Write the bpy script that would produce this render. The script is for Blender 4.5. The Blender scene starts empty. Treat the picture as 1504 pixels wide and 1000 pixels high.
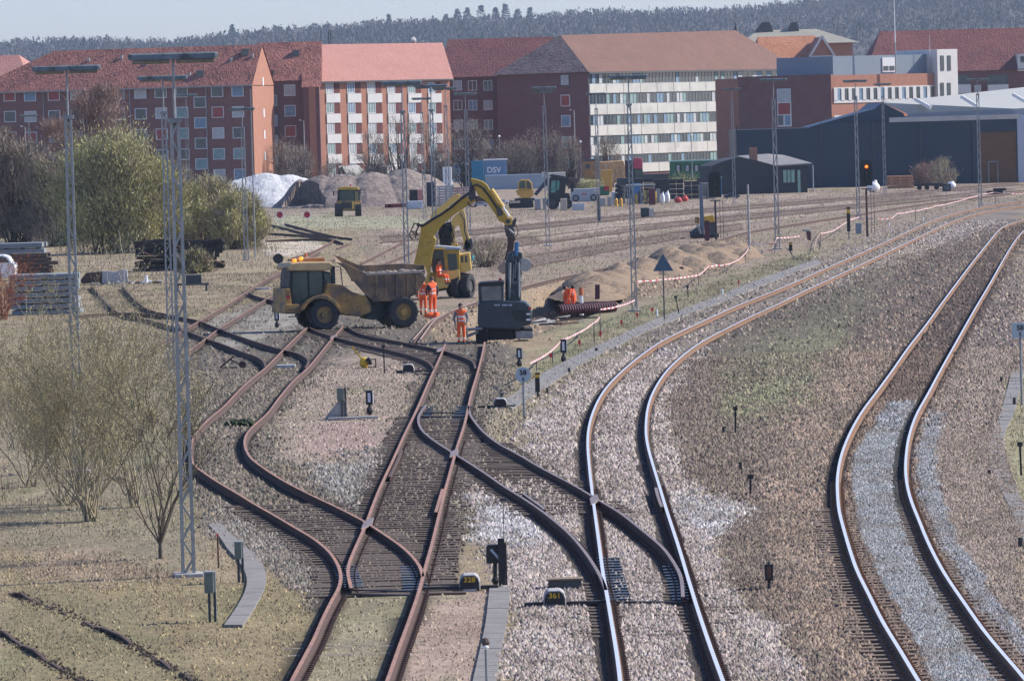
import bpy, math, random
import numpy as np
from mathutils import Vector, Matrix
random.seed(7); rng = np.random.default_rng(11)
S = bpy.context.scene
COL = S.collection
R = math.radians

# ---------------- camera, sky, sun, exposure ----------------
FPX = 8400.0; CZ = 8.53; PITCH = math.atan(327/FPX); ROLL = -0.028
CR = (Matrix.Rotation(R(90)-PITCH, 3, 'X') @ Matrix.Rotation(ROLL, 3, 'Z'))
cd = bpy.data.cameras.new('camera'); cam = bpy.data.objects.new('camera', cd); COL.objects.link(cam)
cam.matrix_world = Matrix.Translation((0, 0, CZ)) @ CR.to_4x4()
cd.sensor_width = 36; cd.lens = 36*FPX/1504; cd.clip_start = 1; cd.clip_end = 20000
S.camera = cam
SUN_EL, SUN_AZ = R(37), R(15)          # azimuth: from +X (right) turned away from the camera
sv = Vector((math.cos(SUN_AZ)*math.cos(SUN_EL), math.sin(SUN_AZ)*math.cos(SUN_EL), math.sin(SUN_EL)))
W = bpy.data.worlds.new('World'); S.world = W; W.use_nodes = True
nt = W.node_tree; bg = nt.nodes['Background']
sky = nt.nodes.new('ShaderNodeTexSky'); sky.sky_type = 'NISHITA'; sky.sun_disc = False
sky.sun_elevation = SUN_EL; sky.sun_rotation = math.pi/2 - SUN_AZ
sky.air_density = 1.0; sky.dust_density = 0.6; sky.ozone_density = 1.5
mx = nt.nodes.new('ShaderNodeMix'); mx.data_type = 'RGBA'; mx.blend_type = 'MULTIPLY'; mx.inputs[0].default_value = 1
nt.links.new(sky.outputs[0], mx.inputs[6]); mx.inputs[7].default_value = (1.08,1.19,1.68,1)
nt.links.new(mx.outputs[2], bg.inputs[0]); bg.inputs[1].default_value = 0.088
sd = bpy.data.lights.new('sun', 'SUN'); so = bpy.data.objects.new('sun', sd); COL.objects.link(so)
sd.energy = 5.0; sd.angle = R(0.5); sd.color = (1, 0.945, 0.86)
so.rotation_euler = sv.to_track_quat('Z', 'Y').to_euler(); so.location = (60, 60, 60)
S.view_settings.view_transform = 'Standard'; S.view_settings.look = 'None'
S.view_settings.exposure = 0.36; S.view_settings.gamma = 1
S.cycles.max_bounces = 5; S.cycles.diffuse_bounces = 2; S.cycles.glossy_bounces = 3
S.cycles.transparent_max_bounces = 6; S.cycles.volume_bounces = 0

# ---------------- pixel -> place ----------------
def ray(px, py): return CR @ Vector(((px-752)/FPX, -(py-500)/FPX, -1))
def G(px, py, z=0.0):
    d = ray(px, py); t = (z-CZ)/d.z
    return Vector((d.x*t, d.y*t, z))
def P(px, py, Y):
    d = ray(px, py); t = Y/d.y
    return Vector((d.x*t, Y, CZ+d.z*t))
CRI = np.array(CR.transposed())
def to_px(x, y, z):
    q = CRI @ np.vstack([np.asarray(x, float), np.asarray(y, float), np.asarray(z, float)-CZ])
    return 752+FPX*q[0]/-q[2], 500-FPX*q[1]/-q[2]

# ---------------- mesh builder ----------------
class MB:
    def __init__(s): s.v = []; s.f = []; s.m = []
    def add(s, vs, fs, m=0):
        n = len(s.v); s.v += [tuple(v) for v in vs]
        s.f += [tuple(i+n for i in f) for f in fs]; s.m += [m]*len(fs); return s
    def box(s, x0, x1, y0, y1, z0, z1, m=0):
        return s.add([(x0,y0,z0),(x1,y0,z0),(x1,y1,z0),(x0,y1,z0),(x0,y0,z1),(x1,y0,z1),(x1,y1,z1),(x0,y1,z1)],
              [(0,3,2,1),(4,5,6,7),(0,1,5,4),(1,2,6,5),(2,3,7,6),(3,0,4,7)], m)
    def beam(s, a, b, w, h=None, m=0, up=(0,0,1)):
        a = Vector(a); b = Vector(b); h = h or w; d = (b-a).normalized(); u = Vector(up)
        if abs(d.dot(u)) > .98: u = Vector((0,1,0))
        r = d.cross(u).normalized(); u = r.cross(d)
        vs = [p+r*sx*w/2+u*sz*h/2 for p in (a,b) for sx,sz in ((-1,-1),(1,-1),(1,1),(-1,1))]
        return s.add(vs, [(0,1,2,3),(7,6,5,4),(0,4,5,1),(1,5,6,2),(2,6,7,3),(3,7,4,0)], m)
    def cyl(s, a, b, r0, r1=None, n=10, m=0, caps=True):
        r1 = r0 if r1 is None else r1
        a = Vector(a); b = Vector(b); d = (b-a).normalized(); u = Vector((0,0,1)) if abs(d.z) < .9 else Vector((1,0,0))
        e = d.cross(u).normalized(); g = e.cross(d)
        vs = []
        for p, r in ((a,r0),(b,r1)):
            for i in range(n):
                t = 2*math.pi*i/n; vs.append(p+(e*math.cos(t)+g*math.sin(t))*r)
        fs = [(i,(i+1)%n,n+(i+1)%n,n+i) for i in range(n)]
        if caps: fs += [tuple(range(n))[::-1], tuple(range(n,2*n))]
        return s.add(vs, fs, m)
    def tube(s, pts, r, n=5, m=0):
        pts = [Vector(p) for p in pts]
        rs = r if isinstance(r, (list,tuple)) else [r]*len(pts)
        vs = []; pu = None
        for i,p in enumerate(pts):
            d = (pts[min(i+1,len(pts)-1)]-pts[max(i-1,0)]).normalized()
            u = pu or (Vector((0,0,1)) if abs(d.z) < .9 else Vector((1,0,0)))
            e = d.cross(u)
            e = e.normalized() if e.length > 1e-6 else d.orthogonal().normalized()
            g = e.cross(d); pu = g
            for k in range(n):
                t = 2*math.pi*k/n; vs.append(p+(e*math.cos(t)+g*math.sin(t))*rs[i])
        fs = [(i*n+k, i*n+(k+1)%n, (i+1)*n+(k+1)%n, (i+1)*n+k) for i in range(len(pts)-1) for k in range(n)]
        fs += [tuple(range(n))[::-1], tuple(range((len(pts)-1)*n, len(pts)*n))]
        return s.add(vs, fs, m)
    def prism(s, poly, y0, y1, m=0, taper=0.0):      # polygon in xz, extruded along y
        if sum(poly[i][0]*poly[(i+1)%len(poly)][1]-poly[(i+1)%len(poly)][0]*poly[i][1] for i in range(len(poly))) < 0:
            poly = poly[::-1]
        n = len(poly)
        vs = [(x,y0,z) for x,z in poly]+[(x,y1,z) for x,z in poly]
        return s.add(vs, [tuple(range(n)), tuple(range(2*n-1,n-1,-1))]+[(i+n,(i+1)%n+n,(i+1)%n,i) for i in range(n)], m)
    def prismz(s, poly, z0, z1, m=0):
        if sum(poly[i][0]*poly[(i+1)%len(poly)][1]-poly[(i+1)%len(poly)][0]*poly[i][1] for i in range(len(poly))) < 0:
            poly = poly[::-1]
        n = len(poly)
        vs = [(p[0],p[1],z0) for p in poly]+[(p[0],p[1],z1) for p in poly]
        return s.add(vs, [tuple(range(n))[::-1], tuple(range(n,2*n))]+[(i,(i+1)%n,(i+1)%n+n,i+n) for i in range(n)], m)
    def wheel(s, x, y, z, r, w, m=0, n=20, ri=.55, mr=None):   # axle along y
        rings = [(y,r*ri),(y,r*.9),(y+.1*w,r),(y+.9*w,r),(y+w,r*.9),(y+w,r*ri)]
        vs = [(x+rr*math.cos(2*math.pi*k/n), yy, z+rr*math.sin(2*math.pi*k/n)) for yy,rr in rings for k in range(n)]
        return s.add(vs, [(i*n+k,(i+1)*n+k,(i+1)*n+(k+1)%n,i*n+(k+1)%n) for i in range(len(rings)-1) for k in range(n)], m)
    def ball(s, c, r, n=8, m=0, jit=0):
        rx,ry,rz = r if isinstance(r,(tuple,list)) else (r,r,r)
        vs = []; h = n//2
        for i in range(h+1):
            for k in range(n):
                a = math.pi*i/h; b = 2*math.pi*k/n; j = 1+random.uniform(-jit,jit)
                vs.append((c[0]+rx*j*math.sin(a)*math.cos(b), c[1]+ry*j*math.sin(a)*math.sin(b), c[2]+rz*j*math.cos(a)))
        return s.add(vs, [(i*n+k,(i+1)*n+k,(i+1)*n+(k+1)%n,i*n+(k+1)%n) for i in range(h) for k in range(n)], m)
    def build(s, name, mats, parent=None, bevel=0, smooth=False):
        me = bpy.data.meshes.new(name); me.from_pydata(s.v, [], s.f)
        mats = mats if isinstance(mats,(list,tuple)) else [mats]
        for m_ in mats: me.materials.append(m_)
        if len(mats) > 1: me.polygons.foreach_set('material_index', s.m)
        if smooth: me.polygons.foreach_set('use_smooth', [True]*len(me.polygons))
        me.update()
        o = bpy.data.objects.new(name, me); COL.objects.link(o)
        if parent is not None: o.parent = parent
        if bevel:
            b = o.modifiers.new('bevel','BEVEL'); b.width = bevel; b.segments = 2; b.limit_method = 'ANGLE'; b.angle_limit = R(35)
        return o

def npmesh(name, V, F, mats, mi=None, colors=None, parent=None):
    """V (n,3), F (m,k) arrays of equal-size faces"""
    me = bpy.data.meshes.new(name); k = F.shape[1]
    me.vertices.add(len(V)); me.vertices.foreach_set('co', np.asarray(V, np.float32).ravel())
    me.loops.add(F.size); me.loops.foreach_set('vertex_index', F.astype(np.int32).ravel())
    me.polygons.add(len(F)); me.polygons.foreach_set('loop_start', np.arange(0, F.size, k, dtype=np.int32))
    for m_ in (mats if isinstance(mats,(list,tuple)) else [mats]): me.materials.append(m_)
    if mi is not None: me.polygons.foreach_set('material_index', mi.astype(np.int32))
    if colors is not None:
        ca = me.color_attributes.new('Col', 'FLOAT_COLOR', 'POINT')
        c4 = np.ones((len(V),4), np.float32); c4[:,:3] = colors
        ca.data.foreach_set('color', c4.ravel())
    me.update(calc_edges=True)
    o = bpy.data.objects.new(name, me); COL.objects.link(o)
    if parent is not None: o.parent = parent
    return o

def tag(o, label=None, cat=None, group=None, kind=None):
    if label: o['label'] = label
    if cat: o['category'] = cat
    if group: o['group'] = group
    if kind: o['kind'] = kind
    return o
def thing(name, label, cat, loc=(0,0,0), rz=0, group=None):
    o = bpy.data.objects.new(name, None); COL.objects.link(o)
    o.location = loc; o.rotation_euler = (0,0,rz); o.empty_display_size = .2
    return tag(o, label, cat, group)
def struct(name, o=None, label=None):
    o['kind'] = 'structure'
    if label: o['label'] = label
    return o
def dup(root, loc=None, rz=None, label=None, group=None, scale=None):
    def cp(o, par):
        c = o.copy(); COL.objects.link(c)
        if par is not None:
            c.parent = par; c.matrix_parent_inverse = o.matrix_parent_inverse.copy()
        for ch in kids.get(o, []): cp(ch, c)
        return c
    kids = {}
    for o in [root]+list(root.children_recursive):
        kids[o] = list(o.children)
    c = cp(root, None)
    if loc is not None: c.location = loc
    if rz is not None: c.rotation_euler[2] = rz
    if scale: c.scale = scale
    if label: c['label'] = label
    if group: c['group'] = group
    return c

# ---------------- materials ----------------
_mats = {}
def mat(name, col, rough=.8, var=.18, scale=5, metal=0, bump=0, col2=None, thr=.55, sc2=None, spec=None, emit=None, stretch=None, detail=5):
    if name in _mats: return _mats[name]
    m = bpy.data.materials.new(name); m.use_nodes = True; t = m.node_tree; N = t.nodes; L = t.links
    b = N['Principled BSDF']; b.inputs['Roughness'].default_value = rough; b.inputs['Metallic'].default_value = metal
    if spec is not None: b.inputs['Specular IOR Level'].default_value = spec
    tc = N.new('ShaderNodeTexCoord'); src = tc.outputs['Object']
    if stretch:
        mp = N.new('ShaderNodeMapping'); mp.inputs['Scale'].default_value = stretch
        L.new(src, mp.inputs[0]); src = mp.outputs[0]
    nz = N.new('ShaderNodeTexNoise'); nz.inputs['Scale'].default_value = scale; nz.inputs['Detail'].default_value = detail
    nz.inputs['Roughness'].default_value = .65; L.new(src, nz.inputs['Vector'])
    rp = N.new('ShaderNodeValToRGB'); e = rp.color_ramp.elements
    e[0].position = .3; e[1].position = .72
    e[0].color = tuple(c*(1-var) for c in col)+(1,); e[1].color = tuple(min(1,c*(1+var)) for c in col)+(1,)
    L.new(nz.outputs[0], rp.inputs[0]); out = rp.outputs[0]
    if col2:
        n2 = N.new('ShaderNodeTexNoise'); n2.inputs['Scale'].default_value = sc2 or scale*.5; n2.inputs['Detail'].default_value = 6
        n2.inputs['Roughness'].default_value = .7; L.new(src, n2.inputs['Vector'])
        r2 = N.new('ShaderNodeValToRGB'); r2.color_ramp.elements[0].position = thr-.05; r2.color_ramp.elements[1].position = thr+.06
        L.new(n2.outputs[0], r2.inputs[0])
        mx = N.new('ShaderNodeMix'); mx.data_type = 'RGBA'; L.new(r2.outputs[0], mx.inputs[0]); L.new(out, mx.inputs[6])
        mx.inputs[7].default_value = tuple(col2)+(1,); out = mx.outputs[2]
    L.new(out, b.inputs['Base Color'])
    if bump:
        bp = N.new('ShaderNodeBump'); bp.inputs['Strength'].default_value = bump; bp.inputs['Distance'].default_value = .05
        L.new(nz.outputs[0], bp.inputs['Height']); L.new(bp.outputs[0], b.inputs['Normal'])
    if emit:
        b.inputs['Emission Color'].default_value = tuple(emit[:3])+(1,); b.inputs['Emission Strength'].default_value = emit[3]
    _mats[name] = m; return m
def vmat(name, rough=.9, amount=.35, scale=8, sc_big=.4, bump=.0, stretch=(1,1,1)):
    m = bpy.data.materials.new(name); m.use_nodes = True; t = m.node_tree; N = t.nodes; L = t.links
    b = N['Principled BSDF']; b.inputs['Roughness'].default_value = rough; b.inputs['Specular IOR Level'].default_value = .2
    at = N.new('ShaderNodeVertexColor'); at.layer_name = 'Col'
    tc = N.new('ShaderNodeTexCoord'); mp = N.new('ShaderNodeMapping'); mp.inputs['Scale'].default_value = stretch
    L.new(tc.outputs['Object'], mp.inputs[0])
    out = at.outputs[0]
    for sc, am in ((scale, amount), (sc_big, amount*.6)):
        nz = N.new('ShaderNodeTexNoise'); nz.inputs['Scale'].default_value = sc; nz.inputs['Detail'].default_value = 8; nz.inputs['Roughness'].default_value = .75
        L.new(mp.outputs[0], nz.inputs['Vector'])
        mr = N.new('ShaderNodeMapRange'); mr.inputs[1].default_value = .3; mr.inputs[2].default_value = .7
        mr.inputs[3].default_value = 1-am; mr.inputs[4].default_value = 1+am; L.new(nz.outputs[0], mr.inputs[0])
        mx = N.new('ShaderNodeVectorMath'); mx.operation = 'SCALE'; L.new(out, mx.inputs[0]); L.new(mr.outputs[0], mx.inputs['Scale']); out = mx.outputs[0]
        if bump and sc == scale:
            bp = N.new('ShaderNodeBump'); bp.inputs['Strength'].default_value = bump; bp.inputs['Distance'].default_value = .08
            L.new(nz.outputs[0], bp.inputs['Height']); L.new(bp.outputs[0], b.inputs['Normal'])
    L.new(out, b.inputs['Base Color']); return m

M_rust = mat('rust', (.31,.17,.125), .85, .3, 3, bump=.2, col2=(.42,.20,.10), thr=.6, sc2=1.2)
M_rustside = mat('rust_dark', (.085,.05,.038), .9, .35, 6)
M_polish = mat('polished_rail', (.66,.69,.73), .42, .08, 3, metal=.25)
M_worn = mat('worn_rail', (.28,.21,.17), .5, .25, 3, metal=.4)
M_orsid = mat('rail_side_orange', (.20,.11,.06), .9, .3, 5)
M_black = mat('black_metal', (.018,.018,.02), .6, .3)
M_dgrey = mat('dark_grey_metal', (.07,.07,.07), .6, .3)
M_grey = mat('grey_metal', (.27,.28,.28), .55, .25, 4, metal=.2)
M_galv = mat('galvanised', (.33,.34,.33), .5, .25, 6, metal=.3, col2=(.30,.15,.06), thr=.68, sc2=2)
M_white = mat('white_paint', (.78,.78,.76), .6, .08, 2)
M_conc = mat('concrete', (.36,.35,.33), .9, .2, 3, bump=.3)
M_concl = mat('concrete_light', (.5,.49,.46), .9, .2, 2, bump=.2)
M_wood = mat('sleeper_wood', (.105,.078,.058), .95, .45, 6, stretch=(1,6,6), bump=.4)
M_woodl = mat('sleeper_grey', (.21,.175,.13), .95, .4, 6, stretch=(1,6,6), bump=.4)
M_glass = mat('window_glass', (.035,.05,.06), .12, .4, .8, spec=.8)
M_glassg = mat('green_glass', (.035,.075,.07), .12, .3, 1.5, spec=.8)
M_rubber = mat('rubber', (.032,.033,.037), .9, .25, 5, col2=(.10,.085,.07), thr=.66)
M_yel = mat('machine_yellow', (.62,.36,.03), .45, .15, 2.5, col2=(.25,.16,.06), thr=.68, sc2=3)
M_yeld = mat('machine_ochre', (.35,.205,.05), .6, .25, 2.5, col2=(.14,.10,.065), thr=.5, sc2=1.6)
M_skip = mat('muddy_skip', (.24,.155,.085), .85, .3, 2.5, col2=(.12,.095,.075), thr=.52, sc2=1.5)
M_mud = mat('mud', (.25,.18,.12), .95, .3, 6, bump=.5)
M_dark = mat('dark_blue_paint', (.032,.045,.055), .4, .3, 3, col2=(.08,.08,.075), thr=.66)
M_blue = mat('blue_ram', (.03,.13,.28), .4, .2)
M_orange = mat('hi_vis_orange', (.95,.13,.025), .75, .15, 10)
M_refl = mat('reflective_tape', (.75,.76,.72), .4, .1)
M_skin = mat('skin', (.45,.25,.17), .6, .1)
M_hair = mat('hair', (.03,.022,.018), .7, .3)
M_red = mat('red_paint', (.45,.02,.03), .5, .15)
M_green = mat('green_paint', (.02,.15,.07), .5, .2, 2)
M_amber = mat('amber_lens', (.9,.3,.02), .3, .1, emit=(1,.35,.03,.9))
# ---------------- noise helpers (numpy) ----------------
_lat = rng.random((257,257))
def vnoise(x, y):
    xi = np.floor(x).astype(int); yi = np.floor(y).astype(int); fx = x-xi; fy = y-yi
    fx = fx*fx*(3-2*fx); fy = fy*fy*(3-2*fy); xi &= 255; yi &= 255
    a = _lat[xi,yi]; b = _lat[xi+1,yi]; c = _lat[xi,yi+1]; d = _lat[xi+1,yi+1]
    return (a*(1-fx)+b*fx)*(1-fy)+(c*(1-fx)+d*fx)*fy
def fbm(x, y, o=4):
    r = 0; a = .5
    for i in range(o): r = r+a*vnoise(x*2**i+i*17.3, y*2**i+i*9.1); a *= .5
    return r/(1-.5**o)

# ---------------- rails (traced in the photo, laid on the ground) ----------------
def spline(pts, n=6):
    pts = [np.array(p, float) for p in pts]
    P0 = [2*pts[0]-pts[1]]+pts+[2*pts[-1]-pts[-2]]; out = []
    for i in range(1, len(P0)-2):
        a,b,c,d = P0[i-1:i+3]
        for k in range(n):
            t = k/n
            out.append(.5*((2*b)+(-a+c)*t+(2*a-5*b+4*c-d)*t*t+(-a+3*b-3*c+d)*t**3))
    out.append(pts[-1]); return np.array(out)
def smooth(a, it=3):
    a = a.copy()
    for _ in range(it): a[1:-1] = .25*a[:-2]+.5*a[1:-1]+.25*a[2:]
    return a
ZR = .17
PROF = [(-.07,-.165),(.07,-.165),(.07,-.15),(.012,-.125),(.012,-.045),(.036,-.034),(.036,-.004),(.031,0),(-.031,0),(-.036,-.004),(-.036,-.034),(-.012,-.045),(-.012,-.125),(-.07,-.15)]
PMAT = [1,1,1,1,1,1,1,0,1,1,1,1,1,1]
def ground_line(pts, z=ZR, n=5):
    q = smooth(spline(pts, n), 4)
    return np.array([G(a, b, z)[:2] for a, b in q])
def sweep(line, z, mats, name, parent=None, wid=1.0, hgt=1.0):
    t = np.gradient(line, axis=0); t /= np.linalg.norm(t, axis=1)[:,None]; nr = np.stack([t[:,1], -t[:,0]], 1)
    k = len(PROF); V = np.zeros((len(line)*k, 3))
    zz = z if not np.isscalar(z) else np.full(len(line), z)
    for j,(a,b) in enumerate(PROF):
        V[j::k,:2] = line+nr*a*wid; V[j::k,2] = zz+b*hgt
    F = []; mi = []
    for i in range(len(line)-1):
        for j in range(k):
            j2 = (j+1)%k; F.append((i*k+j, i*k+j2, (i+1)*k+j2, (i+1)*k+j)); mi.append(PMAT[j])
    mb = MB(); mb.v = [tuple(v) for v in V]; mb.f = F; mb.m = mi
    mb.f += [tuple(range(k)), tuple(range((len(line)-1)*k, len(line)*k))[::-1]]; mb.m += [1,1]
    return mb.build(name, mats, parent)

DL=[(1700,285),(1600,302),(1540,314),(1504,323),(1472,333),(1452,356),(1434,378),(1414,404),(1384,444),(1358,480),(1334,510),(1312,542),(1284,580),(1266,604),(1248,636),(1235,670),(1230,700),(1230,722),(1232,748),(1238,772),(1246,800),(1258,836),(1274,868),(1296,912),(1322,954),(1347,996),(1376,1040),(1400,1074)]
DR=[(1700,298),(1600,315),(1540,326),(1516,332),(1500,342),(1484,364),(1470,388),(1452,420),(1434,450),(1417,480),(1398,514),(1380,546),(1362,580),(1346,608),(1335,640),(1331,668),(1330,692),(1333,716),(1340,740),(1350,764),(1363,796),(1386,840),(1416,884),(1444,924),(1474,960),(1500,990),(1535,1034),(1568,1074)]
CL=[(1760,276),(1600,286),(1504,295),(1454,302),(1414,310),(1374,322),(1344,335),(1304,354),(1264,372),(1204,398),(1160,418),(1120,434),(1080,450),(1040,468),(1006,484),(966,504),(926,534),(900,558),(884,578),(872,602),(865,626),(863,650),(865,680),(869,716),(872,740),(878,784),(881,806),(886,844),(892,876),(898,912),(906,960),(911,1000),(915,1040),(919,1076)]
CRr=[(1760,281),(1600,292),(1504,302),(1454,309),(1404,323),(1354,346),(1304,370),(1264,389),(1204,417),(1180,428),(1140,448),(1100,466),(1060,486),(1030,502),(1000,524),(976,548),(959,576),(951,600),(948.6,626),(950,648),(957,676),(968,712),(980,752),(996,800),(1008,840),(1022,886),(1040,940),(1062,1000),(1077,1040),(1091,1076)]
BL=[(654,505),(650,516),(640,538),(630,560),(618,588),(608,610),(594,638),(576,678),(556,720),(538,768),(526,795),(516,818),(511,834),(512,848),(516,863)]
BR=[(712,502),(708,522),(700,552),(692,578),(684,616),(678,636),(670,660),(662,690),(652,726),(641,772),(633,804),(626,828),(616,866),(606,896),(596,924),(584,956),(570,996),(553,1040),(540,1074)]
AL=[(454,478),(434,496),(416,514),(400,530),(388,542),(370,556),(350,574),(330,596),(310,612),(294,628),(283,643),(280,660),(283,680),(300,694),(324,710),(350,725),(374,740),(406,758),(436,776),(460,790),(480,806),(492,821),(499,836),(500.5,850),(497,864),(488,880),(474,908),(462,936),(446,966),(430,996),(408,1040),(392,1074)]
AR=[(505,478),(488,497),(474,514),(458,534),(446,546),(430,560),(410,584),(394,606),(378,620),(364,634),(359,648),(362,662),(370,674),(386,686),(407,700),(430,713),(460,728),(490,742),(518,756),(540,768),(570,788),(590,802),(606,817),(617,832),(621,846)]
RP=[(626,594),(617,606),(614,618),(620,632),(634,644),(650,655),(666,665),(690,680),(716,697),(740,714),(768,731),(796,750),(820,769),(840,787),(860,811),(874,832),(884,850),(890,866)]
RQ=[(688,596),(690,608),(698,620),(710,634),(730,650),(750,661),(770,672),(788,683),(820,700),(850,716),(874,731),(910,752),(938,774),(970,800),(984,817),(994,833),(1001,850),(1003,876)]
RR_=[(509,478),(524,488),(550,495),(580,500),(610,506),(646,513),(666,519),(686,526),(696,532),(698,541)]
RS=[(454,480),(468,487),(490,494),(520,502),(560,511),(590,518),(614,525),(630,532),(638,542)]
EL=[(470,368),(440,386),(410,401),(380,416),(346,440),(310,461),(290,473),(270,484),(246,498),(210,518)]
ER=[(500,374),(470,392),(445,406),(426,418),(406,430),(380,446),(350,465),(322,482),(304,496),(276,516)]
F1=[(180,420),(194,436),(210,450),(226,457),(258,464),(290,470),(320,482),(350,493),(380,503),(410,512),(436,518),(448,524),(453.6,530),(448,540)]
F2=[(134,420),(150,436),(163,452),(182,462),(214,468),(242,476),(270,484),(300,496),(330,506),(354,516),(376,523),(387,530),(390,538)]
F3=[(116,463),(150,460),(178,459),(215,461),(242,464)]
G1=[(365,429),(374,434),(388,438),(410,443),(424,447)]
G2=[(406,428),(418,433),(430,437)]
H1=[(20,872),(66,887),(112,908),(160,929),(200,949),(240,974),(282,998),(320,1025)]
H2=[(0,927),(40,953),(80,976),(120,999),(160,1024)]
T1=[(660,456),(700,442),(766,421),(833,405),(876,396),(926,385),(959,376),(1009,363),(1059,351),(1092,341),(1159,330),(1250,316),(1350,300),(1504,282)]
T2=[(604,502),(618,486),(632,471),(652,461),(700,442.6)]
T3=[(614,503),(626,486),(639,469),(656,461)]
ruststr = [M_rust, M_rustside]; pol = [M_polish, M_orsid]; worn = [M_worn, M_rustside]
def track(name, label, rails, mats, group=None, cat='railway track', z=ZR, wid=1, hgt=1):
    t = thing(name, label, cat, (0,0,0), 0, group)
    ls = []
    for r in rails:
        l = ground_line(r, z); ls.append(l); sweep(l, z, mats, 'rail', t, wid, hgt)
    return t, ls
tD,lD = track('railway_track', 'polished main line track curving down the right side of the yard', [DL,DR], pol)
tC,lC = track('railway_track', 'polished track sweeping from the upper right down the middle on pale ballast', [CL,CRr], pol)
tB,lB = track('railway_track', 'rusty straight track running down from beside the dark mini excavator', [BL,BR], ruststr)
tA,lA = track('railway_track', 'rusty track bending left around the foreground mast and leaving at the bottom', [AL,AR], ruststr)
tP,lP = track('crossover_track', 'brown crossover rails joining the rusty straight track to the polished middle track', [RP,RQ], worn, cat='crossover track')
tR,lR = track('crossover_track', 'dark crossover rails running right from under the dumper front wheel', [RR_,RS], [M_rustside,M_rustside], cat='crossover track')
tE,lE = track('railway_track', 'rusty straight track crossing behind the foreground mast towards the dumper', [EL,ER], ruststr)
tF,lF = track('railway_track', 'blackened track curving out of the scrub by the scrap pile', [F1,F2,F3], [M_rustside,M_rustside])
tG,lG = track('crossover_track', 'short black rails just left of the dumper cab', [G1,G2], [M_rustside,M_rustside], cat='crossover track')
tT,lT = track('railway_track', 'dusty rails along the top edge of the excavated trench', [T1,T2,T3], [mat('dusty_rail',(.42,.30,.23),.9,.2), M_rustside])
# overgrown buried track, bottom left
tH = thing('buried_track', 'overgrown sunken rails in the grass at the bottom left', 'railway track')
for r in (H1,H2): l_ = ground_line(r, .02, 14); sweep(l_, .03+(vnoise(l_[:,1]*1.3,l_[:,0])-.55)*.14, [M_rustside,M_rustside], 'rail', tH)
# far yard sidings
far = [[(560,348),(700,338),(900,318),(1100,302),(1300,286),(1504,267)],[(560,356),(700,344),(900,323),(1100,306),(1300,289),(1504,270.5)],
       [(640,360),(760,350),(900,334),(1100,315),(1300,296),(1504,275)],[(680,370),(800,356),(940,338),(1100,321),(1300,301),(1504,279)],
       [(700,390),(800,372),(900,356),(1000,340),(1090,328)],[(740,400),(830,381),(930,362),(1020,346),(1090,336)]]
lFar = []
for i,lab in enumerate(['faint siding track nearest the parked equipment','faint siding track second from the parked equipment','faint rusty track between the far sidings and the spoil heaps']):
    t,l = track('siding_track', lab, far[2*i:2*i+2], [mat('dull_rail',(.21,.155,.125),.9,.3), M_rustside], 'far sidings across the yard', z=.07, wid=.8, hgt=.5); lFar += l
blk = [[(391,342),(430,344),(460,347),(488,351),(504,357)],[(391,353),(440,351),(475,351),(497,354)],[(391,328),(425,336),(452,343),(490,347),(517,350)],[(418,328),(445,335),(470,342),(499,348)]]
t,l = track('dismantled_track', 'loose black rails lying left of the gravel heap', blk, [M_rustside,M_rustside], cat='loose rails')
t,l = track('dismantled_track', 'loose rusty rails lying beyond the dumper cab', [[(430,378),(461,369),(495,350)],[(495,364),(513,357)],[(530,386),(570,366),(600,350)],[(550,392),(600,372),(640,350)]], ruststr, cat='loose rails')

# crossing nose castings, guard rails, stretcher rods
def gq(px,py,z=0): return G(px,py,z)
def guard(pts, par, mats=ruststr, off=0):
    return sweep(ground_line(pts, ZR), ZR+.005, mats, 'guard_rail', par)
for c,par in (((540,768),tB),((667,665),tB),((873,733),tC),((490,494),tR),((646,513.5),tB)):
    g = gq(*c, ZR); mb = MB()
    for dx,dy in ((0,0),):
        mb.prismz([(g.x-.10,g.y-1.6),(g.x+.0,g.y-1.2),(g.x+.10,g.y-.2),(g.x+.09,g.y+1.6),(g.x-.02,g.y+1.3),(g.x-.10,g.y+.3)], ZR-.03, ZR+.006)
    mb.build('crossing_nose', M_worn, par, bevel=.01)
guard([(572,700),(583,677),(590,661)], tB, [M_rustside,M_rustside]); guard([(640,752),(645,735),(650,718)], tB)
guard([(768,724),(780,733),(793,742),(800,748)], tP, [M_worn,M_rustside]); guard([(963,716),(965,724),(968,734),(972,744)], tC, [M_worn,M_orsid])

# ---------------- sleepers ----------------
def sleepers(t, la, lb, ymin, ymax, half=1.28, m=M_wood, step=.62, w=.25, zt=.05, cap=100, jit=.02, ext=(0,0)):
    la = la[np.argsort(la[:,1])]; lb = lb[np.argsort(lb[:,1])]
    d = np.r_[0, np.cumsum(np.linalg.norm(np.diff(la,axis=0),axis=1))]
    s = np.arange(0, d[-1], step); ax = np.interp(s, d, la[:,0]); ay = np.interp(s, d, la[:,1])
    bx = np.interp(ay, lb[:,1], lb[:,0]); base = None; rest = MB(); n = 0
    for x0,y0,x1 in zip(ax,ay,bx):
        if y0 < ymin or y0 > ymax or y0 > lb[-1,1]+2 or y0 < lb[0,1]-2: continue
        cx = (x0+x1)/2; hw = half+abs(abs(x1-x0)/2-.75)
        k = .0
        if base is None:
            mb = MB(); mb.box(-1,1,-w/2,w/2,-.12,0); base = mb.build('sleeper', m, t, bevel=.012); o = base
        elif n < cap: o = base.copy(); COL.objects.link(o); o.parent = t
        else: continue
        o.location = (cx+random.uniform(-jit,jit), y0, zt+random.uniform(-.008,.008)); o.scale = (hw+random.uniform(-.03,.05),1,1)
        o.rotation_euler = (random.uniform(-.02,.02), 0, random.uniform(-.02,.02)-.0)
        n += 1
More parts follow.
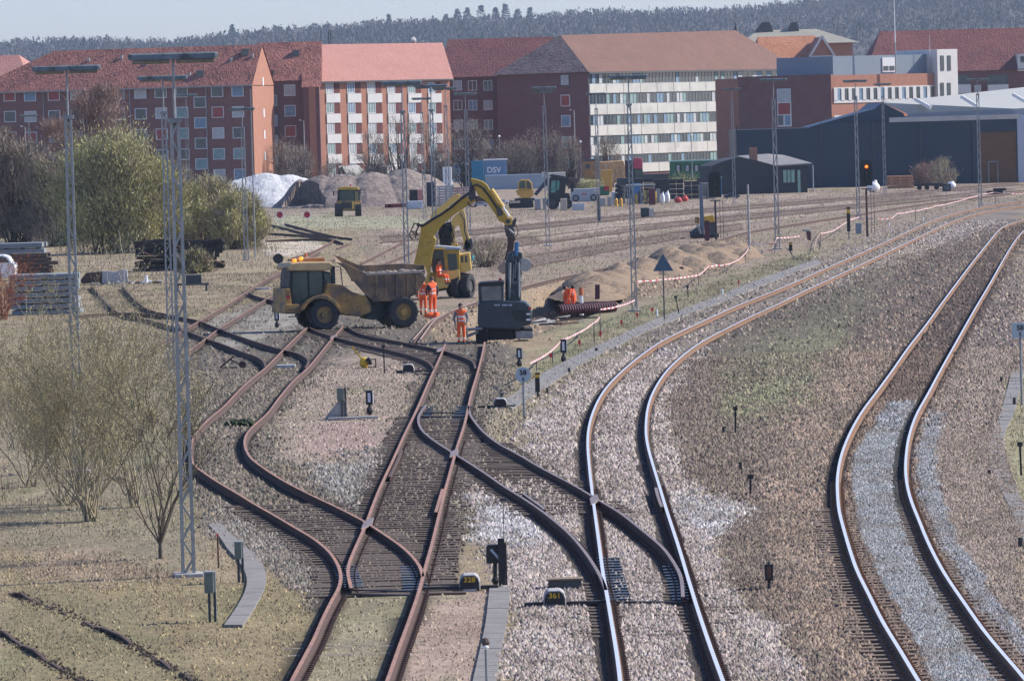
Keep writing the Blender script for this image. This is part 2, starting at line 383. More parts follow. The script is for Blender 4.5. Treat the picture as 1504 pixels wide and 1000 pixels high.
sleepers(tA, lA[0], lA[1], 88, 128, m=M_wood)
sleepers(tB, lB[0], lB[1], 100, 215, m=M_wood)
sleepers(tP, lP[0], lP[1], 122, 150, m=M_wood, half=1.3)
sleepers(tC, lC[0], lC[1], 93, 104, m=M_wood, half=1.5, zt=.03)
sleepers(tD, lD[0], lD[1], 70, 122, m=mat('stained_concrete_sleeper',(.17,.12,.085),.95,.3), half=1.3, zt=.045, w=.22)
sleepers(tR, lR[0], lR[1], 185, 240, m=M_wood)
# lower part of left track seen between its rails (half buried)
lAr = ground_line([(617,832),(616,866),(596,924),(570,996),(553,1040)])
sleepers(tA, lA[0][lA[0][:,1]<101], lAr, 80, 101, m=M_woodl, zt=-.004)

# rail clips and chair bolts along the nearest rails
def clips(t, ls, y1, m):
    mb = MB()
    for l in ls:
        l = l[np.argsort(l[:,1])]; d = np.r_[0,np.cumsum(np.linalg.norm(np.diff(l,axis=0),axis=1))]
        for s_ in np.arange(.3,d[-1],.31):
            x_ = np.interp(s_,d,l[:,0]); y_ = np.interp(s_,d,l[:,1])
            if y_ > y1 or y_ < 78: continue
            for o_ in (-.115,.115): mb.box(x_+o_-.045,x_+o_+.045,y_-.05,y_+.05,.0,.055); mb.box(x_+o_-.014,x_+o_+.014,y_-.014,y_+.014,.055,.085)
    o = mb.build('rail_clips', m, t); o['kind'] = 'stuff'
clips(tA,lA,125,M_rustside); clips(tB,lB,150,M_rustside); clips(tC,lC,130,M_rustside); clips(tD,lD,130,M_orsid); clips(tP,lP,140,M_rustside)
# slide plates and stretcher bars at the blades
def plates(t, a, b, n, m=M_black):
    mb = MB()
    for i in range(n):
        k = i/(n-1); p = G(a[0]+(b[0]-a[0])*k, a[1]+(b[1]-a[1])*k)
        mb.box(p.x-.22,p.x+.22,p.y-.09,p.y+.09,.03,.065)
    mb.beam(G(a[0],a[1],.02),G(b[0],b[1],.02),.3,.03)
    mb.build('slide_plate', m, t)
plates(tC,(893,824),(908,884),16,mat('oily_steel',(.03,.035,.04),.35,.3)); plates(tC,(990,836),(1006,884),12,_mats['oily_steel'])
plates(tA,(506,836),(518,866),10,_mats['oily_steel']); plates(tA,(604,836),(610,870),10,_mats['oily_steel'])
plates(tB,(626,600),(622,618),8,_mats['oily_steel']); plates(tB,(682,600),(676,618),8,_mats['oily_steel'])
mb = MB()
for a,b in (((508,866),(612,868)),((508,872),(612,874))):
    mb.beam(G(*a,.06),G(*b,.06),.05,.03)
mb.build('stretcher_bar', M_dgrey, tA)
mb = MB(); mb.beam(G(905,884,.06),G(1010,884,.06),.06,.04); mb.beam(G(846,884,.05),G(905,882,.05),.05,.04); mb.build('stretcher_bar', M_dgrey, tC)
mb = MB(); mb.beam(G(618,606,.07),G(686,606,.07),.06,.04); mb.beam(G(618,612,.07),G(686,612,.07),.06,.04); mb.build('stretcher_bar', M_dgrey, tB)

# ---------------- what the ground is made of ----------------
TAN=(.30,.235,.145)
Z = [ # polygon (px), albedo, softness px, stone density 0..1, noise warp
 ([(0,225),(1504,225),(1504,330),(0,330)], (.29,.23,.17), 6, 0.02),
 ([(540,290),(1504,240),(1504,335),(1240,380),(1000,440),(860,470),(760,500),(600,440),(520,360)], (.28,.215,.155), 10, .05),
 ([(640,330),(1504,262),(1504,284),(1150,332),(900,382),(700,372)], (.285,.215,.16), 5, .05),
 ([(400,318),(600,318),(700,340),(520,335),(400,336)], (.33,.31,.20), 4, 0),
 ([(385,352),(465,354),(480,364),(440,378),(390,375)], (.52,.44,.34), 2, 0),
 ([(0,620),(130,560),(280,560),(290,850),(0,800)], (.26,.22,.14), 20, .05),
 ([(0,810),(300,850),(500,865),(430,1010),(0,1010)], (.285,.225,.12), 10, .12),
 ([(30,860),(200,880),(300,1000),(0,1000),(0,900)], (.25,.205,.11), 12, .1),
 ([(0,830),(120,800),(280,845),(100,860)], (.30,.225,.145), 24, .15),
 ([(240,500),(420,430),(520,460),(700,470),(760,520),(740,600),(640,900),(510,870),(500,905),(460,900),(440,850),(395,800),(290,745),(250,650)], (.175,.148,.112), 14, .5),
 ([(300,470),(360,450),(430,440),(450,470),(330,520)], (.30,.27,.22), 8, .2),
 ([(400,620),(440,572),(500,530),(545,505),(610,530),(612,560),(580,640),(545,690),(470,705),(410,670)], (.32,.25,.19), 16, .2),
 ([(440,640),(520,610),(560,640),(530,700),(470,706)], (.345,.25,.20), 22, .15),
 ([(620,866),(722,866),(696,1010),(570,1010)], (.38,.285,.215), 5, .08),
 ([(505,868),(612,868),(565,1010),(425,1010)], (.31,.265,.165), 5, .1),
 ([(300,735),(430,800),(470,850),(455,880),(420,860),(370,820),(300,770)], (.23,.205,.17), 18, .8),
 ([(440,690),(560,660),(575,680),(530,755),(500,745)], (.24,.225,.20), 22, .9),
 ([(735,590),(790,545),(880,500),(1000,450),(1200,380),(1300,345),(1330,345),(1220,395),(1080,445),(930,525),(820,600),(760,650),(700,640)], (.29,.24,.16), 8, .3),
 ([(840,470),(940,450),(1000,430),(1200,365),(1260,345),(1190,385),(1060,425),(880,500),(800,560),(770,560)], (.245,.225,.125), 14, .05),
 ([(735,1010),(752,900),(735,850),(690,760),(676,715),(690,690),(745,712),(800,700),(760,660),(790,600),(850,560),(900,530),(960,495),(1090,440),(1300,345),(1504,290),(1504,330),(1340,365),(1200,430),(1040,520),(985,580),(985,640),(1020,720),(1100,745),(1060,790),(1050,840),(1140,920),(1180,1010)], (.385,.325,.285), 24, 1),
 ([(950,490),(1090,425),(1200,385),(1340,330),(1504,292),(1504,305),(1340,352),(1220,410),(1100,465),(1000,520)], (.30,.25,.20), 4, .6),
 ([(700,740),(760,735),(800,770),(790,800),(740,810),(690,790)], (.45,.43,.42), 30, 1),
 ([(980,730),(1110,742),(1050,790),(990,780)], (.47,.45,.44), 30, 1),
 ([(1010,530),(1130,455),(1504,318),(1504,1010),(1190,1010),(1140,920),(1060,850),(1060,790),(1110,745),(1020,720),(985,640),(985,580)], (.185,.143,.108), 14, 1),
 ([(1060,500),(1200,440),(1320,390),(1260,480),(1190,560),(1100,600),(1050,600)], (.19,.165,.11), 24, .5),
 ([(1060,590),(1130,560),(1220,560),(1190,590),(1080,620)], (.235,.225,.125), 30, .35),
 ([(1150,500),(1270,480),(1260,510),(1120,530)], (.24,.225,.13), 30, .35),
 ([(1265,490),(1400,400),(1380,440),(1290,560),(1225,640),(1205,740),(1220,820),(1290,960),(1320,1010),(1240,1010),(1150,900),(1120,760),(1150,640)], (.27,.20,.148), 30, 1),
 ([(1440,380),(1504,360),(1504,600),(1470,700),(1504,850),(1504,980),(1440,880),(1380,800),(1345,720),(1350,640),(1400,540)], (.28,.22,.175), 24, 1),
 ([(1290,586),(1370,586),(1345,640),(1340,720),(1360,790),(1420,880),(1520,1010),(1340,1010),(1280,880),(1240,780),(1234,700),(1250,640)], (.21,.15,.11), 4, 1),
 ([(1306,592),(1345,592),(1325,650),(1322,720),(1340,790),(1400,880),(1475,1010),(1378,1010),(1310,880),(1268,800),(1252,730),(1256,670)], (.275,.285,.29), 5, 1),
 ([(1365,610),(1385,610),(1372,680),(1382,740),(1410,800),(1470,890),(1540,980),(1520,985),(1440,900),(1372,790),(1348,730),(1345,660)], (.27,.275,.28), 8, 1),
 ([(1440,370),(1500,325),(1520,330),(1480,400),(1376,586),(1290,586),(1370,470)], (.14,.098,.073), 4, 1),
 ([(1476,560),(1510,540),(1510,760),(1495,720),(1470,640)], (.31,.28,.16), 4, 0),
 ([(620,470),(650,460),(700,442),(876,398),(1000,362),(1092,345),(1110,360),(1060,400),(935,445),(880,452),(800,480),(700,505),(640,505)], (.33,.245,.16), 5, .5),
]
for i_ in range(3):
    u_,l_ = far[2*i_],far[2*i_+1]; Z.insert(4,([(a,b-2.2) for a,b in u_]+[(a,b+2.2) for a,b in l_[::-1]],(.215,.155,.115),2,.25))
    if i_ < 2: Z.insert(5,([(a,b+2.6) for a,b in l_]+[(a,b+5) for a,b in l_[::-1]],(.40,.315,.24),2,.05))
Z.insert(6,([(560,336),(800,322),(1100,292),(1504,258),(1504,263),(1100,297),(800,327),(600,342)],(.36,.28,.21),3,.05))
Z.insert(6,([(780,345),(1000,318),(1300,280),(1300,284),(1000,324),(800,352)],(.37,.29,.22),3,.05))
def inpoly(px, py, poly):
    c = np.zeros(px.shape, bool); n = len(poly); j = n-1
    for i in range(n):
        xi,yi = poly[i]; xj,yj = poly[j]
        if yi != yj: c ^= ((yi > py) != (yj > py)) & (px < (xj-xi)*(py-yi)/(yj-yi)+xi)
        j = i
    return c
def pdist(px, py, poly):
    d = np.full(px.shape, 1e9); n = len(poly)
    for i in range(n):
        ax,ay = poly[i]; bx,by = poly[(i+1)%n]; dx = bx-ax; dy = by-ay
        t = np.clip(((px-ax)*dx+(py-ay)*dy)/(dx*dx+dy*dy+1e-9), 0, 1)
        d = np.minimum(d, np.hypot(px-ax-t*dx, py-ay-t*dy))
    return d
def zones(x, y):
    px, py = to_px(x, y, np.zeros_like(x))
    n1 = fbm(x*1.1, y*.35); n2 = fbm(x*3.7+50, y*1.2+9)
    n3 = fbm(x*9+3, y*4+1, 3)
    wx = (n1-.5)*2+(n3-.5)*2.2; wy = (n2-.5)*2+(n3-.5)*1.2
    c = np.empty((len(x),3)); c[:] = TAN; dn = np.zeros(len(x))
    for poly, col, soft, dens in Z:
        qx = px+wx*soft*1.3; qy = py+wy*soft*.9
        a = np.array(poly); m = (qx > a[:,0].min()-30)&(qx < a[:,0].max()+30)&(qy > a[:,1].min()-30)&(qy < a[:,1].max()+30)
        if not m.any(): continue
        ins = inpoly(qx[m], qy[m], poly); ds = pdist(qx[m], qy[m], poly)
        w = np.clip(.5+np.where(ins, ds, -ds)/(soft*.8), 0, 1)[:,None]
        c[m] = c[m]*(1-w)+np.array(col)*w; dn[m] = dn[m]*(1-w[:,0])+dens*w[:,0]
    g = fbm(x*.6+7, y*.22+3); gr = np.clip((g-.56)*7, 0, 1)*np.clip(1-dn*1.6, 0, 1)
    c = c*(1-.45*gr[:,None])+np.array((.17,.185,.075))*.45*gr[:,None]
    d2 = np.clip((fbm(x*.9+31, y*.3+77)-.55)*6, 0, 1)*.35
    c = c*(1-d2[:,None])+c*np.array((.62,.58,.52))*d2[:,None]
    d3 = (np.clip((fbm(x*1.7+11,y*.45+5)-.5)*6,0,1)*.45*np.clip(dn,0,1))[:,None]; c = c*(1-d3)+np.array((.17,.135,.105))*d3
    return c, dn

# ---------------- oily rail beds, wider on the shaded side, darkened to deepen rail shadows ----------------
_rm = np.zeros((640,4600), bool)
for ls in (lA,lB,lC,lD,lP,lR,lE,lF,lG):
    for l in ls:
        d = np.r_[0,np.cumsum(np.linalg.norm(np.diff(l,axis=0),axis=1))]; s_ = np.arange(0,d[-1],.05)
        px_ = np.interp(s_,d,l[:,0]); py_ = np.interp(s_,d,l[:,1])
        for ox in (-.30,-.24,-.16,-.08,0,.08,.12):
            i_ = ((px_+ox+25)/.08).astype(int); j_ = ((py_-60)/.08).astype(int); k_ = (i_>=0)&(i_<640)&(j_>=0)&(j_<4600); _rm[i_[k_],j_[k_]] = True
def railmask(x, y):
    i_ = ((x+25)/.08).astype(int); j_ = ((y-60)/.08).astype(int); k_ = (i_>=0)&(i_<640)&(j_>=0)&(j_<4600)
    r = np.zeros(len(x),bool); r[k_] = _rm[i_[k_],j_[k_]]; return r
# ---------------- ground sheet ----------------
TR = [(700,452),(766,428),(833,411),(876,402),(950,386),(935,425),(905,450),(870,462),(800,486),(742,505),(700,500),(668,492)]
TRg = [tuple(G(a,b)[:2]) for a,b in TR]
def gz(x, y):
    h = (fbm(x*.5, y*.25)-.5)*.10+(fbm(x*2.3+5, y*1.3)-.5)*.05
    far = np.clip((y-150)/60, 0, 1); h = h*(.25+.75*far)
    m = (x > 0-12)&(x < 14)&(y > 150)&(y < 420)
    if m.any():
        ins = inpoly(x[m], y[m], TRg); ds = pdist(x[m], y[m], TRg)
        h[m] -= np.where(ins, np.clip(ds/.8, 0, 1)*1.15, 0)
    return h
def axis(segs):
    o = []
    for a,b,st in segs: o += list(np.arange(a, b, st))
    return np.array(o+[segs[-1][1]])
xs = np.r_[-axis([(26,70,2),(70,300,20),(300,2400,150)])[::-1], np.arange(-25,25,.22), axis([(25,70,2),(70,300,20),(300,2400,150)])]
ys = axis([(20,70,5),(70,140,.4),(140,340,.6),(340,520,2),(520,1000,20),(1000,7000,250)])
X,Y = np.meshgrid(xs, ys); x = X.ravel(); y = Y.ravel()
hz = gz(x, y); cc, dnn = zones(x, y); cc = cc*(1-.5*np.clip(dnn,0,1))[:,None]; cc[railmask(x,y)] *= .3  # rail beds darkened in colour: oily dirt plus painted rail shade
ny, nx = X.shape; idx = np.arange(nx*ny).reshape(ny, nx)
F = np.stack([idx[:-1,:-1].ravel(), idx[:-1,1:].ravel(), idx[1:,1:].ravel(), idx[1:,:-1].ravel()], 1)
M_ground = vmat('ground_soil', amount=.38, scale=5, sc_big=.5, bump=.7, stretch=(1,.5,1))
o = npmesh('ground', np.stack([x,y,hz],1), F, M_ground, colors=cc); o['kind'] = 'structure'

# ---------------- ballast stones and clods ----------------
def stones(name, N, y0, y1, smin, smax, minden, maxh=.8, label=None, only=None, zoff=0):
    u = rng.random(N); yy = np.sqrt(y0*y0+u*(y1*y1-y0*y0)); xx = (rng.random(N)*2-1)*.098*yy
    c, dn = zones(xx, yy); keep = rng.random(N) < np.maximum(dn, minden)
    if only is not None:
        qx,qy = to_px(xx,yy,np.zeros_like(xx)); keep &= inpoly(qx,qy,only)
    xx,yy,c,dn = xx[keep],yy[keep],c[keep],dn[keep]; n = len(xx)
    s = smin+(smax-smin)*rng.random(n)**1.6; s = s*(.6+.4*np.clip(dn*2,0,1))
    rm_ = railmask(xx, yy); c = np.where(rm_[:,None], c*.22+np.array((.012,.009,.008)), c); s = np.where(rm_, s*.42, s)  # stones there shrunk and coloured dark for dirt and rail shade
    a = rng.random(n)*6.283; V = np.zeros((n,5,3))
    for k in range(4):
        r = s*(.55+.45*rng.random(n)); t = a+k*1.5708+(rng.random(n)-.5)*.7
        V[:,k,0] = xx+r*np.cos(t); V[:,k,1] = yy+r*np.sin(t); V[:,k,2] = -.01+(rng.random(n)-.5)*.3*s
    V[:,4,0] = xx+(rng.random(n)-.5)*s*.8; V[:,4,1] = yy+(rng.random(n)-.5)*s*.8; V[:,4,2] = s*(.5+maxh*rng.random(n))
    hh = gz(xx, yy); V[:,:,2] += hh[:,None]+zoff
    f = np.array([(0,1,4),(1,2,4),(2,3,4),(3,0,4)]); F = (f[None]+(np.arange(n)*5)[:,None,None]).reshape(-1,3)
    br = .32+1.3*rng.random(n)**1.15; tint = 1+(rng.random((n,3))-.5)*.12
    cc = np.clip(c*br[:,None]*tint, 0, .85)
    o = npmesh(name, V.reshape(-1,3), F, M_stone, colors=np.repeat(cc, 5, 0)); tag(o, label, 'ballast', kind='stuff'); return n
M_stone = bpy.data.materials.new('ballast_stone'); M_stone.use_nodes = True
_n = M_stone.node_tree; _b = _n.nodes['Principled BSDF']; _b.inputs['Roughness'].default_value = .9
_v = _n.nodes.new('ShaderNodeVertexColor'); _v.layer_name = 'Col'; _n.links.new(_v.outputs[0], _b.inputs['Base Color'])
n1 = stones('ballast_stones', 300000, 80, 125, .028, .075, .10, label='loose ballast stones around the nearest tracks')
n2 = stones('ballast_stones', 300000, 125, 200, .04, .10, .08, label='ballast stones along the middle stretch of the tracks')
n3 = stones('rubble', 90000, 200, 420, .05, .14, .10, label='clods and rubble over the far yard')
DIN = [(1306,592),(1345,592),(1325,650),(1322,720),(1340,790),(1400,880),(1490,1010),(1372,1010),(1306,880),(1266,800),(1251,730),(1254,670)]
DOUT = [(1362,610),(1420,560),(1504,600),(1504,960),(1440,890),(1400,825),(1366,765),(1348,700),(1350,650)]
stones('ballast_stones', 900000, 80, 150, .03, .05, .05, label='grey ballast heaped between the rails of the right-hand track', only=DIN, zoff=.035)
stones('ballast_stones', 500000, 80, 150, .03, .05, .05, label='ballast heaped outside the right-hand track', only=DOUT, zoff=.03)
print('stones', n1, n2, n3)
# ---------------- hills and the wood on them ----------------
prof = [(-60,70),(0,66),(60,63),(150,60),(230,61),(280,57),(340,50),(400,44),(470,42),(560,37),(620,33),(700,27),(780,26),(850,20),(950,20),(1050,18),(1120,12),(1200,2),(1300,-14),(1400,-24),(1504,-34),(1600,-40)]
HY = 4300.0
hx = [P(a,b,HY) for a,b in prof]; HX = np.array([p.x for p in hx]); HZ = np.array([p.z for p in hx])-13
def hillz(x, y):
    t = np.clip((y-2300)/(HY-2300), 0, 1); top = np.interp(x*HY/np.maximum(y,1), HX, HZ)
    return top*(t*t*(3-2*t))**.8*(1+.0*y)+(fbm(x*.01+3, y*.004)-.5)*10*t-1.0
xs = np.linspace(-560,560,90); ys = np.linspace(2250,4700,60); X,Y = np.meshgrid(xs,ys)
X = X*(Y/4300); zz = hillz(X.ravel(), Y.ravel()); ny,nx = X.shape; idx = np.arange(nx*ny).reshape(ny,nx)
F = np.stack([idx[:-1,:-1].ravel(), idx[:-1,1:].ravel(), idx[1:,1:].ravel(), idx[1:,:-1].ravel()],1)
M_hill = mat('hill_floor', (.075,.055,.04), .95, .3, .01)
o = npmesh('hills', np.stack([X.ravel(),Y.ravel(),zz],1), F, M_hill); o['kind'] = 'structure'
def wood(n):
    y = 2500+rng.random(n)**.7*2050; x = (rng.random(n)*2-1)*560*(y/4300)*.95
    z = hillz(x, y); h = 9+rng.random(n)*6; r = 4+rng.random(n)*3
    K = 26; V = np.zeros((n,K,3,3)); 
    th = rng.random((n,K))*6.283; ph = rng.random((n,K)); rr = np.sqrt(rng.random((n,K)))
    cz = z[:,None]+h[:,None]*(.35+.65*ph); cr = r[:,None]*np.sin(np.pi*np.clip(ph*.8+.2,0,1))*rr
    cx = x[:,None]+cr*np.cos(th); cy = y[:,None]+cr*np.sin(th)
    for k in range(3):
        V[:,:,k,0] = cx+(rng.random((n,K))-.5)*2.0; V[:,:,k,1] = cy+(rng.random((n,K))-.5)*2.0; V[:,:,k,2] = cz+(rng.random((n,K))-.5)*4.2
    F = np.arange(n*K*3).reshape(-1,3); mi = np.repeat(np.clip((fbm(x*.02,y*.006)-.5)*5+1+rng.random(n)*1.2-.6,0,2.9).astype(int), K)
    ms = [mat('bare_wood_a',(.115,.09,.075),.95,.3,.05), mat('bare_wood_b',(.06,.058,.046),.95,.3,.05), mat('bare_wood_c',(.125,.105,.08),.95,.3,.05)]
    tag(npmesh('hillside_wood', V.reshape(-1,3), F, ms, mi=mi), 'hazy bare wood covering the ridge behind the town', 'wood', kind='stuff')
wood(9500)
M_fir = mat('fir_green', (.022,.04,.028), .95, .3, .2); M_bark = mat('bark', (.10,.075,.055), .95, .3, 3)
def cone_tree(px, py, h, w, i):
    p = P(px, py, HY); x,y = p.x,HY; z0 = p.z-h
    t = thing('conifer', '', 'conifer', (x,y,z0), 0, 'conifers standing out on the wooded ridge')
    t['label'] = i
    MB().cyl((0,0,0),(0,0,h*.95),.35,.08,6).build('trunk', M_bark, t)
    n = 260; k = rng.random(n); zz = h*(.25+.75*k); rad = w*(1-k*.85)*(.5+.5*rng.random(n)); a = rng.random(n)*6.283
    c = np.stack([rad*np.cos(a), rad*np.sin(a), zz],1); V = c[:,None,:]+(rng.random((n,3,3))-.5)*np.array([3.2,3.2,1.8])
    npmesh('crown', V.reshape(-1,3), np.arange(n*3).reshape(-1,3), M_fir, parent=t)
conif = [(571,22,14,2.6,'lone slender conifer on the ridge left of the dark clump'),(655,22,11,4,'small conifer at the left end of the dark ridge clump'),(672,14,14,5,'second conifer from the left in the dark ridge clump'),
 (686,12,15,5,'broad conifer in the left part of the ridge clump'),(706,9,17,6,'tall broad conifer in the centre of the ridge clump'),(728,12,15,5,'conifer right of the centre of the ridge clump'),(742,6,17,4.5,'tallest narrow conifer of the ridge clump'),
 (760,14,14,6,'wide conifer near the right end of the ridge clump'),(778,12,15,4,'rightmost conifer of the dark ridge clump'),(341,37,14,4,'lone conifer on the low ridge above the left brick block')]
for c in conif: cone_tree(*c)

# ---------------- buildings ----------------
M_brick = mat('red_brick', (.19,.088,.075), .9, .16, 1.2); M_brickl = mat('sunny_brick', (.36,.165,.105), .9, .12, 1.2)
M_brickd = mat('dark_brick', (.165,.077,.07), .9, .15, 1.0)  # brick colour carries the light: bright copy for sunlit walls, dark for shaded
def tile(name, a, b):      # clay tiles in courses: a real relief pattern
    m = bpy.data.materials.new(name); m.use_nodes = True; t = m.node_tree; N = t.nodes; L = t.links
    bs = N['Principled BSDF']; bs.inputs['Roughness'].default_value = .85
    tc = N.new('ShaderNodeTexCoord'); wv = N.new('ShaderNodeTexVoronoi'); mp = N.new('ShaderNodeMapping')
    mp.inputs['Scale'].default_value = (5.5,3.2,3.2); L.new(tc.outputs['Object'], mp.inputs[0]); L.new(mp.outputs[0], wv.inputs['Vector']); wv.inputs['Scale'].default_value = 1
    nz = N.new('ShaderNodeTexNoise'); nz.inputs['Scale'].default_value = .35; nz.inputs['Detail'].default_value = 6; L.new(tc.outputs['Object'], nz.inputs['Vector'])
    rp = N.new('ShaderNodeValToRGB'); rp.color_ramp.elements[0].color = a+(1,); rp.color_ramp.elements[1].color = b+(1,)
    ad = N.new('ShaderNodeMath'); ad.operation = 'MULTIPLY_ADD'; L.new(wv.outputs['Color'], ad.inputs[0]); ad.inputs[1].default_value = .8
    L.new(nz.outputs[0], ad.inputs[2]); sb = N.new('ShaderNodeMath'); sb.operation = 'SUBTRACT'; L.new(ad.outputs[0], sb.inputs[0]); sb.inputs[1].default_value = .4
    L.new(sb.outputs[0], rp.inputs[0]); L.new(rp.outputs[0], bs.inputs['Base Color'])
    bp = N.new('ShaderNodeBump'); bp.inputs['Strength'].default_value = .6; bp.inputs['Distance'].default_value = .1; L.new(wv.outputs['Distance'], bp.inputs['Height']); L.new(bp.outputs[0], bs.inputs['Normal'])
    return m
M_tile = tile('roof_tiles', (.085,.025,.02), (.42,.165,.115)); M_tilep = tile('pink_roof_tiles', (.33,.145,.115), (.43,.205,.16))
M_tiled = tile('dark_roof_tiles', (.10,.03,.032), (.24,.085,.07)); M_tileb = tile('brown_roof_tiles', (.12,.058,.038), (.20,.10,.066))
M_tileg = tile('grey_brown_roof_tiles', (.13,.08,.06), (.42,.30,.23))
M_plast = mat('white_render', (.60,.585,.55), .8, .06, .6); M_panel = mat('cream_panel', (.50,.48,.43), .8, .12, .35, col2=(.42,.40,.36), thr=.56, sc2=.3)
M_curt = [mat('curtain_white',(.42,.44,.43),.8,.2,2), mat('curtain_blue',(.16,.25,.33),.6,.3,2), mat('curtain_red',(.30,.06,.05),.7,.3,2), mat('curtain_green',(.20,.30,.28),.6,.3,2)]
M_frame = mat('window_frame_white',(.62,.63,.62),.6,.05)
def W2L(root, p):
    a = root.rotation_euler[2]; d = Vector(p)-root.location; c,s = math.cos(a),math.sin(a)
    return (d.x*c+d.y*s, -d.x*s+d.y*c, d.z)
class Fac:
    """a building placed by one corner: plan angle a (along the facade), x along, y into, z up"""
    def __init__(s, name, label, cat, px, Y, ang, pyref=200):
        p = P(px, pyref, Y); s.t = thing(name, label, cat, (p.x, Y, 0), R(ang)); s.a = R(ang); s.o = Vector((p.x,Y,0))
        s.d = Vector((math.cos(s.a), math.sin(s.a), 0)); s.n = Vector((-math.sin(s.a), math.cos(s.a), 0))
    def xz(s, px, py, off=0.0):                   # where a ray meets the facade plane (off = metres in front)
        r = ray(px, py); o = s.o-s.n*off; den = r.dot(s.n); t = (o-Vector((0,0,CZ))).dot(s.n)/den
        q = Vector((0,0,CZ))+r*t-o; return q.dot(s.d), q.z+0
    def world(s, x, y, z): q = s.o+s.d*x+s.n*y; return (q.x,q.y,z)
    def win(s, px, py, w, h, cur=0, mull=1, off=.03, name='window', wm=None):
        x, z = s.xz(px, py); s.winm(x-w/2, x+w/2, z-h/2, z+h/2, cur, mull, off, name, wm)
    def winm(s, x0, x1, z0, z1, cur=0, mull=1, off=.03, name='window', wm=None, side=None):
        f = MB(); e = .09; y = -off
        f.box(x0,x1,y-.04,y+.02,z0,z0+e); f.box(x0,x1,y-.04,y+.02,z1-e,z1); f.box(x0,x0+e,y-.04,y+.02,z0+e,z1-e); f.box(x1-e,x1,y-.04,y+.02,z0+e,z1-e)
        for k in range(mull): xm = x0+(x1-x0)*(k+1)/(mull+1); f.box(xm-.04,xm+.04,y-.035,y+.02,z0+e,z1-e)
        fo = f.build(name, wm or M_frame, s.t)
        g = MB().box(x0+e,x1-e,y,y+.02,z0+e,z1-e)
        g.build('pane', M_glass if cur == 0 else M_curt[cur-1], fo)
    def walls(s, x0, x1, y1, z0, z1, m): return MB().box(x0,x1,0,y1,z0,z1).build('wall', m, s.t)

YB = 785.0
# B1: long brick block on the left
b = Fac('apartment_block', 'long dark brick apartment block with red tiled roof behind the left bushes', 'apartment block', 372, 742, -11, 190)
ze = b.xz(372,123)[1]; xl = -38.5; dep = 12.0
b.walls(xl, 0, dep, -1, ze, M_brick)
zr = b.xz(380,66,-6)[1]-.1
MB().prism([(0,ze),(dep/2,zr),(dep,ze)], 0, .25).add([], []).build('gable_dummy', M_brickl, b.t) if False else None
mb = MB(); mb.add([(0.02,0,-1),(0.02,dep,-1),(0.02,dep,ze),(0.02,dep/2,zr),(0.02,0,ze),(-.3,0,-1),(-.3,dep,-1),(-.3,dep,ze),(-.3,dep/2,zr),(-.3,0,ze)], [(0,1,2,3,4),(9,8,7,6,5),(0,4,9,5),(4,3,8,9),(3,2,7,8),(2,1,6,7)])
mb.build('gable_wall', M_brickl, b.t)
xh = b.xz(62,73)[0]
mb = MB(); o_=.5; mb.add([(xl-.4,-o_,ze-.2),(.15,-o_,ze-.2),(.15,dep/2,zr+.12),(xh,dep/2,zr+.12),(xl-.4,dep+o_,ze-.2),(.15,dep+o_,ze-.2)], [(0,1,2,3),(0,3,4),(5,4,3,2),(0,4,5,1)])
mb.build('roof', M_tile, b.t)
MB().box(xl-.4,.1,-o_-.12,-o_,ze-.32,ze-.15).build('gutter', M_grey, b.t)
cols = [(14,141),(44,141),(79,140),(112,139),(174,138),(206,137),(236,136),(267,135),(319,134.5),(349,134)]
for cx,cy in cols:
    for k in range(5):
        b.win(cx+k*.9, cy+k*30.6, 1.6, 1.45, random.choice([0,0,0,2,1,4,3]) , 0)
for k in range(5): b.win(293.5+k*.8, 150.5+k*30.2, 1.6, 1.45, random.choice([0,2,4]), 0); b.win(6+k*.8, 156+k*30.2, 1.2, 1.2, 0, 0) if False else None
for px in (64,191,303): x,_ = b.xz(px,150); MB().cyl((x,-.12,-1),(x,-.12,ze-.2),.07).build('downpipe', M_grey, b.t)
for k in range(6):
    f = MB(); z = ze-1.6-k*2.8 + (1.3 if k==0 else 0); f.box(.03,.08,dep/2-.35,dep/2+.35,z,z+1.1); f.build('gable_window', M_frame, b.t)
for px,py in ((290,110),(348,78)):
    x,z = b.xz(px,py); yy = (z-ze)/(zr-ze)*dep/2; MB().box(x-.5,x+.5,yy-.55,yy+.1,z-.6,z+.55).build('roof_window', M_glass, b.t)
for px,py in ((118,90),(166,86),(243,84),(206,95),(330,90),(360,84),(275,112)):
    x,z = b.xz(px,py); yy = (z-ze)/(zr-ze)*dep/2; MB().box(x-.14,x+.14,yy-.3,yy,z-.1,z+.45).build('roof_vent', M_conc, b.t)
# B0 far-left pink roof behind
b0 = Fac('apartment_block', 'distant block showing only its pale red roof at the left edge', 'apartment block', 40, 850, -11, 190)
z0 = b0.xz(0,112)[1]; b0.walls(-16,0,12,-1,z0,M_brick); zt = b0.xz(0,81)[1]
MB().add([(-16,-.4,z0),(.4,-.4,z0),(-2.6,6,zt),(-16,6,zt),(.4,12.4,z0),(-16,12.4,z0)],[(0,1,2,3),(1,4,2),(5,3,2,4)]).build('roof', M_tilep, b0.t)

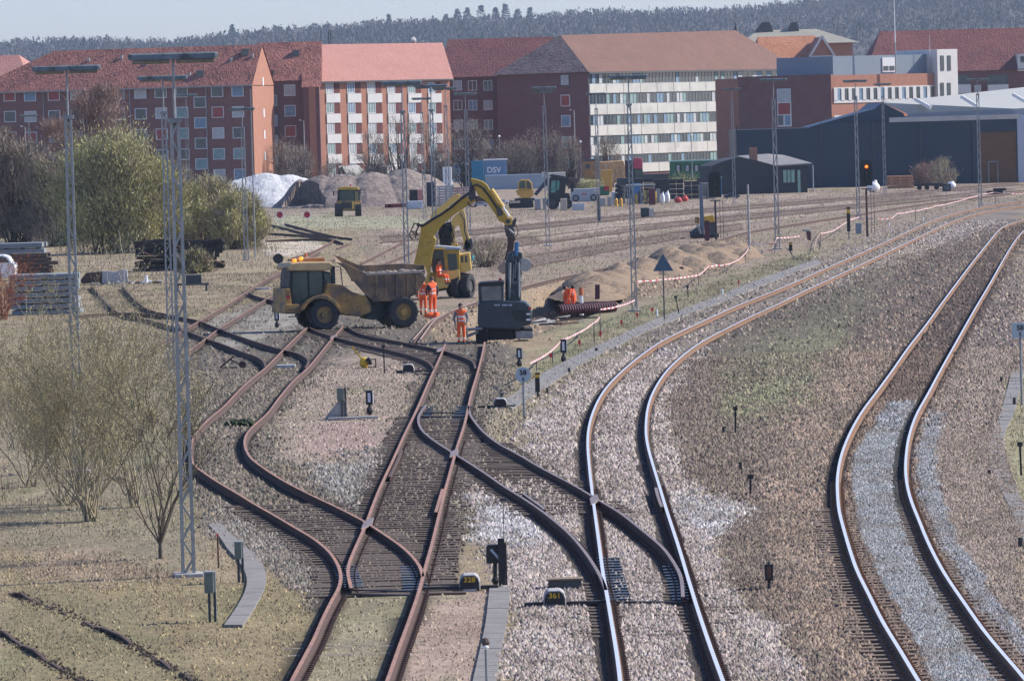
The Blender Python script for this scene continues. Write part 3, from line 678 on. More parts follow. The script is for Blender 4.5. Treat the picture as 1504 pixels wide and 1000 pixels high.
# B2: recessed brick wing between
b2 = Fac('apartment_block', 'narrow recessed brick wing between the two left apartment blocks', 'apartment block', 471, 755.5, 0, 190)
ze2 = b2.xz(420,119)[1]; xw = b2.xz(378,150)[0]; zr2 = b2.xz(420,68)[1]+.6
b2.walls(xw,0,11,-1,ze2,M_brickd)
x1 = b2.xz(446,130)[0]; zp = b2.xz(446,127)[1]
MB().box(x1,0,-1.6,-.004,-1,zp).build('stair_tower', M_brickd, b2.t)
MB().box(-1.4,-.5,-1.75,-1.6,-1,zp-.1).build('brick_pier', M_brickl, b2.t)
MB().add([(xw,-.4,ze2),(.3,-.4,ze2),(.3,5.5,zr2),(xw,5.5,zr2),(.3,11,ze2),(xw,11,ze2)],[(0,1,2,3),(3,2,4,5),(0,3,5),(1,4,2)]).add([(x1-.2,-2,zp-.15),(.3,-2,zp-.15),(.3,1.4,zp+2.4),(x1-.2,.6,zp+1.8)],[(0,1,2,3)]).build('roof', M_tile, b2.t)
for k in range(4):
    b2.win(425.5+k*.6, 133+k*30, 1.5, 1.5, [1,2,3,0][k], 0); 
for k in range(4): b2.win(402+k*.5, 148+k*29.5, .9, 1.5, [4,1,1,1][k], 0)
for px,py in ((397,109),(433,79)):
    x,z = b2.xz(px,py); yy = (z-ze2)/(zr2-ze2)*5.5; MB().box(x-.45,x+.45,yy-.5,yy+.1,z-.5,z+.5).build('roof_window', M_glass, b2.t)

# B3: sunlit block with white balconies
b3 = Fac('apartment_block', 'sunlit brick apartment block with stacked white balconies and smooth pink roof', 'apartment block', 468, 758, 47, 190)
ze3 = b3.xz(468,119)[1]; xe = b3.xz(660,114)[0]; dep3 = 13
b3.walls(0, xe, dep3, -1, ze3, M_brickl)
xl3,zr3 = b3.xz(441,66,-dep3/2); xr3,_ = b3.xz(650,64.5,-dep3/2)
mb = MB(); mb.add([(-.3,-.5,ze3-.1),(xe+.3,-.5,ze3-.1),(xr3,dep3/2,zr3),(xl3,dep3/2,zr3),(xe+.3,dep3+.4,ze3-.1),(-.3,dep3+.4,ze3-.1)],[(0,1,2,3),(3,2,4,5),(0,3,5),(1,4,2)])
mb.build('roof', M_tilep, b3.t)
MB().box(-.3,xe+.3,-.62,-.5,ze3-.3,ze3-.1).build('gutter', M_dgrey, b3.t)
bx = [(478.6,499),(510,530),(539.5,560.5),(569,589.5),(599,618.5),(628.5,648)]
for a,c in bx:
    xa = b3.xz(a,150)[0]; xc = b3.xz(c,150)[0]
    for k in range(5):
        zt = b3.xz((a+c)/2, 121+k*29.8)[1]; zm = b3.xz((a+c)/2, 137.5+k*29.8)[1]; zb = b3.xz((a+c)/2, 151+k*29.8)[1]
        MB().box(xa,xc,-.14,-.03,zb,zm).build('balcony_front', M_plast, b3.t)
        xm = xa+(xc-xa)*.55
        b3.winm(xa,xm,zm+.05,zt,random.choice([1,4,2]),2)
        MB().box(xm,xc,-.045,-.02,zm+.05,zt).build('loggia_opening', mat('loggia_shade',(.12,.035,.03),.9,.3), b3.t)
# aerials on roof
q = W2L(b3.t, P(485,66,YB+25)); t = thing('rooftop_plant', 'grey rooftop plant room with aerial masts behind the pink roof', 'rooftop plant', P(485,66,YB+30)-Vector((0,0,2.6)))
MB().box(-1.2,1.2,0,2,-1,2.6).box(-2.6,-1.2,0,1.8,-1,2.1).build('housing', M_grey, t)
for x in (-1.3,-.2,.1): MB().cyl((x,.3,2.2),(x,.3,4.6),.07,n=6).build('aerial', M_dgrey, t)
MB().beam((-2.9,.2,2.3),(-.9,.2,2.3),.08).build('rail', M_dgrey, t)
t = thing('satellite_dish', 'small grey satellite dish on the pink roof ridge', 'satellite dish', P(607.5,66,YB+14))
MB().cyl((0,0,-.6),(0,0,.3),.05,n=6).build('pole', M_grey, t); MB().cyl((0,-.1,.5),(.25,-.3,.5),.62,.1,12).build('dish', M_conc, t)

# B4: dark wing with dark red roof
b4 = Fac('apartment_block', 'shaded brick wing with dark red roof right of the white balcony block', 'apartment block', 735, YB+6, -8, 190)
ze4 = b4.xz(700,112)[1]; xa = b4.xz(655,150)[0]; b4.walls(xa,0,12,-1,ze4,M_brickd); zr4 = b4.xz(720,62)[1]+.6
xr = b4.xz(805,58)[0]; xa2 = b4.xz(648,90)[0]
MB().add([(xa-1,-.4,ze4-.1),(3,-.4,ze4-.1),(xr,7,zr4),(xa2,7,zr4),(3,13,ze4),(xa-1,13,ze4)],[(0,1,2,3),(3,2,4,5),(0,3,5),(1,4,2)]).build('roof', M_tiled, b4.t)
for i,px in enumerate((672,694,716.5)):
    for k in range(5): b4.win(px+k*.5, 126+k*28.8, 1.25, 1.4, random.choice([1,2,4,0]), 1)

# B5: long block with ribbon windows
b5 = Fac('apartment_block', 'long block with cream panel bands and ribbon windows beyond the excavators', 'apartment block', 865, YB-5, 58, 190)
ze5 = b5.xz(865,105)[1]; xe = b5.xz(1168,97)[0]; dep5 = 14.6
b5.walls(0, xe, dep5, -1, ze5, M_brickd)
xh0,zr5 = b5.xz(823,52,-dep5/2)
xh1,zr5b = b5.xz(1080,45,-dep5/2)
mb = MB(); e=.5; mb.add([(-e,-e,ze5-.1),(xe+e,-e,ze5-.1),(xh1,dep5/2,zr5b),(xh0,dep5/2,zr5),(xe+e,dep5+e,ze5-.1),(-e,dep5+e,ze5-.1)],[(0,1,2,3),(3,2,4,5),(1,4,2)])
mb.build('roof', M_tileb, b5.t)
mb = MB(); mb.add([(-e-.01,-e,ze5-.1),(xh0-.01,dep5/2,zr5),(-e-.01,dep5+e,ze5-.1)],[(0,1,2)]); mb.build('hip_roof', M_tileg, b5.t)
MB().box(-e,xe+e,-e-.14,-e,ze5-.35,ze5-.12).build('gutter', M_dgrey, b5.t)
xb1 = b5.xz(1082,130)[0]
pl = [(124,137.5),(154,169),(185,200),(214,229),(243,256)]
zz_ = [(b5.xz(866,a)[1], b5.xz(866,c)[1]) for a,c in pl]
prev = b5.xz(866,108)[1]
xend = [xe-.3]+[xb1]*4
for k,(za,zb) in enumerate(zz_):
    n = 9
    for i in range(n):
        x0 = .15+(xb1-.15)*i/n; x1 = .15+(xb1-.15)*(i+1)/n
        MB().box(x0,x1-.12,-.22,-.02,zb,za).build('cream_panel', M_panel, b5.t)
    # ribbon window: one frame per bay, each with panes and curtains
    nb = 9
    for i in range(nb):
        x0 = .15+(xb1-.15)*i/nb; x1 = .15+(xb1-.15)*(i+1)/nb
        f = MB(); f.box(x0,x1,-.1,-.02,prev-.1,prev); f.box(x0,x1,-.1,-.02,za,za+.08)
        w = (x1-x0)/5
        for j in range(5): f.box(x0+j*w,x0+j*w+.08,-.1,-.02,za+.08,prev-.1)
        fo = f.build('ribbon_window', mat('ribbon_frame',(.20,.21,.21),.6,.1), b5.t)
        g = MB()
        for j in range(5):
            g.box(x0+j*w+.08,x0+(j+1)*w,-.05,-.03,za+.08,prev-.1,random.choice([0,0,0,0,0,1,2,4]))
        g.build('panes', [M_glass]+M_curt, fo)
    prev = zb-.03
for j in range(12):
    x0 = xb1+.3+j*(xe-xb1-.6)/12; f = MB().box(x0,x0+(xe-xb1)/12-.15,-.1,-.03,zz_[0][0]+.1,b5.xz(866,108)[1]); f.build('ribbon_window', random.choice([M_glass,M_curt[0],M_curt[1]]), b5.t)
# gable windows (on the wall facing the camera)
for k,(px,py) in enumerate([(832,118),(833,148),(834,178),(835,209),(836,239)]):
    c = P(px,py,YB); l = W2L(b5.t, c); z = c.z; yy = 3.6
    f = MB().box(-.09,-.02,yy-.75,yy+.75,z-.8,z+.8).build('gable_window', M_frame if k>0 else M_dgrey, b5.t)
    MB().box(-.12,-.09,yy-.62,yy+.62,z-.68,z+.68).build('pane', [M_curt[0],M_curt[2],M_curt[1],M_curt[3],M_curt[3]][k], f)
t = thing('roof_vent', 'small dark pointed vent on the right end of the long brown ridge', 'roof vent', P(1081,45,YB+45))
MB().cyl((0,0,-.8),(0,0,1.1),.5,.06,8).build('cowl', M_dgrey, t)

# B6: low block with brick front, white strip windows, penthouse and white tower
YC = 730
b6 = Fac('office_building', 'low brick office block with a white strip of windows and a grey rooftop storey', 'office building', 1222, YC, 40, 180)
b6.t['label'] = 'low brick office block with white strip windows, grey penthouse and white stair tower'
zt6 = b6.xz(1222,111)[1]; xe6 = b6.xz(1372,107)[0]
b6.walls(0,xe6,22,-1,zt6,M_brickl)
l = W2L(b6.t, P(1086,117,YC+14))
# brick front (shaded) towards the camera, left of the corner
fx = Fac('x','x y z w','x',1222,YC-.2,-12,180); c = Fac
COL.objects.unlink(fx.t); bpy.data.objects.remove(fx.t)
fx.t = b6.t
xL = fx.xz(1084,118)[0]; zl = fx.xz(1222,111)[1]
q = [fx.world(xL,0,0), fx.world(0,0,0), fx.world(0,1.5,0), fx.world(xL,9,0)]
q = [W2L(b6.t, (p[0],p[1],0)) for p in q]
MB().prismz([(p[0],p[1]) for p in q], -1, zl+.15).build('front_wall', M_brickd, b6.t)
def fxbox(name, px0, px1, py0, py1, th, m, par=None, off=.02):
    x0,z1 = fx.xz(px0,py0); x1,z0 = fx.xz(px1,py1); q = [fx.world(x0,-off,0),fx.world(x1,-off,0),fx.world(x1,-off-th,0),fx.world(x0,-off-th,0)]
    q = [W2L(b6.t,(p[0],p[1],0)) for p in q]; return MB().prismz([(p[0],p[1]) for p in q], z0, z1).build(name, m, par or b6.t)
w_ = fxbox('tall_window',1141,1163,131,186,.08,M_frame); fxbox('pane',1143,1161,152,168,.03,M_curt[2],w_,.11); fxbox('pane',1143,1151,170,184,.03,M_glass,w_,.11); fxbox('pane',1153,1161,170,184,.03,M_curt[1],w_,.11); fxbox('blind',1142,1162,132,150,.03,M_curt[0],w_,.11)
# strip windows
xs0 = b6.xz(1224,140)[0]; xs1 = b6.xz(1371,140)[0]; za = b6.xz(1224,129)[1]; zb = b6.xz(1224,152)[1]
MB().box(xs0,xs1,-.1,-.02,zb,zb+.35).box(xs0,xs1,-.1,-.02,za-.15,za).build('white_band', M_plast, b6.t)
n = 14
for i in range(n):
    x0 = xs0+(xs1-xs0)*i/n; dx = (xs1-xs0)/n
    MB().box(x0,x0+dx*.45,-.16,-.02,zb+.35,za-.15).build('white_pier', M_plast, b6.t)
    MB().box(x0+dx*.45,x0+dx,-.07,-.03,zb+.35,za-.15).build('window', M_glass if i%3 else M_curt[1], b6.t)
za2 = b6.xz(1224,170)[1]; zb2 = b6.xz(1224,176)[1]
MB().box(xs0,xs1*.25,-.1,-.02,zb2,za2).build('lower_window_band', M_frame, b6.t)
# penthouse
x0 = b6.xz(1232,100)[0]; MB().box(x0+.3,xe6+.4,1.4,12,zt6,b6.xz(1232,79)[1]-.3).build('penthouse', mat('blue_grey_cladding',(.19,.24,.28),.6,.06,.5), b6.t)
f = b6; xa,za = b6.xz(1295,85,-1.4); xb,zb = b6.xz(1314,106,-1.4)
w_ = MB().box(xa,xb,1.28,1.38,zb,za).build('penthouse_window', M_frame, b6.t); MB().box(xa+.15,(xa+xb)/2-.1,1.24,1.28,zb+.2,za-1.1).box((xa+xb)/2+.1,xb-.15,1.24,1.28,zb+.2,za-1.1).build('pane', M_glass, w_)
# tower
xt0 = b6.xz(1372,110)[0]; xt1 = b6.xz(1402,110)[0]; ztt = b6.xz(1375,73)[1]
MB().box(xt0+.05,xt1,-.6,7,-1,ztt).build('stair_tower', M_plast, b6.t)
for r0,r1 in ((82,104),(122,144)):
    for a,c in ((1381,1386.5),(1391,1396.5)):
        xa,za = b6.xz(a,r0,.6); xb,zb = b6.xz(c,r1,.6); MB().box(xa,xb,-.66,-.61,zb,za).build('tower_window', M_glass, b6.t)
def antenna(px, py0, py1, Y, lab, r=.09):
    a = P(px,py1,Y); h = P(px-1,py0,Y).z-a.z; t = thing('roof_antenna', lab, 'antenna', a)
    MB().cyl((0,0,0),(0,0,h*.4),r,r*.8,6).build('pole', M_conc, t); MB().cyl((0,0,h*.4),(0,0,h),r*.7,r*.3,6).build('whip', M_white, t)
antenna(1316,-6,108,YC+6,'tall thin white mast rising above the grey penthouse',.13)
antenna(1366.5,52,105,YC+12,'thin dark aerial just left of the white stair tower',.06)

# B7: right dark red roof block
b7 = Fac('apartment_block', 'brick apartment block with wide dark red roof and white dormers at the right edge', 'apartment block', 1278, 790, 3, 170)
ze7 = b7.xz(1400,104)[1]; x1 = b7.xz(1560,100)[0]; zr7 = b7.xz(1400,49)[1]; b7.walls(0,x1,13,-1,ze7,M_brickd)
xr = b7.xz(1301,56)[0]
MB().add([(-.5,-.4,ze7-.1),(x1,-.4,ze7-.1),(x1,6.5,zr7+.6),(xr,6.5,zr7+.6),(x1,13.4,ze7),(-.5,13.4,ze7)],[(0,1,2,3),(3,2,4,5),(0,3,5),(1,4,2)]).build('roof', M_tiled, b7.t)
for a,c in ((1326,1357),(1494,1530)):
    xa,za = b7.xz(a,78); xb,zb = b7.xz(c,104); d = MB().prism([(xa,zb),(xa,za-.2),(xb,za),(xb-1.0,zb)], -.3, 3.0).build('dormer', M_plast, b7.t)
    MB().box(xa+.4,xa+2.0,-.36,-.31,zb+1.2,za-.5).build('dormer_window', M_glass, d)
for a,c in ((1337,1367),(1393,1425),(1450,1480)):
    xa,za = b7.xz(a,125); xb,zb = b7.xz(c,137); MB().box(xa,xb,-1.0,-.1,zb,za).build('balcony_front', M_plast, b7.t)
    MB().box(xa,xb,-.06,-.01,za,za+1.3).build('balcony_opening', M_glass, b7.t)
for a in (1382,1436): b7.win(a,130,.9,.9,1,0)
# B8: house with gable; big old grey roof
b8 = Fac('gabled_house', 'brick house with orange tiles and a white trimmed gable behind the office block', 'house', 1120, 860, 8, 150)
ze8 = b8.xz(1150,97)[1]; x1 = b8.xz(1232,97)[0]; zr8 = b8.xz(1150,56)[1]; b8.walls(0,x1,11,-1,ze8,M_brickl)
MB().add([(-.4,-.4,ze8),(x1+.4,-.4,ze8),(x1-2.5,5.5,zr8+.3),(.5,5.5,zr8+.3),(x1+.4,11.4,ze8),(-.4,11.4,ze8)],[(0,1,2,3),(3,2,4,5),(0,3,5),(1,4,2)]).build('roof', tile('orange_tiles',(.36,.13,.06),(.52,.23,.12)), b8.t)
xa,zb = b8.xz(1187,84); xb,_ = b8.xz(1222,84); xm,za = b8.xz(1204,55)
g = MB().add([(xa,-1.5,zb),(xb,-1.5,zb),(xm,-1.5,za),(xa,4,zb),(xb,4,zb),(xm,4,za)],[(0,1,2),(0,2,5,3),(1,4,5,2)]).box(xa+.3,xb-.3,-1.3,0,-1,zb).build('gable_bay', M_brickl, b8.t)
MB().beam((xa-.1,-1.7,zb),(xm,-1.7,za+.1),.3,.3).beam((xb+.1,-1.7,zb),(xm,-1.7,za+.1),.3,.3).beam((xa,-1.7,zb),(xb,-1.7,zb),.3,.25).build('white_trim', M_plast, g)
for px in (1200,1208): xx,z = b8.xz(px,103,1.5); MB().box(xx-.35,xx+.35,-1.56,-1.42,z-1,z+1).build('window', M_frame, b8.t)
b9 = Fac('large_old_building', 'large distant building with grey roof and two tall roof ventilators', 'building', 1095, 930, 4, 150)
ze9 = b9.xz(1200,64)[1]; x1 = b9.xz(1252,62)[0]; zr9 = b9.xz(1180,47)[1]; b9.walls(0,x1,14,-1,ze9,M_brickl)
MB().add([(-1,-1,ze9),(x1+1,-1,ze9),(x1-5,7,zr9+.5),(3,7,zr9+.5),(x1+1,15,ze9),(-1,15,ze9)],[(0,1,2,3),(3,2,4,5),(0,3,5),(1,4,2)]).build('roof', mat('grey_roof',(.30,.28,.22),.9,.12,.4), b9.t)
for px,w in ((1131,1.5),(1173,1.0)):
    xx,z = b9.xz(px,32); xx2,zb = b9.xz(px,50)
    MB().prism([(xx-w*1.6,zb-.5),(xx-w*.6,z-.4),(xx-w*.4,z),(xx+w*.4,z),(xx+w*.6,z-.6),(xx+w*1.0,zb-.5)],6,8).build('roof_ventilator', M_dgrey, b9.t)

# hall: dark corrugated shed with white saw roofs
YH = 620
bh = Fac('industrial_hall', 'long dark blue corrugated hall with a brown bay and pale roofs behind the sidings', 'industrial hall', 1084, YH, 1.0, 260)
zh = bh.xz(1300,180)[1]; x1 = bh.xz(1494,200)[0]
M_corr = mat('dark_blue_corrugated', (.016,.036,.062), .5, .15, 1.5, stretch=(1,1,12))
mb = MB(); xq = [0, bh.xz(1206,200)[0], bh.xz(1283,200)[0], bh.xz(1352,200)[0], bh.xz(1427,200)[0]]
for i in range(4):
    xa,xb = xq[i],xq[i+1]; w = MB(); zt = bh.xz(1084+i*95,187-i*3.4)[1]; n = 40
    for k in range(int((zt+.5)/.35)):
        z = -.5+k*.35; w.prism([(xa+.06,z),(xb-.06,z),(xb-.06,z+.35),(xa+.06,z+.35)], -.05 if k%2 else 0, .3)
    w.build('wall_panel', M_corr, bh.t)
    MB().box(xa-.1,xa+.06,-.14,.2,-.5,zt+.1).build('pilaster', M_dark, bh.t)
zt0 = bh.xz(1450,173)[1]; xd0 = bh.xz(1437,200)[0]; xd1 = bh.xz(1492,200)[0]; zd = bh.xz(1450,194)[1]
MB().box(0,x1,.31,16,-.5,zt0-.6).build('inner_wall', M_dark, bh.t)
w = MB()
for k in range(int((zd+.5)/.4)): w.box(xd0,xd1,-.04 if k%2 else 0,.3,-.5+k*.4,-.1+k*.4)
w.build('brown_bay', mat('brown_corrugated',(.15,.075,.03),.7,.2,1.5), bh.t)
MB().box(xq[4],xd0,-.1,.3,-.5,zt0).box(xd0,xd1,-.1,.3,zd,zt0).box(xd1,x1,-.1,.3,-.5,zt0).build('portal', M_corr, bh.t)
xa,za = bh.xz(1451,237,.1); xb,_ = bh.xz(1466,237,.1)
MB().box(xa,xa+.12,-.12,-.05,-.3,za).box(xb-.12,xb,-.12,-.05,-.3,za).box(xa,xb,-.12,-.05,za-.12,za).build('door_frame', M_grey, bh.t)
MB().box(x1,x1+1.2,-.2,16,-.5,zt0+.2).build('end_wall', mat('pale_blue_metal',(.42,.47,.53),.5,.1), bh.t)
MB().box(bh.xz(1306,180)[0],x1+.3,-.25,.1,bh.xz(1306,180)[1]-.0,bh.xz(1306,178.5)[1]+.4).build('roof_edge', M_panel, bh.t)
# low dark gable and white roofs behind
g0 = [bh.xz(a,c) for a,c in ((1190,187),(1275,163),(1285,161),(1365,178),(1365,190),(1190,190))]
MB().prism(g0, 1.5, 14).build('gable_roof', M_corr, bh.t)
g1 = [bh.xz(a,c) for a,c in ((1280,166),(1298,151),(1330,167),(1330,175),(1280,175))]
MB().prism(g1, 2.0, 22).build('gable_roof', M_corr, bh.t)
mw = mat('white_roof_sheet',(.40,.40,.36),.7,.06,.4)
A = bh.xz(1298,151); Bp = bh.xz(1330,167); z2 = bh.xz(1330,167)[1]
xr0 = A[0]; mb = MB(); xr1 = x1+6
mb.add([(xr0,2.2,A[1]),(xr0+5,1.9,A[1]-2.35),(xr1,1.9,A[1]-1.5),(xr1,26,A[1]+1.5)], [(0,1,2,3)])
mb.build('white_roof', mw, bh.t)
mb = MB().add([(xr0+2.7,1.8,bh.xz(1330,167)[1]),(xr1,1.8,bh.xz(1504,158)[1]),(xr1,1.8,bh.xz(1504,172)[1]),(xr0+2.7,1.8,bh.xz(1330,182)[1])],[(0,3,2,1)]); mb.build('roof_fascia', mat('grey_sheet',(.30,.31,.33),.6,.1,.5), bh.t)
for px0,py0,px1,py1 in ((1346,147,1369,160),(1414,143,1436,157),(1490,140,1512,153)):
    a = bh.xz(px0,py0); c_ = bh.xz(px1,py1); MB().beam((a[0],2.0,a[1]+.1),(c_[0],1.6,c_[1]+.1),.5,.35).build('roof_ridge_cap', M_white, bh.t)
# wooden shed
bs = Fac('wooden_shed', 'dark timber shed with grey felt roof and green window left of the hall', 'shed', 1140, 588, 12, 280)
zl = bs.xz(1140,243)[1]; xr = bs.xz(1188,243)[0]; M_tar = mat('tarred_boards',(.035,.038,.042),.8,.25,3,stretch=(5,5,1))
MB().box(0,xr-.2,0,6,-.2,zl).build('wall', M_tar, bs.t)
# left wing facing camera
fl = P(1046,240,592); lw = W2L(bs.t, (fl.x,fl.y,0))
sw = [bs.xz(u_,v_,-.4) for u_,v_ in ((1046,244),(1062,237),(1085,231),(1112,236),(1141,244),(1141,287),(1046,289))]
MB().prism(sw,.4,5.5).build('side_wall', M_tar, bs.t)
rp_ = []
for u_,v_,o_ in ((1082,229,-5.5),(1139,243,.3),(1193,239.5,.3),(1152,228,-6.5),(1128,226,-6)):
    a_ = bs.xz(u_,v_,o_); rp_.append((a_[0],-o_,a_[1]))
MB().add(rp_+[(p_[0],p_[1],p_[2]-.14) for p_ in rp_],[(0,1,2,3,4),(9,8,7,6,5),(0,5,6,1),(1,6,7,2),(2,7,8,3)]).build('roof', mat('grey_felt',(.22,.21,.20),.9,.15,1.5), bs.t)
bx_ = bs.xz(1116,225); MB().box(bx_[0]-.4,bx_[0]+.3,2.2,2.9,zl,zl+1.9).build('chimney', M_brickl, bs.t)
xa,za = bs.xz(1150,250); xb,zb = bs.xz(1167,268); w_ = MB().box(xa,xb,-.08,-.02,zb,za).build('window_shutter', mat('pale_green_paint',(.25,.42,.33),.7,.2,3), bs.t)
for k in range(1,3): MB().box(xa+(xb-xa)*k/3-.04,xa+(xb-xa)*k/3+.04,-.11,-.08,zb,za).build('mullion', M_tar, w_)
xa,za = bs.xz(1171,250); xb,_ = bs.xz(1175,250); MB().box(xa,xb,-.07,-.01,0,za).build('door_post', _mats['pale_green_paint'], bs.t)
MB().cyl((xr+.3,-.4,0),(xr+.3,-.4,zl-.1),.07).build('post', M_grey, bs.t)
p = P(1112,258,591); l = W2L(bs.t,p); MB().box(l[0]-.8,l[0]+.8,l[1]-.35,l[1]-.1,l[2]-.8,l[2]+.8).build('side_window', M_green, bs.t)
# ---------------- lattice lamp masts ----------------
def lattice_mast(h, w0=.20, w1=.13, lamp=1.68, seg=.55, full=True, arms=1, lh=0.0):
    t = thing('lamp_mast', '', 'lamp mast')
    mb = MB(); hp = h-1.25
    def w(z): return (w0+(w1-w0)*z/hp)/2
    for sx,sy in ((-1,-1),(1,-1),(1,1),(-1,1)):
        mb.beam((sx*w(0),sy*w(0),-.3),(sx*w(hp),sy*w(hp),hp),.055,.055)
    n = int(hp/seg)
    for i in range(n):
        a = i*hp/n; c = (i+1)*hp/n
        for s_ in (-1,1):
            f = 1 if i%2 else -1
            mb.beam((f*w(a),s_*w(a),a),(-f*w(c),s_*w(c),c),.03,.03)
            mb.beam((s_*w(a),f*w(a),a),(s_*w(c),-f*w(c),c),.03,.03)
    mb.build('lattice', M_galv, t)
    MB().cyl((0,0,hp-.15),(0,0,h-.02),.035,.03,6).build('top_pole', M_grey, t)
    MB().box(-.13,.13,-.13,.13,hp-.06,hp+.03).build('head_plate', M_grey, t); MB().box(-.28,.28,-.28,.28,-.3,.07).build('concrete_foot', M_conc, t, bevel=.02)
    for k in range(arms):
        z = h-.08-k*.22; L_ = lamp if k == 0 else lamp*.75
        sh = MB(); pr = [(-.09,-.03),(-.07,.07),(-.03,.1),(.03,.1),(.07,.07),(.09,-.03)]
        v = [(x,y,z+zz) for x in (-L_/2,-L_/2+.06,L_/2-.06,L_/2) for y,zz in (pr if abs(x) < L_/2-.01 else [(a*.75,b*.8) for a,b in pr])]
        fs = [(i*6+j,i*6+(j+1)%6,(i+1)*6+(j+1)%6,(i+1)*6+j)[::-1] for i in range(3) for j in range(6)]+[(0,1,2,3,4,5),(23,22,21,20,19,18)]
        sh.add(v, fs); o = sh.build('lamp_housing', M_lampg, t)
        MB().box(-L_/2+.08,-.06,-.075,.075,z-.105,z-.032).box(.06,L_/2-.08,-.075,.075,z-.105,z-.032).build('diffuser', M_diff, o, bevel=.015)
    return t
M_lampg = mat('lamp_grey_green', (.16,.19,.19), .5, .35, 5, col2=(.07,.07,.06), thr=.55); M_diff = mat('dirty_diffuser', (.20,.17,.11), .5, .3, 5)
masts = [ # base px, top py, lamp px width, arms, label
 (277,846,78,132,1,'tall lattice lamp mast with rust streaks standing in the left foreground'),
 (252,548,112,74,1,'lattice lamp mast just behind and left of the tall foreground one'),
 (116,694,97,100,1,'lattice lamp mast rising from the scrub at the far left'),
 (600,475,120,59,1,'lattice lamp mast standing in front of the dumper rear wheel'),
 (641,426,125,50,1,'lattice lamp mast rising from behind the yellow excavator cab'),
 (932,457,111,58,1,'lattice lamp mast with barrier tape tied to its foot beside the spoil heaps'),
 (805,361,128,37,2,'lattice lamp mast with two stacked lamps in the middle of the yard'),
 (624,322,144,29,1,'slim lattice lamp mast before the gravel heap'),
 (660,358,129,37,1,'lattice lamp mast behind the yellow boom'),
 (689,343,137,34,1,'lattice lamp mast seen through the arch of the yellow boom'),
 (880,326,137,30,1,'slim lattice lamp mast by the scrapped vehicle body'),
 (1079,298,130,28,1,'slim lattice lamp mast before the end of the cream banded block'),
 (1142,366,116,40,1,'lattice lamp mast in front of the timber shed'),
 (1261,322,118,36,1,'lattice lamp mast just left of the red railway signal'),
 (1300,285,123,26,1,'slim lattice lamp mast right of the red railway signal'),
 (1440,306,116,34,1,'lattice lamp mast before the brown bay of the hall'),
 (47,331,169,27,1,'slim lattice lamp mast before the left end of the brick block'),
 (362,382,159,38,1,'lattice lamp mast by the white gable near the right end of the brick block'),
 (279,345,139,34,1,'lattice lamp mast half hidden behind the tall foreground one')]
masts[17] = (362,382,159,38,1,'lattice lamp mast in front of the orange gable wall of the long brick block')
for bx,by,ty,lw,arms,lab in masts:
    g = G(bx,by); s = FPX/g.y; h = (by-ty)/s; near = by > 420
    m_ = lattice_mast(h, .21 if near else .24, .13 if near else .18, lw/s, .34 if near else .8, True, arms)
    m_.location = g; m_['label'] = lab; m_['group'] = 'lattice lamp masts across the yard'; m_.rotation_euler[2] = random.uniform(-.05,.05)+(.12 if bx in (277,252) else 0)
# single street lights and posts
def pole(px, by, ty, lab, arm=0, r=.06, name='street_light', cat='street light', mt=None, head=True):
    g = G(px,by); s = FPX/g.y; h = (by-ty)/s; t = thing(name, lab, cat, g)
    MB().cyl((0,0,0),(0,0,h),r,r*.6,8).build('pole', mt or M_grey, t)
    if arm:
        MB().beam((0,0,h-.02),(arm,0,h+.12),.05,.05).build('arm', mt or M_grey, t)
        MB().box(min(arm,arm*1.6),max(arm,arm*1.6),-.1,.1,h+.06,h+.18).build('lamp_head', M_white, t)
    elif head: MB().ball((0,0,h+.05),(.18,.18,.14),8).build('lamp_head', M_white, t)
    return t
pole(449,281,178,'white street light beside the left gravel heap',-.35,.09,mt=M_conc)
pole(846,270,163,'white street light at the corner of the dark brick gable',-.35,.09,mt=M_conc)
pole(735,273,201,'short street light above the blue container')
pole(854,270,209,'short rusty street light left of the orange wagon')
pole(1017,266,199,'street light before the cream panel wall')
pole(40,292,187,'white street light near the left end of the brick block',-.35,.08,mt=M_conc)
pole(375,378,132,'thin grey pole right of the mast by the orange gable',0,.05,head=False)
t = pole(1101,375,271,'plain grey post standing beside the spoil heaps',0,.09,'post','post',M_conc,False)
pole(880,326,285,'short stout post at the foot of the mast by the scrap',0,.13,'post','post',M_dgrey,False)

# ---------------- railway signals and markers ----------------
M_lens = mat('white_lens', (.62,.66,.70), .3, .05); M_yelp = mat('yellow_paint', (.65,.40,.03), .6, .1)
# tall signals
def signal(px, by, hy, lab, red=False):
    g = G(px,by); s = FPX/g.y; h = (by-hy)/s; t = thing('railway_signal', lab, 'railway signal', g)
    mb = MB(); mb.cyl((0,0,0),(0,0,h-1.9),.075,.065,8).build('post', mat('rusty_black',(.03,.022,.02),.8,.4,3,col2=(.20,.10,.05),thr=.55) if red else M_black, t)
    hd = MB(); w = .42; n = 12
    pts = [(-w,h-1.7),(w,h-1.7),(w,h-.25),(w*.7,h-.05),(0,h),(-w*.7,h-.05),(-w,h-.25)]
    hd.prism(pts,-.06,.02).build('head', M_black, t)
    for k,z in enumerate((h-.45,h-.85,h-1.25)):
        hood = MB(); hood.cyl((0.05,-.32,z),(0.05,-.06,z),.14,.13,10,caps=False).build('hood', M_dgrey, t)
        MB().cyl((0.05,-.075,z),(0.05,-.06,z),.10,n=12).build('lens', mat('red_signal_light',(.9,.1,.02),.3,.05,emit=(1,.12,.01,3.5)) if (red and k==0) else M_glass, t)
    MB().box(-.35,.35,-.3,.15,h-1.95,h-1.88).build('platform', M_dgrey, t)
    MB().beam((.3,.1,.2),(.3,.1,h-1.9),.03).beam((.5,.1,.2),(.5,.1,h-1.9),.03).build('ladder', M_dgrey, t)
    return t
signal(1052,355,252,'black railway signal head seen beside the drilling rig')
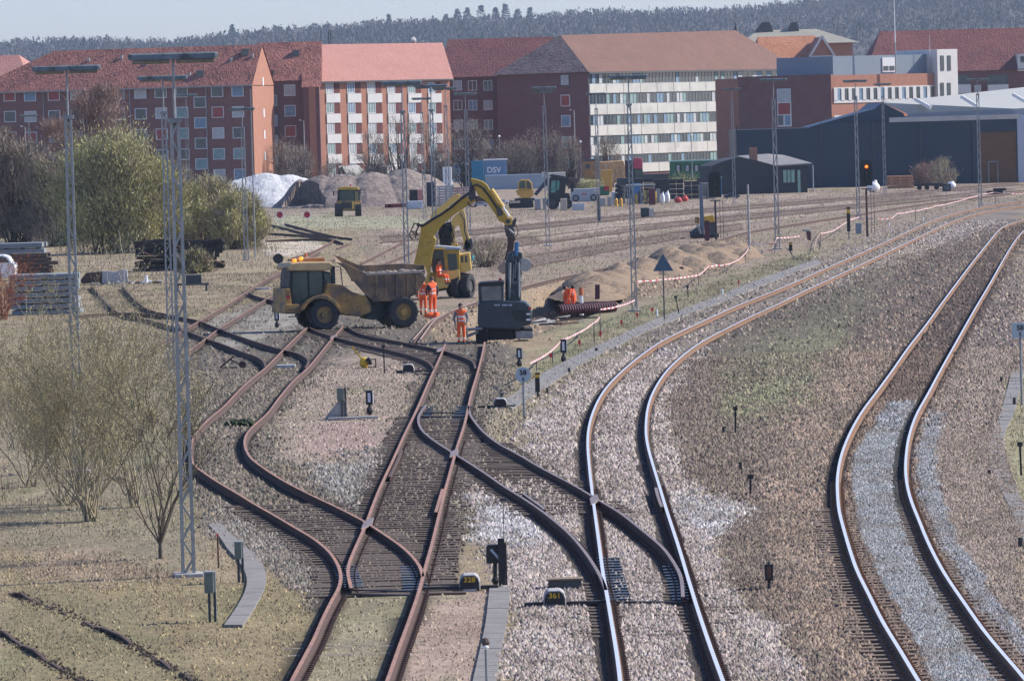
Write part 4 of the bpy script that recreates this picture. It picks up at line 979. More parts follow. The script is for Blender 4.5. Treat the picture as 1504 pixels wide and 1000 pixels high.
signal(1274,348,235,'railway signal on a rusty black post showing a red light', True)
# shunting signal boards (small black boxes with white light)
def shunt(px, by, ty, wpx, lab, style=0):
    g = G(px,by); s = FPX/g.y; h = (by-ty)/s; w = wpx/s; t = thing('ground_signal', lab, 'ground signal', g, 0, 'small black ground signals')
    MB().cyl((0,0,0),(0,0,h*.5),.045,.035,8).ball((0,0,.12),(.1,.1,.14),8).build('stem', M_black, t)
    MB().box(-w/2,w/2,-.12,.1,h*.42,h).build('box', M_black, t, bevel=.02)
    MB().box(-w*.2,w*.2,-.135,-.12,h*.52,h*.9).build('lens', M_lens, t)
    MB().box(w/2+.0,w/2+.02,-.12,.08,h*.45,h*.96).build('white_edge', M_white, t)
shunt(543,609,573,10,'small black ground signal with white lens on the sandy patch')
shunt(763,539,511,8,'small black ground signal behind the numbered sign')
shunt(407,481,457,7,'small black ground signal left of the dumper')
shunt(828,532,498,9,'small dark ground signal tied with barrier tape')
# near shunt signal with diagonal bar
g = G(728,860); t = thing('shunting_signal', 'black shunting signal with a slanted white bar in front of a tarred post', 'shunting signal', g)
MB().prism([(-.16,.42),(.14,.42),(.14,.76),(-.1,.76),(-.15,.73)],-.12,.1).build('box', M_black, t, bevel=.012)
MB().cyl((0,0,.0),(0,0,.42),.04).ball((0,0,.1),(.07,.07,.09),8).build('stem', M_black, t)
MB().beam((-.07,-.13,.68),(.08,-.13,.5),.045,.012,up=(0,1,0)).build('white_bar', mat('blueish_bar',(.42,.5,.56),.4,.05), t)
t = thing('tarred_post', 'black tarred timber post right behind the shunting signal', 'post', G(740,861))
MB().box(-.09,.03,-.05,.07,-.1,.88).build('post', M_black, t, bevel=.01); MB().box(.032,.07,-.04,.06,-.1,.80).build('batten', mat('tarred',(.05,.04,.035),.8,.3), t, bevel=.008)
# point machines
def text(s, size, m, parent, loc, rot=(math.pi/2,0,0), ext=.004, name='lettering', bold=False, sx=1):
    cu = bpy.data.curves.new(name,'FONT'); cu.body = s; cu.size = size; cu.extrude = ext; cu.align_x = 'CENTER'; cu.align_y = 'CENTER'
    if bold: cu.offset = size*.02
    ob = bpy.data.objects.new(name, cu); COL.objects.link(ob); bpy.context.view_layer.update()
    me = bpy.data.meshes.new_from_object(ob.evaluated_get(bpy.context.evaluated_depsgraph_get())); bpy.data.objects.remove(ob)
    me.materials.clear(); me.materials.append(m); o = bpy.data.objects.new(name, me); COL.objects.link(o)
    o.parent = parent; o.location = loc; o.rotation_euler = rot; o.scale = (sx,1,1); return o
def point_machine(px, by, wpx, txt, lab, rod, col=None):
    g = G(px,by); s = FPX/g.y; w = wpx/s; t = thing('point_machine', lab, 'point machine', g)
    r = w/2; pts = [(-r,.02),(-r,.16),(-r*.85,.25),(-r*.55,.3),(r*.55,.3),(r*.85,.25),(r,.16),(r,.02)]
    MB().prism(pts, -.02, .55).build('cover', M_conc, t, bevel=.02)
    MB().prism([(x*.9,z*.93) for x,z in pts], -.05, -.02).build('front_plate', M_black, t)
    MB().box(-.12,.12,-.09,-.05,.0,.045).build('step', M_conc, t)
    if txt: text(txt, .13, M_yelp, t, (0,-.056,.21), bold=True, sx=1.1)
    for a,c in rod: 
        MB().beam((a/s,.1,.06),(c/s,.1,.06),.16,.07).build('rod_cover', M_tarm, t)
    return t
M_tarm = mat('tarred_steel',(.035,.033,.03),.7,.3)
point_machine(690,868,31,'328','pale domed point machine beside the shunting signal',[(-75,-16),(16,42)])
point_machine(815,892,33,'361','pale domed point machine between the crossover and the polished track',[(-45,-16),(17,72)])
point_machine(735,600,20,'','small black point machine with ochre marks right of the straight track',[(-32,-10),(10,22)])
point_machine(600,548,17,'','small black point machine left of the straight track near the dumper',[(-18,-9),(9,34)])
for q,lab in (((830,865),'low dark steel box on the ballast between crossover and polished track'),):
    t = thing('steel_box',lab,'box',G(*q)); MB().box(-.3,.3,-.1,.25,.0,.17).build('box', M_dgrey, t, bevel=.01); MB().box(-.33,.33,-.13,.28,.172,.2).build('lid', M_mud, t)
# kilometre signs
def numsign(px, by, ty, lab, a, c, rect=False):
    g = G(px,by); s = FPX/g.y; h = (by-ty)/s; t = thing('number_sign', lab, 'sign', g)
    MB().cyl((0,0,0),(0,0,h-.3),.035,n=8).build('post', M_grey, t)
    if rect: MB().box(-.24,.24,-.02,.02,h-.42,h).build('plate', mat('sign_grey',(.42,.50,.52),.5,.08), t)
    else: MB().cyl((0,-.02,h-.2),(0,.02,h-.2),.225,n=20).build('plate', mat('sign_grey',(.42,.50,.52),.5,.08), t)
    text(a, .2, M_black, t, (0,-.03,h-.14), bold=True); text(c, .14, M_black, t, (0,-.03,h-.31), bold=True)
numsign(770,613,540,'round grey sign reading 58 over 6 on a grey post','58','6'); numsign(1501,595,474,'grey sign reading 58 over 5 by the right edge','58','5',True)
# triangle sign
g = G(976,470); s = FPX/g.y; t = thing('triangle_sign','dark blue triangular sign on a thin post beside the barrier tape','sign',g)
h = 98/s; MB().cyl((0,.03,0),(0,.03,h-.2),.03,n=8).build('post', M_dgrey, t)
MB().prism([(-15/s,h-26/s),(15/s,h-26/s),(0,h)],-.02,0).build('plate', mat('blue_grey_sign',(.07,.12,.17),.5,.1), t)
def disc(px, by, cy, r, lab, m1, m2):
    g = G(px,by); s = FPX/g.y; h = (by-cy)/s; t = thing('disc_sign', lab, 'sign', g)
    MB().cyl((0,.02,0),(0,.02,h),.025,n=6).build('post', M_grey, t); MB().cyl((0,-.01,h),(0,.015,h),r/s,n=18).build('plate', m1, t)
    if m2: MB().cyl((0,-.02,h),(0,-.011,h),r*.8/s,n=18).build('red_disc', m2, t)
disc(411.5,336,315.5,5.5,'left one of the two red stop discs with white rims before the heap',M_white,M_red)
disc(451.5,336,315.5,5.5,'right one of the two red stop discs with white rims before the heap',M_white,M_red)
disc(409,392,380,7.5,'black disc sign seen from behind beyond the dumper cab',M_black,None)
# plate sign by right
g = G(1391,308); t = thing('small_plate_sign','small dark blue plate on a thin post by the far tape','sign',g); s = FPX/g.y
MB().cyl((0,0,0),(0,0,1.6),.03,n=6).build('post',M_grey,t); MB().box(-.35,.35,-.03,0,1.5,2.1).build('plate', M_dark, t); text('12',.4,M_grey,t,(0,-.04,1.8),bold=True)
# near junction boxes
def jbox(px, by, ty, wpx, lab, split=True):
    g = G(px,by); s = FPX/g.y; h = (by-ty)/s; w = wpx/s; t = thing('junction_box', lab, 'junction box', g)
    for x in (-w*.15,w*.3): MB().box(x-.022,x+.022,-.03,.03,-.1,h*.6).build('leg', M_dark, t)
    MB().box(-w/2,w*.25,-.1,.1,h*.58,h-.02).build('box', mat('grey_green_box',(.14,.17,.14),.6,.2), t, bevel=.012)
    MB().box(-w*.5-.01,w*.25+.01,-.11,.11,h-.018,h+.01).build('lid', M_grey, t); MB().box(w*.27,w*.42,-.02,.05,-.1,h).build('back_post', M_galv, t)
jbox(311,913,839,18,'grey green junction box on legs beside the near end of the path')
jbox(353,855,795,14,'smaller junction box beside the curving concrete path')
t = thing('survey_post','thin dark post with red top beside the concrete path','post',G(321,834)); MB().cyl((0,0,-.1),(0,0,.62),.018,n=6).build('post',M_rustside,t); MB().cyl((0,0,.62),(0,0,.66),.024,n=6).build('red_cap',M_red,t)
t = thing('leaning_board','grey concrete wedge with a small box post on the sandy patch','junction post',G(503,616)); s = FPX/G(503,616).y
MB().add([(-.55,0,0),(.1,0,0),(.05,0,.75),(-.45,.5,0),(.1,.5,0),(.05,.1,.75)],[(0,1,2),(0,2,5,3),(1,4,5,2),(3,5,4)]).build('wedge',M_conc,t)
MB().box(-.14,.06,-.1,.05,.55,.9).build('box',mat('grey_green_box',(.14,.17,.14),.6,.2),t); MB().box(.07,.13,-.05,.02,0,.92).box(-.03,.01,-.06,-.02,0,.56).build('leg',M_dgrey,t)
MB().beam((-.4,-.3,.05),(1.0,-.1,.05),.25,.06).build('slab',M_conc,t)
# marker bollard etc
def bollard(px, by, ty, wpx, lab, yel=True):
    g = G(px,by); s = FPX/g.y; h = (by-ty)/s; w = wpx/s; t = thing('marker_bollard', lab, 'marker post', g)
    MB().box(-.03,.03,-.03,.03,-.1,h*.3).build('stake', M_dgrey, t); MB().box(-w/2,w/2,-w*.35,w*.35,h*.25,h*.8).build('body', M_black, t, bevel=.01)
    MB().box(-w/2,w/2,-w*.35,w*.35,h*.8+.002,h*.93).build('yellow_band', M_yelp if yel else M_black, t); MB().box(-w/2,w/2,-w*.35,w*.35,h*.93+.002,h).build('cap', M_black, t)
bollard(790,585,547,7,'black marker post with a yellow band beside the concrete walkway')
bollard(1082.5+79,372,356,5,'short black marker with a yellow band in the far verge')
bollard(1247,352,304,5,'thin marker with a yellow top left of the red signal')
t = thing('lantern_post','rusty black lantern on a stub between the two main tracks','lantern post',G(1130,866)); MB().cyl((0,0,-.05),(0,0,.2),.03,n=8).build('stub',M_black,t)
MB().prism([(-.07,.17),(.07,.17),(.08,.46),(-.08,.46)],-.07,.07).build('lantern',M_black,t,bevel=.01); MB().box(-.035,.035,-.075,-.071,.22,.42).build('rusty_front',mat('rust_brown',(.16,.08,.04),.8,.3),t)
MB().box(-.02,.02,-.02,.02,.46,.5).build('cap',M_black,t)
stakes = [(1063,637,626,5,'small black peg level with the pale grass patch'),(1088,692,678,5,'small black peg in the dark ballast between the main tracks'),(1064,636.5,620,3.2,''),
 (1471,562,553,5,'small dark peg left of the right-hand walkway'),(1490,596,584,5,'small dark peg beside the grey numbered sign'),(1453,698,690,6,'small dark peg at the edge of the right-hand walkway'),(1499,806,789,8,'black peg at the end of the right-hand walkway'),
 (836,548,540,4,'tiny peg beside the walkway near the middle'),(804,579,569,4,'dark peg just right of the yellow banded marker'),(876,517,511,5,'small dark lump on the walkway edge')]
for px,by,ty,w,lab in stakes:
    if not lab: continue
    g = G(px,by); s = FPX/g.y; o = MB().cyl((0,0,-.1),(0,0,(by-ty)/s),w/s/2,w/s/2.3,8).build('peg', M_black); o.location = g; tag(o, lab, 'peg')
thin = [(1080,638,598,1081,'thin leaning rod right of the pale grass patch'),(1102,728,698,1103,'thin dark rod with a small flag plate between the main tracks'),(565,548,507,564,'thin dark post with a square head on the sand'),
 (998,462,435,993,'short leaning stake beside the triangle sign'),(1011,436,420,1010,'short stake near the long walkway'),(1500,697,650,1499,'dark post at the right edge beside the walkway'),(36+0,916,900,36,'')]
for px,by,ty,tx,lab in thin:
    if not lab: continue
    g = G(px,by); s = FPX/g.y; h = (by-ty)/s; t = thing('rod', lab, 'rod', g)
    MB().beam((0,0,-.1),((tx-px)/s,0,h),.045,.045).build('rod', M_black, t); MB().box((tx-px)/s-.06,(tx-px)/s+.06,-.03,.03,h-.08,h+.02).build('head', M_black, t)
t = thing('lens_mast','thin mast with a brown knob standing at the near walkway','mast',G(716,1040)); h = 95/ (FPX/G(716,1040).y)
MB().cyl((0,0,-.1),(0,0,h),.02,n=8).build('pole',M_grey,t); MB().ball((0,0,h+.03),(.065,.065,.07),8).build('knob',mat('brown_knob',(.09,.06,.045),.7,.2),t); MB().ball((0,-.02,h-.04),(.045,.045,.04),8).build('white_collar',M_white,t)
t = thing('whip_pole','hair-thin pole rising behind the shunting signal','pole',G(742,850)); h = 118/(FPX/G(742,850).y); MB().cyl((0,0,0),(0,0,h),.012,.006,n=5).build('whip',M_dgrey,t); MB().box(-.06,.06,-.03,.03,h-.04,h+.02).build('top_plate',M_dgrey,t)
# track levers
t = thing('point_lever','yellow weighted point lever on the sandy patch','point lever',G(535,541)); s = FPX/G(535,541).y
MB().beam((-.4,0,.78),(-.1,0,.35),.05).beam((-.1,0,.35),(.0,0,.1),.06).build('handle',M_yelp,t); MB().ball((0,0,.2),(.17,.15,.2),10).build('weight',M_yelp,t); MB().cyl((.12,-.12,.22),(.24,-.12,.28),.13,n=12).build('lamp_drum',M_black,t); MB().beam((.05,.1,.3),(.42,.1,.3),.04).beam((.4,.1,.3),(.4,.1,0),.04).beam((0,.1,.03),(.42,.1,.03),.04).build('frame',M_rustside,t)
t = thing('point_lever','rusty abandoned point lever left of the branching tracks','point lever',G(344,541)); 
MB().beam((-.5,0,.05),(-.0,0,.42),.06).beam((-.12,0,.32),(.25,0,.1),.05).build('handle',M_rustside,t); MB().cyl((.3,-.05,.12),(.3,.08,.12),.13,n=14).build('counterweight',M_rustside,t); MB().beam((-.45,0,.03),(.1,0,.03),.12,.05).build('base',M_rustside,t)

# concrete cable-trough walkways
def walkway(left, right, lab, zt=.05, slab=.9):
    L_ = ground_line(left, zt, 6); R_2 = ground_line(right, zt, 6)
    d = np.r_[0,np.cumsum(np.linalg.norm(np.diff(L_,axis=0),axis=1))]; n = max(2,int(d[-1]/slab))
    f = lambda A,t: np.array([np.interp(t*(len(A)-1), np.arange(len(A)), A[:,k]) for k in (0,1)])
    dr = np.r_[0,np.cumsum(np.linalg.norm(np.diff(R_2,axis=0),axis=1))]
    at = lambda A,dd,t: np.array([np.interp(t*dd[-1], dd, A[:,k]) for k in (0,1)])
    mb = MB()
    for i in range(n):
        a,b_ = i/n,(i+1)/n-.012/n
        q = [at(L_,d,a),at(R_2,dr,a),at(R_2,dr,b_),at(L_,d,b_)]; dz = random.uniform(-.006,.006)
        mb.prismz([(p[0],p[1]) for p in q], -.1, zt+dz)
    mb.prismz([tuple(p) for p in list(L_[::3])+list(R_2[::-3])], -.12, zt-.05)
    o = mb.build('concrete_walkway', mat('walkway_concrete',(.215,.20,.18),.95,.2,2,bump=.2)); tag(o, lab, 'walkway')
walkway([(306,770),(320,784),(334,805),(348,820),(359,836),(363,856),(356,876),(344,896),(329,917)],[(322,765),(340,784),(362,803),(380,820),(390,838),(390,858),(380,880),(368,900),(356,917)],'curving concrete cable walkway in the grass at lower left')
walkway([(719,861),(716,890),(713,915),(704,957),(694,1000),(686,1040)],[(750,861),(747,890),(744,912),(736,957),(728,1000),(722,1040)],'straight concrete cable walkway at the bottom centre')
walkway([(736,590),(766,570),(790,552),(830,530),(866,512),(900,497),(940,478),(966,467),(1040,440),(1070,428),(1110,412),(1160,394),(1200,380)],[(752,600),(786,579),(820,556),(850,537),(884,519),(915,503),(952,485),(980,473),(1052,446),(1082,434),(1122,418),(1170,399),(1206,386)],'long concrete cable walkway following the middle track through the verge')
walkway([(1486,545),(1477,580),(1468,610),(1456,640),(1455,680),(1470,718),(1486,750),(1500,785),(1520,830)],[(1504,545),(1496,580),(1488,610),(1474,640),(1481,690),(1494,718),(1508,750),(1524,785),(1545,830)],'narrow concrete cable walkway at the right edge')

# barrier tape spans between stakes
M_tape = bpy.data.materials.new('barrier_tape'); M_tape.use_nodes = True
_t = M_tape.node_tree; _tc = _t.nodes.new('ShaderNodeTexCoord'); _w = _t.nodes.new('ShaderNodeTexWave'); _w.inputs['Scale'].default_value = .8; _w.bands_direction = 'DIAGONAL'
_r = _t.nodes.new('ShaderNodeValToRGB'); _r.color_ramp.interpolation = 'CONSTANT'; _r.color_ramp.elements[0].color = (.75,.70,.68,1); _r.color_ramp.elements[1].color = (.62,.10,.10,1); _r.color_ramp.elements[1].position = .6
_t.links.new(_tc.outputs['Object'],_w.inputs[0]); _t.links.new(_w.outputs[0],_r.inputs[0]); _t.links.new(_r.outputs[0],_t.nodes['Principled BSDF'].inputs[0])
def tape(pts, lab, sag=.0, hz_=.75):
    q = []
    for (x,y) in pts:
        g = G(x,y+hz_*35*1.0,0); s = FPX/g.y; g = G(x, y+hz_*s, 0); q.append(Vector((g.x,g.y,hz_)))
    mb = MB(); w = .035
    line = []
    for i in range(len(q)-1):
        for k in range(8): t_ = k/8; p = q[i].lerp(q[i+1],t_); p.z -= sag*math.sin(math.pi*t_)+random.uniform(0,.012); line.append(p)
    line.append(q[-1]); n = len(line)
    vs = [tuple(p+Vector((0,0,dz*(.6+.4*abs(math.sin(i*.9)))))) for i,p in enumerate(line) for dz in (-w,w)]
    mb.add(vs,[(2*i,2*i+2,2*i+3,2*i+1) for i in range(n-1)])
    o = mb.build('barrier_tape', M_tape); sm = o.modifiers.new('s','SOLIDIFY'); sm.thickness = .004
    tag(o, lab, 'barrier tape', 'red and white barrier tape along the works')
    for p in (q[0],): 
        pass
    return q
stk = []
tape([(779,534),(810,516),(826,499),(850,489),(873,474),(882,466),(882,457)],'red and white tape leading up from the numbered sign past the tied ground signal',.03)
tape([(883,454),(908,450),(933,441)],'red and white tape along the corrugated pipe to the mast foot',.02)
tape([(933,413),(976,410),(1026,404)],'red and white tape stretched behind the triangle sign',.02,.6)
tape([(1026,404),(1042,390),(1052,389),(1066,388),(1083,382),(1096,371),(1102,358)],'red and white tape sagging round the foot of the spoil heaps',.04,.6)
tape([(1102,357),(1138,357),(1141,349),(1176,346),(1186,358),(1194,364)],'red and white tape between the plain post and the mast before the shed',.03,.7)
tape([(1205,342),(1222,339),(1240,328),(1248,322),(1262,318)],'red and white tape rising towards the red signal',.03,.7)
tape([(1262,319),(1290,321),(1310,320),(1318,313),(1338,310),(1360,306),(1374,302),(1400,297)],'wavy red and white tape right of the red signal',.04,.5)
tape([(1400,297),(1424,290),(1440,285),(1460,282),(1485,284),(1506,283)],'red and white tape running off at the right edge',.03,.5)
tape([(1205,342),(1199,352),(1196,368)],'loose tape end hanging left of the white ribbons',0,.25); tape([(1206,342),(1210,350),(1211,360)],'loose tape end hanging beside the first one',0,.25)
tape([(757,540),(768,546),(772,560)],'tape end knotted round the numbered sign post',0,.6)
for i,(x,y,ty) in enumerate([(812,535,513),(873,503,472),(882,491,450),(933,452,412),(788,545,530),(1010+16,420,403),(1095,384,370),(1205,362,340),(1345,325,305),(1462,302,281),(1138,372,350)]):
    g = G(x,y); s = FPX/g.y; o = MB().cyl((0,0,-.1),(0,0,(y-ty)/s),.025,.02,6).build('tape_stake', M_dgrey); o.location = g
    tag(o, ['thin stake under the tape left of the tied ground signal','thin stake under the rising tape near the pipe','thin stake at the right part of the corrugated pipe','stake wrapped at the foot of the taped mast','thin rusty stake by the numbered sign','thin stake where the tape meets the spoil heaps','stake beside the plain grey post','stake carrying the white ribbons','thin stake right of the red signal','stake near the right end of the tape','stake beside the mast before the shed'][i],'stake')
fl = [(809,530,'nearest red marker flag below the tape by the walkway'),(851,510,'second red marker flag from the numbered sign'),(882,497,'red marker flag right below the corrugated pipe'),(913,480,'red marker flag in the green verge left of the triangle sign'),(936,469,'red marker flag just before the triangle sign'),(958,461,'red marker flag beside the triangle sign post'),(1085,420,'red marker flag beyond the triangle sign')]
for x,y,lab in fl:
    g = G(x,y); s = FPX/g.y; t = thing('marker_flag', lab, 'marker flag', g); MB().cyl((0,0,0),(0,0,.26),.012,n=5).build('wire',M_red,t); MB().box(-.045,.05,-.006,.006,.12,.27).build('flag',mat('red_flag',(.75,.06,.06),.7,.1),t)
for i,(x,y) in enumerate([(965,465),(1061,434),(1306,334),(1356,325)]):
    g = G(x,y); o = MB().cyl((0,0,-.05),(0,0,.3),.045,.045,8).build('white_marker_peg',M_white); o.location = g
    tag(o,['white peg in the verge left of the triangle sign','white peg in the verge right of the triangle sign','white peg before the polished track right of the red signal','white peg at the far bend of the track'][i],'peg')
# ---------------- machines traced on their own vertical plane ----------------
class Tr:
    def __init__(s, name, label, cat, bx, by, yaw=0, group=None, z=0.0):
        g = G(bx,by,z); s.t = thing(name, label, cat, (g.x,g.y,z), R(yaw), group); s.o = Vector((g.x,g.y,0)); a = R(yaw)
        s.d = Vector((math.cos(a),math.sin(a),0)); s.n = Vector((-math.sin(a),math.cos(a),0)); s.s = FPX/g.y; s.z0 = z
    def q(s, px, py, off=0.0):       # off = metres behind the near plane
        r = ray(px,py); o = s.o+s.n*off; t = (o-Vector((0,0,CZ))).dot(s.n)/r.dot(s.n); w = Vector((0,0,CZ))+r*t
        return ((w-o).dot(s.d), w.z-s.z0)
    def pl(s, pts, off=0.0): return [s.q(a,b,off) for a,b in pts]
    def prism(s, pts, y0, y1, name, m, par=None, bevel=.02, off=None):
        return MB().prism(s.pl(pts, y0 if off is None else off), y0, y1).build(name, m, par or s.t, bevel=bevel)
def tyre(T, x, y, z, r, w, name='wheel', rim=M_yeld, seg=22, par=None, lug=True):
    mb = MB(); mb.wheel(x,y,z,r*.96,w,0,seg)
    if lug:
        for k in range(seg):
            a = 2*math.pi*k/seg; s_ = 1 if k%2 else -1
            c = Vector((x+r*.97*math.cos(a), y+w/2+s_*w*.22, z+r*.97*math.sin(a)))
            mb.beam(c-Vector((0,w*.25,0)),c+Vector((math.cos(a+1.57)*.05*s_,w*.25,math.sin(a+1.57)*.05*s_)),r*.10,r*.07,up=(math.cos(a),0,math.sin(a)))
    o = mb.build(name, M_rubber, par or T)
    rm = MB(); rm.cyl((x,y+.08,z),(x,y+.2,z),r*.56,r*.5,16).cyl((x,y-.0,z),(x,y+.1,z),r*.22,r*.24,12)
    rm.cyl((x,y+w-.15,z),(x,y+w-.03,z),r*.5,r*.56,16)
    rm.build('rim', rim, o); return o

# --- articulated dumper ---
D = Tr('articulated_dumper','yellow articulated dumper loaded with rubble, cab pointing left','dumper',478,486,17)
Wd = 2.35
xr = D.q(594,477)[0]
tyre(D.t, 0, 0, .66, .66, .55); tyre(D.t, 0, Wd-.55, .66, .66, .55); tyre(D.t, xr, 0, .66, .66, .55); tyre(D.t, xr, Wd-.55, .66, .66, .55)
D.prism([(419.5,461),(419.5,447),(440,447),(440,457),(437,461)],.05,Wd-.05,'bumper',M_yeld)
D.prism([(420,460),(420,424),(426,424),(429,450),(441,453),(446,446),(453,440),(463,435),(472,433),(478,430),(481,416),(504,419),(517,428.5),(537,435),(544,445),(546,458),(527,465),(504,461),(499,452),(491,442),(481,437),(472,436.5),(463,438.5),(454,444),(447,450),(442,457),(440,461)],.12,Wd-.12,'front_body',M_yeld)
D.prism([(440,456),(444,448),(453,440),(463,435),(472,433),(482,434.5),(491,440),(499,450),(503,460),(500,460),(494,451),(487,444),(480,440),(470,438.5),(462,440),(453,446),(446,456)],-.06,.13,'fender',M_yeld)
cabo = D.prism([(427,398),(475,397.5),(485,400),(489,417),(483,428),(479,436),(458,437),(445,446),(441,453),(429,450),(425,420)],.45,Wd-.35,'cab',M_black,bevel=.03)
D.prism([(430,400),(451,399),(452,437),(446,444),(441,449),(432,449),(429,425)],.42,.46,'door_window',M_glassg,cabo,0,.42)
D.prism([(454,399),(472,398.5),(475,432),(455,435)],.42,.46,'side_window',M_glassg,cabo,0,.42)
D.prism([(476,401),(484,403),(487,417),(479,419)],.41,.45,'rear_window',M_glassg,cabo,0,.42)
D.prism([(421,393),(428,387),(443,385),(486,384.5),(489,389),(487,396),(474,398),(424,398)],.30,Wd-.2,'cab_roof',mat('pale_ochre',(.50,.35,.17),.6,.15,3),cabo,.05)  # cab roof in a paler ochre than the body
D.prism([(426,384),(427,380.5),(477,378.5),(478,384)],1.0,1.5,'light_bar',mat('orange_brown',(.40,.16,.05),.6,.2),cabo)
for a,b_ in ((432.6,383),(442,380)):
    x,z = D.q(a,b_,.95); MB().ball((x,.95,z),(.1,.08,.09),8).build('headlight',M_amber,cabo,smooth=True)
x,z = D.q(449,376,1.2); MB().cyl((x,1.2,z-.05),(x,1.2,z+.12),.07,.05,8).build('beacon',mat('dull_orange_beacon',(.55,.14,.04),.4,.1),cabo)
x,z = D.q(418,400,.3); MB().box(x-.06,x+.06,.2,.45,z-.28,z+.2).beam((x,.3,z+.2),(x+.35,.5,z+.3),.03).build('mirror',M_dgrey,cabo)
D.prism([(486,396),(488,391),(492,391),(493,417),(489,417)],.5,.65,'exhaust',M_dgrey)
D.prism([(525,440),(546,432),(560,446),(612,446),(600,462),(548,470),(536,468)],.8,Wd-.8,'rear_frame',M_dark)
D.prism([(533,436),(541,434),(547,462),(536,466)],.35,.75,'articulation_joint',M_black)
MB().tube([(D.q(536,445)[0],.4,D.q(536,445)[1]),(D.q(541,455)[0],.3,D.q(541,455)[1]),(D.q(552,460)[0],.4,D.q(552,460)[1])],.035,6).build('hydraulic_hose',M_black,D.t)
for a,b_ in (((423,424),(423,396)),((489,391),(500,392)),((500,392),(503,419))):
    A_ = D.q(*a,.3); B_ = D.q(*b_,.3); MB().beam((A_[0],.3,A_[1]),(B_[0],.3,B_[1]),.035).build('handrail',M_dgrey,D.t)
for py in (454,459,465): A_ = D.q(432,py,.1); MB().box(A_[0]-.25,A_[0]+.15,.0,.12,A_[1]-.02,A_[1]+.02).build('step',M_dgrey,D.t)
D.prism([(421,434),(426,434),(426,439),(421,439)],.03,.05,'side_marker',M_amber if False else M_red,None,0,.05)
# skip: two side walls, floor, raised spill guard, so the load can be seen
near = [(494,385),(508,387),(537.5,401.5),(619,397.5),(626,409.5),(612,432),(590,442),(548.6,443),(537.5,433),(515,408),(507,395)]
sk = MB(); P_ = D.pl(near,.1); P2 = [(x,z+ (.18)) for x,z in P_]
th = .09
sk.prism(P_, .10, .10+th)
far_ = D.pl([(489.6,375),(496,376),(528,390),(593,387),(622,389),(627,402),(612,428),(548,440),(520,405),(508,392)],Wd-.15)
sk.prism(far_, Wd-.15-th, Wd-.15)
def band(i,j,k,l):   # plate joining near and far wall between outline points
    a,b_ = P_[i],P_[j]; c,d_ = far_[k],far_[l]
    sk.add([(a[0],.19,a[1]),(b_[0],.19,b_[1]),(d_[0],Wd-.24,d_[1]),(c[0],Wd-.24,c[1])],[(0,1,2,3)])
band(0,10,0,9); band(10,9,9,8); band(9,8,8,7); band(8,6,7,6); band(6,5,6,5); band(5,4,5,4)
sko = sk.build('skip', M_skip, D.t, bevel=.015)
D.prism([(537.5,401.5),(619,397.5),(620.5,401),(538,405)],.05,.12,'skip_rim',mat('scraped_steel',(.33,.29,.24),.5,.2),sko,.01,.1)
for a in (552,566,582,598,611):
    D.prism([(a-1,404),(a+1.2,404),(a+1,436),(a-.8,436)],.04,.1,'skip_rib',M_skip,sko,.0,.1)
ld = MB(); x0 = D.q(528,400,1)[0]; x1_ = D.q(616,396,1)[0]; zt = D.q(570,401,1)[1]
n=16
for i in range(n):
    for j in range(8):
        x = x0+(x1_-x0)*i/(n-1); y = .3+(Wd-.7)*j/7; ld.ball((x+random.uniform(-.1,.1),y,zt-.2+.12*math.sin(3.14*j/7)+random.uniform(-.05,.12)),(random.uniform(.1,.22),random.uniform(.1,.2),random.uniform(.08,.16)),6,jit=.25)
ld.build('rubble_load', mat('rubble',(.25,.21,.17),.95,.3,6), D.t)

# --- yellow wheeled excavator with the great bent boom ---
E = Tr('yellow_excavator','large yellow rail excavator, its bent boom arching over the dark mini excavator','excavator',664,438,0)
M_y2 = mat('excavator_yellow',(.50,.32,.035),.5,.2,2,col2=(.26,.17,.05),thr=.62,sc2=2); M_y3 = mat('bright_yellow',(.75,.50,.12),.5,.1,2)
for px,off in ((669,0),(683,.15),(694,.3)):
    pass
for i,(px,py) in enumerate([(679,437),(693,434),(672,439),(687,436)]):
    x,z = E.q(px,py, .0 if i<2 else 1.9); y = (0 if i<2 else 1.9); w = .40
    o = MB(); o.wheel(0,0,0,.56,w,0,20); 
    for k in range(20):
        a = 2*math.pi*k/20; o.beam((.55*math.cos(a),.02,.55*math.sin(a)),(.55*math.cos(a),w-.02,.55*math.sin(a)),.05,.05)
    o_ = o.build('wheel', M_rubber, E.t); o_.location = (x,y+.3,.56); o_.rotation_euler = (0,0,R(68))
    r_ = MB().cyl((0,.06,0),(0,.14,0),.3,.27,14).build('rim', M_dgrey, o_)
E.prism([(640,405),(672,403),(676,416),(668,424),(644,428),(630,424),(632,410)],.3,1.9,'undercarriage',M_black)
E.prism([(622,402),(640,400),(655,418),(652,424),(624,428),(615,420)],.1,1.8,'turntable_body',M_y2)
E.prism([(640,400),(675,396),(676,412),(660,416),(657,423),(640,424)],.0,1.7,'lower_frame',M_y3)
cb = E.prism([(633,366),(638,362.5),(656,364),(675,368),(676,400),(668,411),(655,415),(646,404),(636,400),(632,385)],.1,1.5,'cab',M_y2,bevel=.04)
E.prism([(636,369),(641,366.5),(651,368),(654,400),(651,405),(643,403),(635,396)],.05,.11,'door_window',M_glassg,cb,0,.1)
E.prism([(657,373),(670,373),(673,402),(670,409),(660,411)],.05,.11,'front_window',M_glassg,cb,0,.1)
E.prism([(635,363),(642,361),(677,364),(677,367),(657,367),(636,366)],-.05,1.6,'cab_roof',mat('pale_blue_roof',(.33,.38,.40),.5,.1),cb)
E.prism([(637,365.5),(652,363),(654,366),(641,366.5)],-.08,.0,'roof_visor',M_y3,cb)
